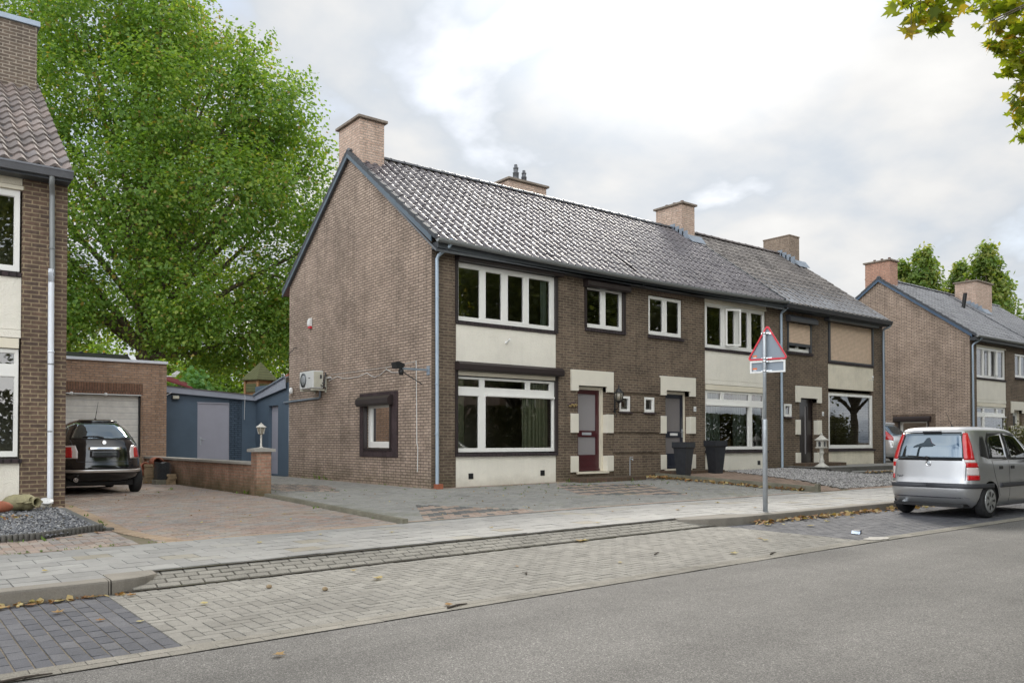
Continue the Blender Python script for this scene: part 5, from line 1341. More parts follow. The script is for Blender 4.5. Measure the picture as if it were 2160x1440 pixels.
# ------------------------------------------------------------------ amphorae and lid by the left house
def amphora(loc, rot, s, mat, lab, name='amphora', handles=True):
    t = thing(name, lab, 'pot', loc, 0, local=True); t.rotation_euler = rot
    q = MB(); q.lathe([(.02, 0), (.06, .02), (.13, .12), (.165, .26), (.16, .38), (.12, .48), (.075, .53), (.068, .57), (.095, .61), (.095, .63), (.078, .63), (.055, .58), (.06, .5), (.10, .42)], (0, 0, 0), 20); q.v = [tuple(Vector(p) * s) for p in q.v]; q.build('body', mat, t)
    if handles:
        for d in (-1, 1):
            q = MB(); q.tube([(d * .07, 0, .56), (d * .15, 0, .57), (d * .185, 0, .50), (d * .145, 0, .42)], .018, 8); q.v = [tuple(Vector(p) * s) for p in q.v]; q.build('handle', mat, t)
amphora((-8.10, -.50, .085), (R(86), 0, R(50)), .75, M_amph, 'mossy olive amphora lying behind the red pot with its mouth away from the drive')
amphora((-7.92, -.42, .085), (R(88), 0, R(30)), .80, M_amph, 'mossy olive amphora lying on the gravel with its dark mouth towards the street')
amphora((-8.0, -.95, .05), (R(84), 0, R(-78)), .52, M_terra, 'small red clay amphora lying on the dark gravel', handles=False)
amphora((-8.5, -.75, .07), (R(86), 0, R(-60)), .7, M_terra, 'clay amphora cut off by the left edge of the photo', handles=True)
t = thing('drain_pot', 'white plastic lid on a drum at the foot of the white downpipe', 'lid', (-7.45, -.22, -.05))
q = MB(); q.lathe([(.115, 0), (.13, .2)], (0, 0, 0), 20); M = Matrix.Translation((-7.46, -.22, -.05)) @ Matrix.Rotation(R(14), 4, 'X') @ Matrix.Scale(.66, 4); q.v = [tuple(M @ Vector(p)) for p in q.v]; q.build('drum', M_stone, t)
q = MB(); q.lathe([(.15, .20), (.155, .215), (.145, .235), (.05, .24)], (0, 0, 0), 20)
for k in range(5): q.lathe([(.012, .238), (.008, .252)], (.06 * math.cos(k * 1.256), .06 * math.sin(k * 1.256), 0), 6)
q.v = [tuple(M @ Matrix.Rotation(R(10), 4, 'X') @ Vector(p)) for p in q.v]; q.build('lid', M_bwhite, t)
# low wall and plants right of the row
t = thing('side_wall', 'low dark brick wall behind the right-hand downpipe', 'wall', (21, -.6, .15))
q = MB(); q.box(19.75, 22.6, -.62, -.42, -.1, .93); q.build('wall', M_front, t)
q = MB(); q.box(20.1, 21.5, -.64, -.62, .62, .78); q.box(19.78, 20.4, -.64, -.62, .30, .5); q.build('patch', M_chimbrown, t)
# ------------------------------------------------------------------ cars
class Shape:
    """car body as stacked plan outlines: rear xr(z), nose xf(z), half width w(z), squareness n(z)"""
    def __init__(s, xr, xf, w, n, zs): s.xr, s.xf, s.w, s.n, s.zs = xr, xf, w, n, zs
    def f(s, tab, z): return float(np.interp(z, [a for a, _ in tab], [b for _, b in tab]))
    def par(s, z):
        xr, xf, w, n = s.f(s.xr, z), s.f(s.xf, z), s.f(s.w, z), s.f(s.n, z)
        return (xr + xf) / 2, (xf - xr) / 2, w, n
    def ang(s, th, z):
        c, a, w, n = s.par(z); cs, sn = math.cos(th), math.sin(th); e = 2 / n
        return Vector((c + a * math.copysign(abs(cs) ** e, cs), w * math.copysign(abs(sn) ** e, sn), z))
    def side(s, x, z, sg):
        c, a, w, n = s.par(z); t = min(abs((x - c) / a), 1)
        return Vector((x, sg * w * (1 - t ** n) ** (1 / n), z))
    def rear(s, y, z):
        c, a, w, n = s.par(z); t = min(abs(y / w), 1)
        return Vector((c - a * (1 - t ** n) ** (1 / n), y, z))
    def front(s, y, z):
        c, a, w, n = s.par(z); t = min(abs(y / w), 1)
        return Vector((c + a * (1 - t ** n) ** (1 / n), y, z))
def shell(grid, off, thick=.02, mb=None, m=0, cen=(1.8, 0, .8)):
    mb = mb or MB(); R_, C_ = len(grid), len(grid[0]); N = []
    for i in range(R_):
        row = []
        for j in range(C_):
            a = grid[i][min(j + 1, C_ - 1)] - grid[i][max(j - 1, 0)]; b = grid[min(i + 1, R_ - 1)][j] - grid[max(i - 1, 0)][j]
            n = a.cross(b); n = n.normalized() if n.length > 1e-9 else Vector((0, 0, 1))
            if n.dot(grid[i][j] - Vector(cen)) < 0: n = -n
            row.append(n)
        N.append(row)
    top = [grid[i][j] + N[i][j] * off for i in range(R_) for j in range(C_)]
    bot = [grid[i][j] + N[i][j] * (off - thick) for i in range(R_) for j in range(C_)]
    n = R_ * C_; fs = []
    for i in range(R_ - 1):
        for j in range(C_ - 1):
            q = (i * C_ + j, i * C_ + j + 1, (i + 1) * C_ + j + 1, (i + 1) * C_ + j)
            fs.append(q); 
    per = [(0, j) for j in range(C_)] + [(i, C_ - 1) for i in range(1, R_)] + [(R_ - 1, j) for j in range(C_ - 2, -1, -1)] + [(i, 0) for i in range(R_ - 2, 0, -1)]
    for k in range(len(per)):
        a, b = per[k], per[(k + 1) % len(per)]
        fs.append((a[0] * C_ + a[1], b[0] * C_ + b[1], n + b[0] * C_ + b[1], n + a[0] * C_ + a[1]))
    mb.add(top + bot, fs, m, True)
    return mb
def lin(a, b, n): return [a + (b - a) * k / (n - 1) for k in range(n)]
def poly_edges(poly, z):
    """x-extent of a convex polygon [(x,z)..] at height z"""
    xs = []
    n = len(poly)
    for k in range(n):
        (x0, z0), (x1, z1) = poly[k], poly[(k + 1) % n]
        if abs(z1 - z0) > 1e-6 and min(z0, z1) - 1e-6 <= z <= max(z0, z1) + 1e-6: xs.append(x0 + (x1 - x0) * (z - z0) / (z1 - z0))
    return (min(xs), max(xs)) if xs else (0, 0)
def patch(fn, poly, off, rows=9, cols=9, thick=.02, mb=None, m=0):
    z0, z1 = min(p[1] for p in poly), max(p[1] for p in poly); g = []
    for z in lin(z0 + 1e-4, z1 - 1e-4, rows):
        a, b = poly_edges(poly, z); g.append([fn(u, z) for u in lin(a, b, cols)])
    return shell(g, off, thick, mb, m)
def car(name, label, loc, rz, S, paint, wheels, rw, group=None, ww=.17, hub=M_hub, arch=.045):
    t = thing(name, label, 'car', loc, rz, group, local=True)
    mb = MB(); NT = 96; vs = []
    for z in S.zs: vs += [S.ang(2 * PI * k / NT, z) for k in range(NT)]
    fs = []
    for i in range(len(S.zs) - 1):
        for k in range(NT): j = (k + 1) % NT; fs.append((i * NT + k, i * NT + j, (i + 1) * NT + j, (i + 1) * NT + k))
    fs.append(tuple(range(NT))[::-1]); fs.append(tuple((len(S.zs) - 1) * NT + k for k in range(NT)))
    mb.add(vs, fs, 0, True)
    tmp = mb.build('tmp_body', [paint, M_black]); 
    c = MB()
    for x in wheels:
        for sg in (-1, 1): c.lathe([(rw + arch, -.16), (rw + arch, .16)], (x, sg * (S.f(S.w, .4) - .06), rw), 40, axis='y', smooth=False)
    cut = c.build('tmp_cut', [M_black])
    md = tmp.modifiers.new('b', 'BOOLEAN'); md.object = cut; md.operation = 'DIFFERENCE'; md.solver = 'EXACT'
    md.material_mode = 'TRANSFER'
    bpy.context.view_layer.update(); dg = bpy.context.evaluated_depsgraph_get()
    me = bpy.data.meshes.new_from_object(tmp.evaluated_get(dg)); me.name = 'body'
    for o in (tmp, cut): d = o.data; bpy.data.objects.remove(o); bpy.data.meshes.remove(d)
    me.set_sharp_from_angle(angle=R(38))
    b = bpy.data.objects.new('body', me); COL.objects.link(b); b.parent = t; ORG[b.name] = (0, 0, 0)
    for x in wheels:
        for sg in (-1, 1):
            y = sg * (S.f(S.w, .4) - (.015 if rw < .288 else .045)); yi = y - sg * ww
            w = MB(); pr = [(rw * .66, 0), (rw * .9, .0), (rw * .97, .018), (rw, .04), (rw, ww - .04), (rw * .97, ww - .015), (rw * .7, ww)]
            w.lathe([(r, y - sg * d) for r, d in pr], (x, 0, rw), 36, axis='y'); o = w.build('wheel', M_rubber, t)
            w = MB(); w.lathe([(.001, y + sg * .012), (rw * .12, y + sg * .012), (rw * .16, y + sg * .003), (rw * .5, y + sg * .012), (rw * .66, y + sg * .014), (rw * .70, y + sg * .004), (rw * .70, y - sg * .01)], (x, 0, rw), 36, axis='y'); h = w.build('hub_cap', hub, o)
            w = MB()
            for k in range(7):
                a = k * 2 * PI / 7; d1, d2 = Vector((math.cos(a), 0, math.sin(a))), Vector((-math.sin(a), 0, math.cos(a))); cc = Vector((x, y + sg * .006, rw))
                w.prism([cc + d1 * rw * .28 - d2 * rw * .03, cc + d1 * rw * .28 + d2 * rw * .03, cc + d1 * rw * .54 + d2 * rw * .085, cc + d1 * rw * .54 - d2 * rw * .085], (0, sg * .010, 0))
            w.build('hub_slots', M_black, h)
    u = MB(); u.box(wheels[0] - .2, wheels[1] + .2, -S.f(S.w, .4) + .2, S.f(S.w, .4) - .2, .16, .3); u.build('underbody', M_black, t)
    return t
def add(t, mb, name, mat, **k): return mb.build(name, mat, t, **k)
def mk(fn): return fn
zs = [.17, .20, .24, .28, .34, .40, .46, .52, .58, .64, .70, .76, .82, .88, .93, .97, 1.0, 1.03, 1.06, 1.10, 1.15, 1.2, 1.25, 1.3, 1.35, 1.39, 1.42, 1.445, 1.465, 1.485, 1.5, 1.513, 1.523, 1.53, 1.535, 1.538]
SP_ = Shape(xr=[(.17, .20), (.24, .10), (.34, .03), (.46, .0), (.56, .0), (.60, .035), (.70, .05), (.93, .07), (.97, .075), (1.2, .125), (1.40, .19), (1.465, .225), (1.5, .29), (1.523, .48), (1.535, .80), (1.538, 1.1)],
            xf=[(.17, 3.34), (.3, 3.48), (.5, 3.54), (.65, 3.52), (.78, 3.46), (.86, 3.36), (.93, 3.12), (.98, 2.86), (1.03, 2.74), (1.42, 2.10), (1.485, 1.92), (1.513, 1.75), (1.53, 1.5), (1.538, 1.3)],
            w=[(.17, .70), (.24, .755), (.34, .785), (.5, .795), (.7, .793), (.88, .785), (.97, .765), (1.2, .715), (1.40, .655), (1.465, .625), (1.5, .575), (1.523, .47), (1.535, .28), (1.538, .12)],
            n=[(.17, 6.5), (.6, 6.5), (.93, 7), (1.2, 6.5), (1.45, 6), (1.52, 4), (1.538, 2.5)], zs=zs)
PL = (4.20, -8.75, Groad(5.4) + .002)
pt = car('parked_car', 'silver hatchback with tall red tail lights parked at the kerb', PL, 0, SP_, M_silver, (.62, 2.92), .285)
rearf = lambda y, z: SP_.rear(y, z)
pt.scale = (.99, .95, .985)
add(pt, patch(rearf, [(-.60, .985), (.60, .985), (.575, 1.18), (.52, 1.405), (-.52, 1.405), (-.575, 1.18)], .006, 12, 15), 'rear_window', M_carglass)
q = patch(rearf, [(-.63, .955), (.63, .955), (.60, 1.18), (.545, 1.432), (-.545, 1.432), (-.60, 1.18)], .003, 12, 15); add(pt, q, 'window_seal', M_black)
for sg in (-1, 1):
    th = lambda u, z, sg=sg: SP_.ang(sg * R(u), z)
    q = patch(th, [(133, .97), (158, .97), (156, 1.30), (152, 1.415), (140, 1.415), (135, 1.2)], .008, 14, 10); tl = add(pt, q, 'tail_light', M_taillight)
    q = patch(th, [(131, .925), (157, .925), (158, .968), (132, .968)], .009, 4, 10); add(tl, q, 'clear_band', M_tailclear)
    q = patch(th, [(128, .845), (155, .845), (156, .923), (130, .923)], .009, 5, 10); add(tl, q, 'red_band', M_taillight)
    q = patch(th, [(126, .715), (153, .715), (155, .843), (128, .843)], .008, 6, 10); add(tl, q, 'clear_lens', M_tailclear)
    q = patch(th, [(126, .635), (152, .635), (153, .713), (126, .713)], .009, 5, 10); add(tl, q, 'red_lens', M_taillight)
q = MB()
for a, b in ((100, 180), (180, 260)):
    patch(lambda u, z: SP_.ang(R(u), z), [(a, .50), (b, .50), (b, .575), (a, .575)], .012, 4, 40, .02, q)
add(pt, q, 'bumper_strip', M_trim)
q = MB(); patch(rearf, [(-.585, .60), (.585, .60), (.585, .612), (-.585, .612)], .002, 3, 14, .004, q)
for sg in (-1, 1):
    patch(rearf, [(sg * .60 - .004, .61), (sg * .60 + .004, .61), (sg * .612 + .004, .955), (sg * .612 - .004, .955)], .002, 8, 2, .004, q)
patch(rearf, [(-.66, .335), (.66, .335), (.60, .352), (-.60, .352)], .003, 3, 14, .006, q)
add(pt, q, 'tailgate_seams', M_trim)
q = MB(); q.lathe([(.052, 0), (.05, .008), (.04, .011), (.038, .006)], (-.0, 0, 0), 24, axis='x'); q.v = [(SP_.rear(0, .90)[0] - p[0] * 1 - .001, p[1], p[2] + .905) for p in q.v]; add(pt, q, 'round_badge', M_chrome)
q = MB(); q.lathe([(.036, 0), (.030, .007)], (0, 0, 0), 20, axis='x'); q.v = [(SP_.rear(0, .90)[0] - p[0] - .002, p[1], p[2] + .905) for p in q.v]; add(pt, q, 'badge_centre', M_steel)
q = MB(); q.tube([(.075, .05, .985), (.055, .05, 1.0), (.07, .12, 1.01), (.095, .40, 1.03)], .012, 6); q.lathe([(.04, -.02), (.035, .02)], (.07, .03, .99), 10, axis='x'); add(pt, q, 'rear_wiper', M_black)
q = MB(); q.bbox(.19, .23, -.16, .16, 1.432, 1.45, .005); add(pt, q, 'high_brake_light', M_trim)
def lettering(txt, size, M, mat, par, name):
    cu = bpy.data.curves.new(name, 'FONT'); cu.body = txt; cu.size = size; cu.extrude = .0015
    o = bpy.data.objects.new('tmp_text', cu); COL.objects.link(o); bpy.context.view_layer.update()
    me = bpy.data.meshes.new_from_object(o.evaluated_get(bpy.context.evaluated_depsgraph_get())); bpy.data.objects.remove(o)
    me.name = name; me.transform(M); me.materials.clear(); me.materials.append(mat)
    ob = bpy.data.objects.new(name, me); COL.objects.link(ob); ob.parent = par; return ob
MT = lambda x, y, z: Matrix.Translation((x, y, z)) @ Matrix.Rotation(R(-90), 4, 'Z') @ Matrix.Rotation(R(90), 4, 'X')
lettering('Panda', .058, MT(SP_.rear(.5, .67)[0] - .004, .56, .665), M_trim, pt, 'badge_lettering')
q = MB(); q.tube([(.22, .42, .245), (.03, .42, .235)], .035, 14); q.lathe([(.026, .0), (.0, .03)], (.028, .42, .235), 12, axis='x'); q.tube([(.2, .40, .25), (.22, .1, .25)], .07, 12); add(pt, q, 'exhaust', M_steel)
q = MB(); q.box(.02, .5, -.6, .6, .19, .24); add(pt, q, 'rear_valance', M_black)
for sg in (-1, 1):
    sf = lambda x, z, sg=sg: SP_.side(x, z, sg)
    q = patch(sf, [(.36, 1.0), (.60, .985), (.60, 1.36), (.50, 1.36), (.40, 1.2)], .006, 9, 5); add(pt, q, 'side_window', M_black)
    q = patch(sf, [(.66, .985), (1.32, .965), (1.32, 1.405), (.84, 1.40), (.70, 1.25)], .006, 10, 8); add(pt, q, 'side_window', M_sideglass)
    q = patch(sf, [(1.42, .963), (2.34, .955), (2.28, 1.06), (2.0, 1.30), (1.86, 1.405), (1.42, 1.41)], .006, 10, 10); add(pt, q, 'side_window', M_sideglass)
    q = MB(); patch(sf, [(.60, .965), (2.6, .945), (2.6, .958), (.60, .98)], .004, 3, 20, .008, q)
    patch(sf, [(.62, .965), (2.5, .95), (2.42, 1.02), (1.9, 1.43), (.8, 1.43), (.64, 1.28)], .003, 14, 20, .01, q); add(pt, q, 'window_surround', M_black)
    q = patch(sf, [(.98, .50), (2.45, .50), (2.45, .575), (.98, .575)], .014, 4, 16); add(pt, q, 'side_moulding', M_trim)
    for xa, xb in ((.93, 1.37), (1.38, 2.5)):
        q = MB(); patch(sf, [(xb - .004, .25), (xb + .004, .25), (xb + .004, .95), (xb - .004, .95)], .002, 8, 2, .004, q)
        if xa < 1: patch(sf, [(.985, .36), (.993, .36), (.80, .70), (.72, .955), (.712, .955), (.79, .70)], .002, 10, 2, .004, q)
        add(pt, q, 'door_seam', M_black)
        hx = xa + .10 if xa < 1 else xa + .12
        q = MB(); g = SP_.side(hx, .83, sg); q.bbox(hx - .07, hx + .07, g[1] - .012, g[1] + .012, .805, .86, .01); add(pt, q, 'door_handle', M_black)
    m = MB(); g = SP_.side(2.22, 1.0, sg); m.bbox(2.15, 2.29, min(g[1], g[1] + sg * .2), max(g[1], g[1] + sg * .2), .96, 1.09, .035); mo = add(pt, m, 'wing_mirror', M_silver)
    m = MB(); m.bbox(2.18, 2.30, min(g[1], g[1] + sg * .19), max(g[1], g[1] + sg * .19), .93, .985, .02); add(mo, m, 'mirror_base', M_black)
q = patch(lambda y, z: SP_.front(y, z), [(-.66, 1.03), (.66, 1.03), (.58, 1.41), (-.58, 1.41)], .006, 8, 12); add(pt, q, 'windscreen', M_carglass)
for sg in (-1, 1):
    q = patch(lambda u, z, sg=sg: SP_.ang(sg * R(u), z), [(20, .62), (50, .66), (48, .84), (24, .80)], .008, 6, 8); add(pt, q, 'headlight', M_tailclear)
q = MB(); q.tube([(.95, 0, 1.53), (.95, 0, 1.55)], .025, 8); q.tube([(.95, 0, 1.54), (.72, 0, 1.78)], [.006, .003], 5); add(pt, q, 'aerial', M_black)

# ---- small black retro car on the drive
zs5 = [.16, .19, .23, .28, .34, .40, .46, .52, .58, .64, .70, .76, .82, .87, .91, .95, .99, 1.03, 1.08, 1.13, 1.18, 1.23, 1.28, 1.32, 1.355, 1.385, 1.41, 1.43, 1.447, 1.46, 1.471, 1.48, 1.486, 1.49]
S5 = Shape(xr=[(.16, .60), (.23, .40), (.28, .17), (.34, .07), (.44, .015), (.52, .0), (.62, .03), (.70, .05), (.85, .08), (.95, .11), (1.05, .165), (1.23, .32), (1.32, .42), (1.385, .51), (1.43, .63), (1.46, .80), (1.48, 1.05), (1.49, 1.35)],
           xf=[(.16, 3.3), (.3, 3.46), (.45, 3.55), (.6, 3.52), (.75, 3.42), (.86, 3.2), (.93, 2.95), (.99, 2.70), (1.35, 2.15), (1.43, 1.98), (1.46, 1.85), (1.48, 1.7), (1.49, 1.5)],
           w=[(.16, .52), (.23, .66), (.28, .77), (.34, .80), (.46, .815), (.64, .815), (.76, .80), (.85, .785), (.95, .755), (1.05, .705), (1.15, .645), (1.23, .595), (1.32, .53), (1.385, .465), (1.43, .39), (1.46, .31), (1.48, .21), (1.49, .08)],
           n=[(.16, 4), (.5, 3.7), (.8, 3.5), (.95, 3.5), (1.3, 3.0), (1.45, 2.6), (1.49, 2.2)], zs=zs5)
bt = car('parked_car', 'small glossy black car with chrome bumper bar standing on the brown drive', (-5.93, 2.95, G(-6, 3.5)), R(90), S5, M_blackpaint, (.64, 2.94), .29)
rf5 = lambda y, z: S5.rear(y, z)
bt.scale = (1.04, 1.05, 1.05)
add(bt, patch(rf5, [(-.53, 1.085), (.53, 1.085), (.46, 1.23), (.36, 1.385), (-.36, 1.385), (-.46, 1.23)], .006, 12, 15), 'rear_window', M_carglass)
add(bt, patch(rf5, [(-.57, 1.065), (.57, 1.065), (.50, 1.23), (.39, 1.405), (-.39, 1.405), (-.50, 1.23)], .003, 12, 15), 'window_seal', M_black)
q = patch(rf5, [(-.36, 1.412), (.36, 1.412), (.31, 1.44), (-.31, 1.44)], .03, 3, 14, .04); add(bt, q, 'roof_spoiler', M_blackpaint)
for sg in (-1, 1):
    th = lambda u, z, sg=sg: S5.ang(sg * R(u), z)
    q = patch(th, [(128, .70), (158, .70), (157, .84), (152, .95), (133, .95), (128, .84)], .012, 10, 12); a = add(bt, q, 'tail_light', M_tailclear)
    q = patch(th, [(131, .715), (150, .715), (149, .84), (146, .92), (136, .92), (132, .84)], .016, 9, 10); add(a, q, 'red_lens', M_taillight)
q = MB(); patch(lambda u, z: S5.ang(R(u), z), [(128, .435), (232, .435), (232, .485), (128, .485)], .016, 5, 44, .02, q); add(bt, q, 'bumper_bar', M_satin)
q = patch(rf5, [(-.29, .865), (.29, .865), (.285, .915), (-.285, .915)], .025, 5, 14, .03); add(bt, q, 'boot_handle', M_chrome)
q = patch(rf5, [(-.27, .725), (.27, .725), (.26, .85), (-.26, .85)], .008, 5, 10, .01); add(bt, q, 'number_plate', plain('blank_plate', (.022, .026, .034), .25, coat=.8))
q = MB(); patch(rf5, [(-.48, .635), (.48, .635), (.48, .645), (-.48, .645)], .003, 3, 14, .005, q)
for sg in (-1, 1): patch(rf5, [(sg * .48 - .006, .64), (sg * .48 + .004, .64), (sg * .56 + .004, 1.07), (sg * .56 - .006, 1.07)], .003, 9, 2, .005, q)
add(bt, q, 'boot_seam', M_trim)
q = MB(); q.lathe([(.048, 0), (.045, .010), (.03, .014)], (0, 0, 0), 20, axis='x'); q.v = [(S5.rear(0, 1.01)[0] - p[0] - .004 + p[2] * .45, p[1], p[2] + 1.01) for p in q.v]; add(bt, q, 'round_badge', M_chrome)
q = MB(); q.tube([(.185, .0, 1.10), (.205, .10, 1.125), (.235, .36, 1.125)], .016, 6); add(bt, q, 'rear_wiper', M_black)
q = MB(); q.tube([(.25, .50, .30), (.08, .50, .295)], .04, 16); q.lathe([(.032, 0), (.0, .03)], (.078, .50, .295), 14, axis='x'); add(bt, q, 'exhaust', M_chrome)
q = MB(); q.lathe([(.03, 0), (.02, .03), (.012, .04)], (.98, 0, 1.46), 10); q.tube([(.98, 0, 1.49), (.72, .0, 1.82)], [.006, .0025], 5); q.tube([(.90, 0, 1.59), (.86, .0, 1.64)], .007, 5); add(bt, q, 'aerial', M_black)
for sg in (-1, 1):
    sf = lambda x, z, sg=sg: S5.side(x, z, sg)
    q = patch(sf, [(.55, 1.06), (1.05, 1.04), (1.05, 1.33), (.78, 1.31)], .005, 8, 6); add(bt, q, 'side_window', M_sideglass)
    q = patch(sf, [(1.12, 1.03), (2.35, .99), (2.0, 1.25), (1.85, 1.33), (1.12, 1.34)], .005, 8, 8); add(bt, q, 'side_window', M_sideglass)
    g = S5.side(2.2, .95, sg); m = MB(); m.bbox(2.12, 2.24, min(g[1], g[1] + sg * .17), max(g[1], g[1] + sg * .17), .93, 1.04, .03); add(bt, m, 'wing_mirror', M_blackpaint)
q = MB(); q.bbox(.40, .8, -.45, .45, .18, .26, .02); add(bt, q, 'rear_valance', M_black)

# ---- silver crossover behind the row, rear towards the street
zs3 = [.22, .28, .36, .44, .52, .6, .7, .8, .9, .98, 1.03, 1.08, 1.15, 1.25, 1.35, 1.42, 1.48, 1.52, 1.55, 1.575, 1.59, 1.6]
S3 = Shape(xr=[(.22, .2), (.36, .06), (.6, .0), (.8, .05), (.98, .14), (1.08, .22), (1.25, .40), (1.42, .55), (1.52, .66), (1.575, .9), (1.6, 1.4)],
           xf=[(.22, 4.0), (.5, 4.2), (.8, 4.1), (.95, 3.7), (1.05, 3.2), (1.42, 2.6), (1.52, 2.35), (1.575, 2.1), (1.6, 1.7)],
           w=[(.22, .80), (.36, .88), (.6, .90), (.9, .88), (1.05, .85), (1.25, .76), (1.42, .68), (1.52, .58), (1.575, .4), (1.6, .1)],
           n=[(.22, 6), (.6, 5.5), (1.0, 5), (1.4, 4), (1.6, 2.4)], zs=zs3)
ct = car('parked_car', 'silver crossover car half hidden behind the low wall at the end of the row', (22.75, .75, G(22, .5)), R(90), S3, M_whitecar, (.85, 3.4), .34)
add(ct, patch(lambda y, z: S3.rear(y, z), [(-.66, 1.05), (.66, 1.05), (.52, 1.47), (-.52, 1.47)], .006, 8, 12), 'rear_window', M_carglass)
for sg in (-1, 1):
    q = patch(lambda u, z, sg=sg: S3.ang(sg * R(u), z), [(118, .92), (150, .86), (154, .98), (146, 1.15), (134, 1.36), (130, 1.36), (132, 1.15)], .010, 14, 8); a = add(ct, q, 'tail_light', M_taillight)
    q = patch(lambda u, z, sg=sg: S3.ang(sg * R(u), z), [(124, 1.02), (131, 1.02), (129, 1.36), (126, 1.36)], .012, 8, 4); add(a, q, 'clear_lens', M_tailclear)
    q = patch(lambda x, z, sg=sg: S3.side(x, z, sg), [(.75, 1.08), (2.9, 1.03), (2.4, 1.46), (1.0, 1.46)], .006, 8, 12); add(ct, q, 'side_window', M_sideglass)
q = patch(lambda y, z: S3.rear(y, z), [(-.5, 1.49), (.5, 1.49), (.45, 1.54), (-.45, 1.54)], .08, 3, 10, .09); add(ct, q, 'roof_spoiler', M_whitecar)
# ------------------------------------------------------------------ trees and plants
FW = Vector((.6156, .788, 0)); RT = Vector((.788, -.6156, 0))
LOBE = np.array([(0, -.5), (.16, -.30), (.5, -.22), (.30, .02), (.42, .34), (.15, .22), (0, .62), (-.15, .22), (-.42, .34), (-.30, .02), (-.5, -.22), (-.16, -.30)])
KITE = np.array([(0, -.5), (.36, -.12), (.26, .25), (0, .5), (-.26, .25), (-.36, -.12)])
SLIM = np.array([(0, -.5), (.14, 0), (0, .5), (-.14, 0)])
def leaves(name, C, size, mat, parent=None, shape=KITE, tilt=.7, seed=1, loc=None, up=(0, 0, 1), droop=0., out=None, hue=None):
    """one leaf polygon at every point of C"""
    g = np.random.default_rng(seed); C = np.asarray(C, float); n = len(C); k = len(shape)
    nrm = g.normal(0, tilt, (n, 3)) + np.array(up)
    if out is not None: nrm += out
    nrm /= np.linalg.norm(nrm, axis=1)[:, None]
    a = g.normal(0, 1, (n, 3)); a -= (a * nrm).sum(1)[:, None] * nrm; a[:, 2] -= droop
    a -= (a * nrm).sum(1)[:, None] * nrm; a /= np.linalg.norm(a, axis=1)[:, None] + 1e-9
    b = np.cross(nrm, a)
    s = size * g.uniform(.65, 1.25, n)
    fold = g.uniform(-.12, .35, n)
    V = C[:, None, :] + s[:, None, None] * (shape[None, :, 0, None] * b[:, None, :] + shape[None, :, 1, None] * a[:, None, :] + (np.abs(shape[None, :, 0]) * fold[:, None])[..., None] * nrm[:, None, :])
    F = np.arange(n * k).reshape(n, k)
    r = g.random(n) if hue is None else np.clip(hue + g.normal(0, .22, n), 0, 1)
    return npmesh(name, V.reshape(-1, 3), F, mat, parent, r, loc=loc)
def blobpts(blobs, ncl, per, spread, seed, shellness=.35, flat=.8):
    g = np.random.default_rng(seed); B = np.array(blobs, float)
    p = B[:, 3] ** 2.3; p /= p.sum(); idx = g.choice(len(B), ncl, p=p)
    d = g.normal(0, 1, (ncl, 3)); d /= np.linalg.norm(d, axis=1)[:, None]
    r = B[idx, 3] * (shellness + (1 - shellness) * g.random(ncl)) ** .6
    c = B[idx, :3] + d * r[:, None] * np.array([1, 1, .9])
    pts = np.repeat(c, per, 0) + g.normal(0, spread, (ncl * per, 3)) * np.array([1, 1, flat])
    hue = np.repeat(g.random(ncl) * .7 + .1, per)
    return pts, np.repeat(d, per, 0), hue, c
def branches(mb, base, trunk, blobs, r0, seed, frac=.55, sub=2):
    g = random.Random(seed); base = Vector(base); top = Vector(trunk[-1])
    n = len(trunk); mb.tube(trunk, [r0 * (1.25 if k == 0 else 1) * (1 - .75 * k / (n - 1)) for k in range(n)], 12)
    for (x, y, z, r) in blobs:
        e = Vector((x, y, z)); t = g.uniform(.25, .8); t = min(max((z * frac - trunk[0][2]) / (trunk[-1][2] - trunk[0][2]), .3), .92)
        k = t * (n - 1); i = min(int(k), n - 2); s = Vector(trunk[i]).lerp(Vector(trunk[i + 1]), k - i)
        mid = s.lerp(e, .5) + Vector((g.uniform(-.4, .4), g.uniform(-.4, .4), g.uniform(-.2, .5)))
        rr = r0 * (1 - .75 * t) * .55
        mb.tube([s, s.lerp(mid, .5) + Vector((0, 0, .15)), mid, mid.lerp(e, .55), e], [rr, rr * .8, rr * .6, rr * .4, rr * .18], 7)
        for q in range(sub):
            d = Vector((g.uniform(-1, 1), g.uniform(-1, 1), g.uniform(-.5, 1))).normalized() * r * .9
            p = mid.lerp(e, g.uniform(.2, .9)); mb.tube([p, p + d * .5 + Vector((0, 0, .1)), p + d], [rr * .3, rr * .2, rr * .08], 5)
M_treebark = plain('brown_bark', (.13, .10, .072), .9, var=.35, scale=3, fine=20, bmp=.5)
M_leafstreet = leafmat('street_leaves', [(0, (.10, .13, .055)), (.5, (.15, .19, .075)), (1, (.24, .26, .10))], .5)
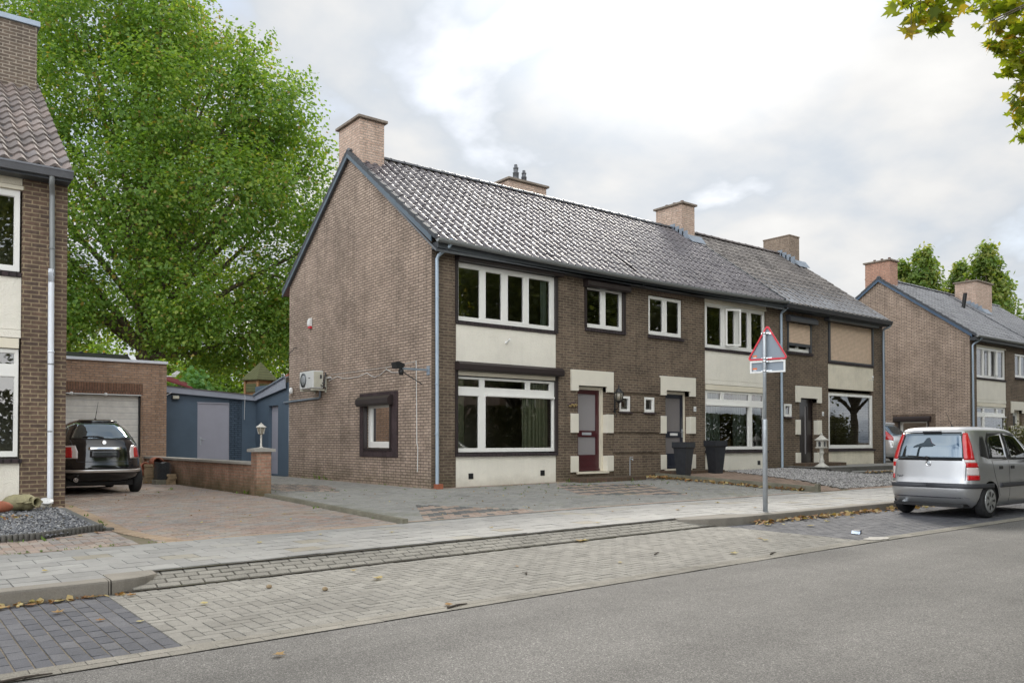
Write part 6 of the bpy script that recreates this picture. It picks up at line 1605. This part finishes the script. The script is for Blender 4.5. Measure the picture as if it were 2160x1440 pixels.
# the big plane tree behind the garage
TL = Vector((-.95, 21.5, 0.))
UB = [(-6.8, -2.5, 6.2, 1.6), (-4.4, -3.2, 6.6, 1.6), (-5.6, -2.8, 8.4, 1.8), (-1.2, -3.2, 6.0, 1.4), (-3.0, -3.4, 5.2, 1.1), (3.6, -3.0, 5.6, 1.3), (-7.6, -1.5, 8.6, 1.7), (-7.5, 1, 5.6, 1.5), (-5.6, 2, 5.0, 1.3), (-3.6, -1, 5.2, 1.2), (1.8, -1.5, 5.2, 1.3), (3.2, .5, 4.8, 1.3), (5.0, -1, 5.6, 1.4), (6.6, .5, 5.6, 1.5), (2.4, 2, 4.4, 1.1), (4.4, 2, 4.6, 1.2), (-6.2, 0, 7.3, 2.4), (-2.4, -2.2, 7.0, 2.2), (2.6, -2.4, 7.0, 2.2), (6.0, 0, 7.6, 2.2), (4.2, 2.5, 7.0, 2.3), (-4.2, 2.8, 7.2, 2.4), (0, 2.5, 6.6, 2.2), (7.6, 1.5, 8.2, 1.7),
      (-7.2, 0, 10.6, 2.8), (-3.2, -3.0, 10.3, 2.7), (1.1, -3.4, 10.2, 2.6), (4.8, -2.2, 10.6, 2.5), (6.4, .8, 11.4, 2.0), (0, 3.2, 10.4, 3.0), (8.0, 0, 9.6, 1.4),
      (-6.6, 0, 14.4, 2.8), (-2.6, -2.6, 14.2, 2.8), (1.8, -2.6, 14.0, 2.6), (5.4, -.6, 14.6, 2.3), (6.2, 0, 14.5, 1.2), (7.2, .4, 13.0, 1.1), (0, 3.2, 14.4, 3.0), (4.0, 2.2, 14.0, 2.4),
      (-5.4, 0, 18.0, 2.6), (-1.6, -1.6, 18.0, 2.6), (1.2, -1.0, 17.4, 2.2), (4.7, 0, 16.8, .8), (3.1, .2, 17.8, .8), (4.9, 0, 17.6, .4), (3.6, -1.0, 16.2, 1.3), (5.2, .2, 15.8, .8), (.3, 1.8, 18.2, 2.1),
      (-3.5, 0, 21.0, 2.1), (-.5, 0, 20.7, 1.8), (1.5, .3, 19.6, 1.1), (2.6, 0, 18.9, .7), (-1.4, 0, 23.2, 1.7), (1.0, 0, 21.3, .9)]
BL = []
for u, w_, z, r in UB:
    p = TL + RT * u + FW * w_; BL.append((p.x, p.y, z, r))
t = thing('plane_tree', 'huge leafy plane tree rising behind the garage and blue shed', 'tree', TL)
mb = MB()
TO = RT * .5
tr = [TL + TO + Vector((0, 0, -.3)), TL + TO + Vector((.02, .05, 3)), TL + TO * .8 + Vector((-.1, .1, 6.5)), TL + Vector((.2, .1, 10.5)), TL + Vector((.15, 0, 15)), TL + Vector((-.4, 0, 20.5))]
branches(mb, TL, tr, BL[17:], .40, 3)
# a long low limb to the right
e = TL + RT * 6.2 + Vector((0, 0, 5.8)); s = TL + Vector((0, 0, 4.6))
mb.tube([s, s.lerp(e, .35) + Vector((0, 0, -.35)), s.lerp(e, .7) + Vector((0, 0, -.1)), e], [.16, .12, .08, .03], 8)
mb.build('trunk', M_treebark, t)
pts, out, hue, cl = blobpts(BL, 8200, 25, .32, 9, .25)
# leafy shoots that break the outline
gs = np.random.default_rng(12); SP2, SO, SH = [], [], []
for _ in range(420):
    b = BL[gs.integers(len(BL))]; d = gs.normal(0, 1, 3); d[2] = abs(d[2]) * .7; d /= np.linalg.norm(d)
    q = np.array(b[:3]) + d * b[3] * .9; L_ = gs.uniform(.4, 1.0); dr = d * .7 + np.array([0, 0, .8]); dr /= np.linalg.norm(dr); n_ = int(38 * L_)
    tt = gs.random(n_); SP2.append(q + dr * (tt * L_)[:, None] + gs.normal(0, 1, (n_, 3)) * (.20 * (1 - tt * .7))[:, None]); SO.append(np.tile(d, (n_, 1))); SH.append(np.full(n_, gs.random() * .6 + .3))
pts = np.concatenate([pts] + SP2); out = np.concatenate([out] + SO); hue = np.concatenate([hue] + SH)
ct_ = leaves('crown', pts - np.array(TL), .155, M_leaf, t, KITE, .8, 4, out=out * .9, hue=hue)
# seen-behind garden trees and shrubs that close the gap below the crown
def small_tree(name, label, loc, h, blobs, ncl, per, size, mat, seed, cat='tree', group=None, r0=.12, spread=.25, shape=KITE, trunk=True, shellness=.3):
    t = thing(name, label, cat, loc, 0, group); L = Vector(loc)
    B = [(L.x + a, L.y + b, L.z + c, r) for a, b, c, r in blobs]
    if trunk:
        mb = MB(); branches(mb, L, [L + Vector((0, 0, -.2)), L + Vector((.05, 0, h * .35)), L + Vector((-.05, .05, h * .65)), L + Vector((0, 0, h * .92))], B, r0, seed, .6, 1); mb.build('trunk', M_darkbark, t)
    p, o, hu, c = blobpts(B, ncl, per, spread, seed, shellness)
    leaves('crown' if cat == 'tree' else 'foliage', p - np.array(L), size, mat, t, shape, .8, seed, out=o * .8, hue=hu)
    return t
def atd(px, d):   # a spot on the ground along a sight line, d metres off
    l = (px - 1080) / 1728 * d
    return (-9.68 + FW.x * d + RT.x * l, -15.27 + FW.y * d + RT.y * l, 0.)
for k, (px, d, h, lab) in enumerate(((150, 52, 8.6, 'light green tree behind the garage at the left of the plane trunk'), (455, 50, 7.4, 'light green garden tree behind the shed, right of the plane trunk'), (620, 54, 9.5, 'sunlit yellow green tree behind the play tower roof'), (350, 58, 8.0, 'pale garden tree glimpsed between plane trunk and shed'))):
    x, y, z = atd(px, d)
    small_tree('garden_tree', lab, (x, y, 0), h, [(rnd.uniform(-2.2, 2.2), rnd.uniform(-2, 2), h * rnd.uniform(.35, .85), rnd.uniform(1.4, 2.1)) for _ in range(10)], 560, 12, .26, M_leafback, 20 + k, 'tree', 'garden trees behind the sheds')
x, y, z = atd(402, 27.5)
small_tree('garden_shrub', 'fresh green shrub rising above the shed roof beside the garage', (x, y, 0), 3.2, [(0, 0, 2.7, .55), (-.35, 0, 2.4, .5), (.4, 0, 2.35, .55), (.1, .1, 3.15, .4), (.55, 0, 2.6, .35), (-.45, .1, 2.2, .4), (0, 0, 1.6, .6)], 230, 8, .15, M_bush, 31, 'shrub', None, .05, .14, LOBE)
x, y, z = atd(2128, 29)
small_tree('front_shrub', 'olive shrub at the right edge beyond the silver hatchback', (x, y, .25), 2.0, [(0, 0, .7, .7), (.7, -.4, .8, .7), (1.3, -.8, 1.1, .8), (1.6, -1, 1.6, .5), (-.4, .3, .5, .5)], 420, 9, .09, M_hedge, 33, 'shrub', None, .04, .16)
# tall conifers behind the far right house: feathery tiers round a straight stem
def conifer(px, d, h, w, label, seed):
    x, y, z = atd(px, d); t = thing('conifer', label, 'tree', (x, y, 0), 0, 'tall conifers behind the far right roof'); L = Vector((x, y, 0))
    mb = MB(); mb.tube([L, L + Vector((0, 0, h * .5)), L + Vector((0, 0, h * .97))], [.3, .18, .03], 8)
    g = np.random.default_rng(seed); P_, O_, H_ = [], [], []
    for k in range(120):
        f = g.uniform(.25, 1) ** .8; zz = h * f; rr = w * (1 - f) ** .62 * g.uniform(.75, 1.12) + .15; a = g.uniform(0, 6.28)
        e = Vector((math.cos(a) * rr, math.sin(a) * rr, zz + .25 * rr)); mb.tube([L + Vector((0, 0, zz - .3 * rr)), L + e], [.04, .012], 4)
        n = int(26 + 60 * rr); s = g.uniform(.25, 1, n) ** .7
        q = np.array([0, 0, zz - .3 * rr]) * (1 - s)[:, None] + np.array(e) * s[:, None] + g.normal(0, .26, (n, 3)); P_.append(q); O_.append(np.tile((math.cos(a), math.sin(a), .3), (n, 1))); H_.append(np.full(n, g.random()))
    mb.build('trunk', M_bark, t)
    leaves('crown', np.concatenate(P_), .30, M_conif, t, SLIM * np.array([2.4, 1.2]), .8, seed, out=np.concatenate(O_) * .8, hue=np.concatenate(H_), droop=.6)
conifer(1903, 63, 14.6, 2.0, 'slender conifer partly hidden by the red brick chimney', 41)
conifer(1951, 62, 15.4, 3.2, 'pointed conifer standing alone behind the ridge beside the red chimney', 42)
conifer(2083, 61, 15.4, 3.6, 'broadest and tallest conifer behind the far right roof', 43)
conifer(2030, 64, 14.6, 3.0, 'conifer leaning into the left side of the broadest one', 44)
for k, (px, d, h, lab) in enumerate(((2032, 56, 11.4, 'bright yellow green tree top peeping over the far right ridge'), (1812, 60, 11.0, 'light tree top left of the red brick chimney'), (2140, 60, 11.6, 'small dark tree top at the right edge behind the last chimney'))):
    x, y, z = atd(px, d)
    small_tree('tree', lab, (x, y, 0), h, [(rnd.uniform(-1.2, 1.2), rnd.uniform(-1, 1), h * f, 1.3) for f in (.6, .7, .8, .88, .88)], 240, 10, .25, M_leafback if k < 2 else M_conif, 50 + k, 'tree')
# street trees across the road; the nearest one hangs its twigs into the top right of the view
def street_tree(loc, label, seed, src=None):
    if src:
        r = src.copy(); COL.objects.link(r); r.location = loc; r.rotation_euler = (0, 0, seed * 1.3); r['label'] = label
        for ch in src.children: c = ch.copy(); COL.objects.link(c); c.parent = r
        return r
    t = thing('street_tree', label, 'tree', loc, 0, 'plane trees across the street', local=True)
    B = [(math.cos(a) * rr, math.sin(a) * rr, z, r) for z, rr, r, n in ((6.0, 3.0, 1.9, 6), (8.6, 3.6, 2.2, 7), (11.5, 3.0, 2.2, 6), (14, 1.6, 2.0, 3)) for a in [2 * PI * k / n + z for k in range(n)]] + [(0, 0, 9, 2.4), (0, 0, 12.5, 2.4)]
    mb = MB(); branches(mb, (0, 0, 0), [(0, 0, -.3), (.05, 0, 2.5), (-.05, .1, 5), (.1, 0, 8), (0, 0, 13.5)], B, .30, seed, .6, 1); mb.build('trunk', M_bark, t)
    p, o, hu, c = blobpts(B, 2300, 10, .36, seed, .2); leaves('crown', p, .26, M_leafstreet, t, KITE, .8, seed, out=o * .8, hue=hu)
    return t
st = street_tree((17.5, -16.3, -.1), 'street plane tree across the road mirrored in the middle house windows', 61)
for k, (x, y) in enumerate(((27.5, -16.5), (37.5, -16.2), (-1.5, -24.5), (10.5, -25.0), (23, -26), (48, -17))):
    street_tree((x, y, 0), ('street plane tree mirrored in the beige shuttered house window', 'street plane tree mirrored in the far right house windows', 'plane tree mirrored in the upper window of the end house', 'plane tree mirrored in the big window beside the red door', 'plane tree mirrored between the street trees', 'farthest street plane tree mirrored in the far right windows')[k], k + 1, st)
# near tree
NL = Vector((6.2, -15.9, -.15))
t = thing('street_tree', 'near plane tree hanging lobed leaves into the top right corner', 'tree', NL)
def view(px, py_, d):
    l = (px - 1080) / 1728 * d; z = 1.04 + (930 - py_) / 1728 * d
    return Vector((-9.68 + FW.x * d + RT.x * l, -15.27 + FW.y * d + RT.y * l, z))
twigs = [(1945, 0, 10.8, .30, 18), (1985, 10, 10.9, .36, 30), (1995, 42, 10.9, .2, 13), (1950, 35, 10.7, .2, 10), (1930, 52, 10.7, .13, 5), (1985, 58, 10.9, .14, 5), (1915, 8, 10.7, .2, 6), (1970, -45, 10.8, .45, 40), (2010, -30, 11, .4, 30),
         (2075, 8, 14.5, .28, 15), (2110, 18, 14.5, .38, 26), (2145, 8, 14.2, .42, 40), (2152, 58, 14.2, .38, 40), (2125, 52, 14.5, .24, 14), (2110, 97, 14.2, .22, 13), (2132, 103, 14.2, .25, 18), (2152, 108, 14.2, .3, 28), (2095, 99, 14.2, .08, 3), (2157, 140, 14, .24, 20), (2138, 145, 14, .15, 6), (2160, 170, 14, .18, 14), (2143, 198, 14, .15, 6), (2158, 213, 14, .2, 14), (2162, 235, 14, .15, 9), (2152, 262, 14, .14, 6), (2166, 285, 14, .16, 9), (2195, 120, 14, .55, 60), (2215, 200, 14, .5, 50), (2205, 40, 14.2, .6, 70), (2235, 280, 14, .5, 40), (2130, -40, 14.3, .6, 60), (2060, -45, 14, .4, 26)]
P_, B_ = [], []
g = np.random.default_rng(77)
for px, py_, d, s, n in twigs:
    c = view(px, py_, d); B_.append(c); P_.append(np.array(c) + g.normal(0, s * .42, (n, 3)) * np.array([1, 1, .8]))
BLn = [(NL.x + math.cos(a) * rr, NL.y + math.sin(a) * rr, z, r) for z, rr, r, n in ((6.5, 3.4, 1.8, 6), (9.2, 3.6, 2.1, 7), (12.5, 2.6, 2.2, 5)) for a in [2 * PI * k / n + z for k in range(n)] if not (math.cos(a) < -.3 and z < 9)]
p, o, hu, c = blobpts(BLn, 1300, 10, .36, 78, .2)
vv = (p - np.array((-9.68, -15.27, 1.04))); dd = vv @ np.array(FW); ll = vv @ np.array(RT)
p = p[(dd < .5) | (ll / np.maximum(dd, .1) * 1728 + 1080 > 2200)]
P_.append(p); P_ = np.concatenate(P_)
leaves('crown', P_ - np.array(NL), .20, M_leafnear, t, LOBE, .75, 79, droop=.7)
mb = MB(); tr = [NL + Vector((0, 0, -.2)), NL + Vector((0, 0, 3)), NL + Vector((.1, 0, 6)), NL + Vector((0, 0, 12))]
branches(mb, NL, tr, BLn, .32, 80, .6, 1)
for c in B_[:8] + B_[8::3]:
    s = NL + Vector((0, 0, 6.5)); h = Vector((c.x, c.y, c.z + .5)); mb.tube([s, s.lerp(h, .6) + Vector((0, 0, 1.2)), h, c], [.05, .03, .012, .004], 5)
mb.build('trunk', M_bark, t)
# ------------------------------------------------------------------ fallen leaves, litter, weeds
def leaf_at(x, y, z, s, hue, k):
    me = bpy.data.meshes.new('fallen_leaf'); sh = LOBE if k % 3 else KITE; a = rnd.uniform(0, 6.28); n = len(sh); cu = rnd.uniform(.1, .45); bend = rnd.uniform(-.5, .5)
    vs = [(0, 0, .012 * s * 6)]
    for px, py_ in sh:
        X_, Y_ = px * math.cos(a) - py_ * math.sin(a), px * math.sin(a) + py_ * math.cos(a); vs.append((X_ * s, Y_ * s, s * (.04 + cu * (px * px + py_ * py_) + bend * px * py_ + .08)))
    me.from_pydata(vs, [], [(0, i + 1, (i + 1) % n + 1) for i in range(n)]); me.materials.append(M_dead)
    at = me.attributes.new('rnd', 'FLOAT', 'FACE'); at.data.foreach_set('value', [hue] * n)
    o = bpy.data.objects.new('fallen_leaf', me); COL.objects.link(o); o.location = (x, y, z)
    return tag(o, 'curled fallen leaf lying on the paving or road', 'leaf', 'fallen leaves scattered on paving and road')
k = 0
for x, y, s, h in [(-5.88, -8.34, .17, .85), (-2.54, -7.55, .17, .75), (-2.44, -7.52, .15, .9), (-6.04, -9.79, .12, .5), (-7.68, -10.37, .10, .6), (-7.91, -7.70, .12, .45), (-7.54, -8.47, .11, .95), (-5.84, -7.76, .10, .8), (-.66, -8.99, .13, .95), (-.58, -8.85, .12, .6), (-1.94, -9.46, .13, .95), (-8.53, -8.09, .12, .55), (-8.11, -8.82, .08, .98), (-8.33, -8.59, .09, .4), (-8.86, -7.64, .15, .7), (-8.45, -7.60, .13, .9), (-8.2, -7.58, .12, .5), (-8.65, -7.62, .12, .3), (-4.4, -6.0, .10, .9), (-6.1, -5.9, .11, .92), (-3.1, -6.4, .09, .8), (-5.2, -5.6, .08, .9), (-1.6, -6.9, .10, .85), (.8, -6.3, .12, .6), (1.4, -5.9, .13, .85), (2.6, -5.7, .13, .9), (3.4, -6.2, .12, .9), (-8.4, -6.6, .1, .9), (-.2, -5.8, .09, .4), (2.2, -6.8, .1, .6), (-6.4, -2.2, .09, .95), (-5.0, -1.6, .08, .9), (-4.6, -3.0, .08, .9), (-7.4, -3.7, .11, .45), (-7.62, -3.88, .10, .9), (-7.9, -4.1, .09, .3), (1.3, -8.4, .16, .9), (2.1, -8.2, .15, .95), (.9, -7.95, .16, .85), (3.0, -8.1, .13, .7), (-3.4, -9.1, .08, .9), (-4.4, -8.6, .07, .5)]:
    zb = Groad(x) if y < -7.48 else G(x, y); leaf_at(x, y, zb + .004, s * .8, h, k); k += 1
def litter(name, pts, s0, s1, label, seed):
    g = np.random.default_rng(seed); P = np.array(pts); n = len(P)
    sh = KITE; a = g.random(n) * 6.28; s = g.uniform(s0, s1, n); cu = g.uniform(-.2, .5, n); tl = g.normal(0, .35, (n, 2))
    X = (sh[None, :, 0] * np.cos(a)[:, None] - sh[None, :, 1] * np.sin(a)[:, None]); Y = (sh[None, :, 0] * np.sin(a)[:, None] + sh[None, :, 1] * np.cos(a)[:, None])
    Z = cu[:, None] * (X ** 2 + Y ** 2) + X * tl[:, :1] + Y * tl[:, 1:] + .2
    V = P[:, None, :] + s[:, None, None] * np.stack([X, Y, Z], 2)
    o = npmesh(name, V.reshape(-1, 3), np.arange(n * 6).reshape(n, 6), M_dead, None, g.random(n)); o['kind'] = 'stuff'
    return tag(o, label, 'leaf litter')
pts = []
for _ in range(330):
    x = rnd.uniform(.9, 7.5); f = min(1, (x - .6) / 3); y = -7.63 - abs(rnd.gauss(0, .10 + .06 * f)); pts.append((x, y, Groad(x) + rnd.uniform(0, .03)))
litter('leaf_litter', pts, .04, .11, 'brown leaf litter gathered along the kerb before the silver hatchback', 1)
pts = []
for _ in range(380):
    y = rnd.uniform(-4.7, -.5); x = 6.97 - abs(rnd.gauss(0, .16 if y > -4 else .08)); pts.append((x, y, G(x, y) + rnd.uniform(0, .05)))
for _ in range(160): pts.append((rnd.uniform(6.2, 6.95), rnd.uniform(-.9, -.1), .06 + rnd.uniform(0, .04)))
for _ in range(150): pts.append((rnd.uniform(13.2, 19), -2.55 - abs(rnd.gauss(0, .12)), .10 + rnd.uniform(0, .04)))
litter('leaf_litter', pts, .04, .10, 'brown leaf litter against the low concrete kerb of the forecourt', 2)
pts = [(rnd.uniform(-4.5, -3.75), rnd.uniform(6.3, 8.6), -.02 + rnd.uniform(0, .02)) for _ in range(90)] + [(rnd.uniform(-10, -7.95), -7.52 - abs(rnd.gauss(0, .05)), Groad(-8.5) + .004) for _ in range(120)] + [(rnd.uniform(-8.4, -7.9), rnd.uniform(-2.2, -1.6), G(-8, -2) + .075) for _ in range(25)]
litter('leaf_litter', pts, .03, .08, 'crumbled leaves along the left kerb and the brick piles', 3)
pts = []
for _ in range(420):
    r = rnd.random()
    x, y = (rnd.uniform(-3, 6.8), rnd.uniform(-4.5, 0)) if r < .75 else (rnd.uniform(-7, -3.8), rnd.uniform(-4.8, 6))
    pts.append((x, y, G(x, y) + .006))
litter('leaf_litter', pts, .015, .045, 'tiny leaf crumbs strewn over forecourt and drive', 4)
def weeds(pts, label):
    q, rn = MB(), []
    for x, y, z, s in pts:
        for k in range(rnd.randint(5, 10)):
            a, e = rnd.uniform(0, 6.28), rnd.uniform(.3, 1.4); l = s * rnd.uniform(.5, 1.2); d = Vector((math.cos(a) * math.cos(e), math.sin(a) * math.cos(e), math.sin(e))); b = Vector((x + rnd.gauss(0, s * .4), y + rnd.gauss(0, s * .4), z)); w = Vector((-math.sin(a), math.cos(a), 0)) * l * .18
            q.quad(b - w * .3, b + d * l * .5 - w, b + d * l, b + d * l * .5 + w); rn.append(rnd.random())
    o = q.build('weeds', M_weed, None, rnds=rn, recalc=False); o['kind'] = 'stuff'; return tag(o, label, 'weeds')
W_ = [(-7.15, -.45, -.03, .05), (-7.22, -2.1, -.05, .045), (-7.22, -3.0, -.08, .06), (-7.22, -3.3, -.09, .06), (-3.76, -2.4, -.11, .10), (-3.76, -2.3, -.11, .12), (-3.76, -4.3, -.14, .05), (-8.3, -4.02, -.16, .08), (-8.0, -4.05, -.16, .08), (3.9, -.15, .02, .10), (4.1, -.2, .02, .08), (5.6, -.68, .03, .09), (-.1, 5.4, 0, .18), (-.1, 5.2, 0, .14), (-3.75, 1.0, -.03, .1), (-3.78, 1.4, -.03, .08), (-4.5, 3.5, -.03, .06), (-5.0, 2.6, -.03, .05)]
for _ in range(60): x, y = rnd.uniform(1, 6.5), rnd.uniform(-2.2, -.15); W_.append((x, y, G(x, y) + .003, rnd.uniform(.02, .06)))
for _ in range(36): x, y = rnd.uniform(-3.3, 1), rnd.uniform(-2.5, 2); W_.append((x, y, G(x, y) + .003, rnd.uniform(.015, .045)))
for _ in range(40): W_.append((-.05 - abs(rnd.gauss(0, .03)), rnd.uniform(.2, 7.5), .0, rnd.uniform(.02, .05)))
for _ in range(40): x = rnd.uniform(-10, -6.9); W_.append((x, -5.03 + rnd.gauss(0, .03), G(x, -5) + .002, rnd.uniform(.015, .035)))
weeds(W_, 'small weeds and moss tufts in the joints of drives and forecourt')
# twigs and rubbish on the road
for (x, y, a, l, lab) in ((-6.0, -9.86, .2, .22, 'short brown twig on the pale road edge strip near the middle'), (-9.0, -9.95, .1, .3, 'forked brown twig on the road edge strip by the dark pavers'), (-1.6, -9.75, .3, .2, 'short dark twig on the road edge strip nearer the sign'), (-2.6, -8.9, .5, .2, 'thin dark twig on the grey herringbone pavers'), (-4.6, -9.0, .9, .12, 'tiny dark twig on the grey pavers nearer the crossing')):
    q = MB(); d = Vector((math.cos(a), math.sin(a), 0)); b = Vector((x, y, Groad(x) + .012)); q.tube([b - d * l / 2, b + Vector((.01, .01, .004)), b + d * l / 2], [.009, .008, .004], 6); q.tube([b, b + d * l * .3 + Vector((-d.y, d.x, 0)) * .04], [.006, .003], 5)
    lone(q, 'twig', M_darkbark, lab, 'twig', tuple(b))
q = MB(); zz = Groad(1); M = Matrix.Translation((.99, -9.3, zz + .005)) @ Matrix.Rotation(.4, 4, 'Z')
q.bbox(-.02, .17, -.05, .05, 0, .035, .01, 0); q.quad((-.16, -.06, .004), (0, -.05, .03), (0, .06, .035), (-.15, .05, .008), 1); q.v = [tuple(M @ Vector(p)) for p in q.v]
lone(q, 'litter', [plain('black_wrapper', (.012, .016, .03), .4), plain('blue_wrapper', (.14, .27, .5), .4)], 'crushed black and blue wrapper on the dark parking pavers', 'litter', (.99, -9.3, zz))
q = MB(); rr = random.Random(3); cp = []
for k in range(14): a = k * 2 * PI / 14; cp.append((.62 + .26 * math.cos(a) * rr.uniform(.5, 1.2), -9.80 + .13 * math.sin(a) * rr.uniform(.7, 1.2), Groad(.6) + .008))
q.prism(cp, (0, 0, .003)); lone(q, 'cement_patch', plain('pale_cement', (.40, .38, .35), .9, var=.3, scale=9), 'flat pale cement smear on the road edge near the wrapper', 'patch', (.62, -9.8, Groad(.6)))
for (x, y, lab) in ((-6.85, -8.1, 'brown pebble on the grey pavers, left of two'), (-6.51, -8.53, 'tiny dark pebble on the grey pavers, right of two')):
    q = MB(); q.lathe([(.005, 0), (.025, .008), (.028, .02), (.012, .034)], (x, y, Groad(x)), 8); lone(q, 'pebble', M_oldbrick, lab, 'pebble', (x, y, Groad(x)))

# what the windows mirror: a hedge and the row of houses across the street
p_ = np.stack([rng.uniform(-14, 52, 36000), -20.2 + rng.normal(0, .5, 36000), rng.uniform(.1, 2.9, 36000)], 1)
hd = leaves('hedge', p_, .24, M_hedge, None, KITE, .9, 91); tag(hd, 'long dark hedge across the street mirrored in the ground floor windows', 'hedge')
def copy_tree(o, parent=None):
    c = o.copy(); COL.objects.link(c)
    if parent: c.parent = parent
    for ch in list(o.children): copy_tree(ch, c)
    return c
for k, x in enumerate((-8, 5, 18, 31, 44)):
    r = copy_tree(h5); r.location = (x, -34, .1); r.rotation_euler = (0, 0, PI)
    r['label'] = ('row house across the street mirrored in the end house windows', 'row house across the street mirrored at the red door', 'row house across the street mirrored at the planters', 'row house across the street mirrored behind the blinds', 'row house across the street mirrored in the far right windows')[k]
# ------------------------------------------------------------------ sky, sun, camera
world = bpy.data.worlds.new('World'); scene.world = world; world.use_nodes = True
nt = world.node_tree; bg = nt.nodes['Background']
SUN_EL, SUN_AZ = R(36), R(41)          # direction towards the sun, as an angle from +X
sky = nt.nodes.new('ShaderNodeTexSky'); sky.sky_type = 'NISHITA'; sky.sun_disc = False
sky.sun_elevation = SUN_EL; sky.sun_rotation = PI / 2 - SUN_AZ
sky.air_density = 1.2; sky.dust_density = 2; sky.ozone_density = 1.5
tc = nt.nodes.new('ShaderNodeTexCoord'); dirv = tc.outputs['Generated']
sp = nt.nodes.new('ShaderNodeSeparateXYZ'); lk(nt, dirv, sp.inputs[0])
zz = maths(nt, 'ADD', maths(nt, 'MAXIMUM', sp.outputs[2], 0.), .30)
cb = nt.nodes.new('ShaderNodeCombineXYZ')
lk(nt, maths(nt, 'DIVIDE', sp.outputs[0], zz), cb.inputs[0]); lk(nt, maths(nt, 'DIVIDE', sp.outputs[1], zz), cb.inputs[1])
mp = nt.nodes.new('ShaderNodeMapping'); lk(nt, cb.outputs[0], mp.inputs[0]); mp.inputs['Location'].default_value = CLOUD_OFF if 'CLOUD_OFF' in globals() else (2.3, .4, 0)
n1 = noise(nt, mp.outputs[0], 1.5, 6, .5, .2); n2 = noise(nt, mp.outputs[0], 3.4, 6, .5, .15); n3 = noise(nt, mp.outputs[0], .7, 4, .5)
# glow of the sun behind the cloud deck
sd = Vector((math.cos(SUN_EL) * math.cos(SUN_AZ), math.cos(SUN_EL) * math.sin(SUN_AZ), math.sin(SUN_EL)))
dt = nt.nodes.new('ShaderNodeVectorMath'); dt.operation = 'DOT_PRODUCT'; nv = nt.nodes.new('ShaderNodeVectorMath'); nv.operation = 'NORMALIZE'
lk(nt, dirv, nv.inputs[0]); lk(nt, nv.outputs[0], dt.inputs[0]); dt.inputs[1].default_value = sd
d01 = maths(nt, 'ADD', maths(nt, 'MULTIPLY', dt.outputs['Value'], .5), .5)
lum = ramp(nt, d01, [(0, 1.75), (.35, 1.5), (.60, .92), (.80, .45), (.90, .44), (.95, .455), (.978, .485), (.991, .7), (1, 1.6)])  # sky opposite the sun brightened as well, added to light the gable
body = maths(nt, 'ADD', maths(nt, 'MULTIPLY', n1, .54), maths(nt, 'MULTIPLY', n2, .46))
shade = ramp(nt, body, [(.34, (.58, .66, .765)), (.46, (.76, .812, .875)), (.55, (.96, .96, .955)), (.68, (1.16, 1.145, 1.11))])
cloud = mixc(nt, 1., shade, lum, 'MULTIPLY')
skyc = mixc(nt, 1., sky.outputs[0], (.042, .042, .042), 'MULTIPLY')
skyc = mixc(nt, 1., skyc, (.13, .17, .23), 'ADD')
cover = ramp(nt, maths(nt, 'ADD', maths(nt, 'MULTIPLY', n1, .45), maths(nt, 'ADD', maths(nt, 'MULTIPLY', n2, .35), maths(nt, 'MULTIPLY', n3, .2))), [(.385, 0), (.47, 1)])
col = mixc(nt, cover, skyc, cloud)
lk(nt, col, bg.inputs[0]); bg.inputs[1].default_value = 1.0
sun = bpy.data.lights.new('sun', 'SUN'); sun.energy = 1.4; sun.angle = R(14); sun.color = (1, .94, .84)
so = bpy.data.objects.new('sun', sun); COL.objects.link(so); so.rotation_euler = (-sd).to_track_quat('-Z', 'Y').to_euler(); so.location = (0, 0, 40)
cam = bpy.data.cameras.new('camera'); cam.lens = 28.803; cam.sensor_width = 36; cam.shift_y = .08326; cam.clip_end = 3000; cam.clip_start = .1
co = bpy.data.objects.new('camera', cam); COL.objects.link(co)
co.location = (-9.680, -15.275, 1.04); th, pi_ = R(52.0086), R(1.0)
fwd = Vector((math.cos(th) * math.cos(pi_), math.sin(th) * math.cos(pi_), math.sin(pi_)))
co.rotation_euler = fwd.to_track_quat('-Z', 'Y').to_euler()
scene.camera = co
scene.view_settings.view_transform = 'Standard'; scene.view_settings.look = 'None'; scene.view_settings.gamma = 1
scene.view_settings.exposure = .98
scene.cycles.use_denoising = True
scene.cycles.max_bounces = 8; scene.cycles.transparent_max_bounces = 12
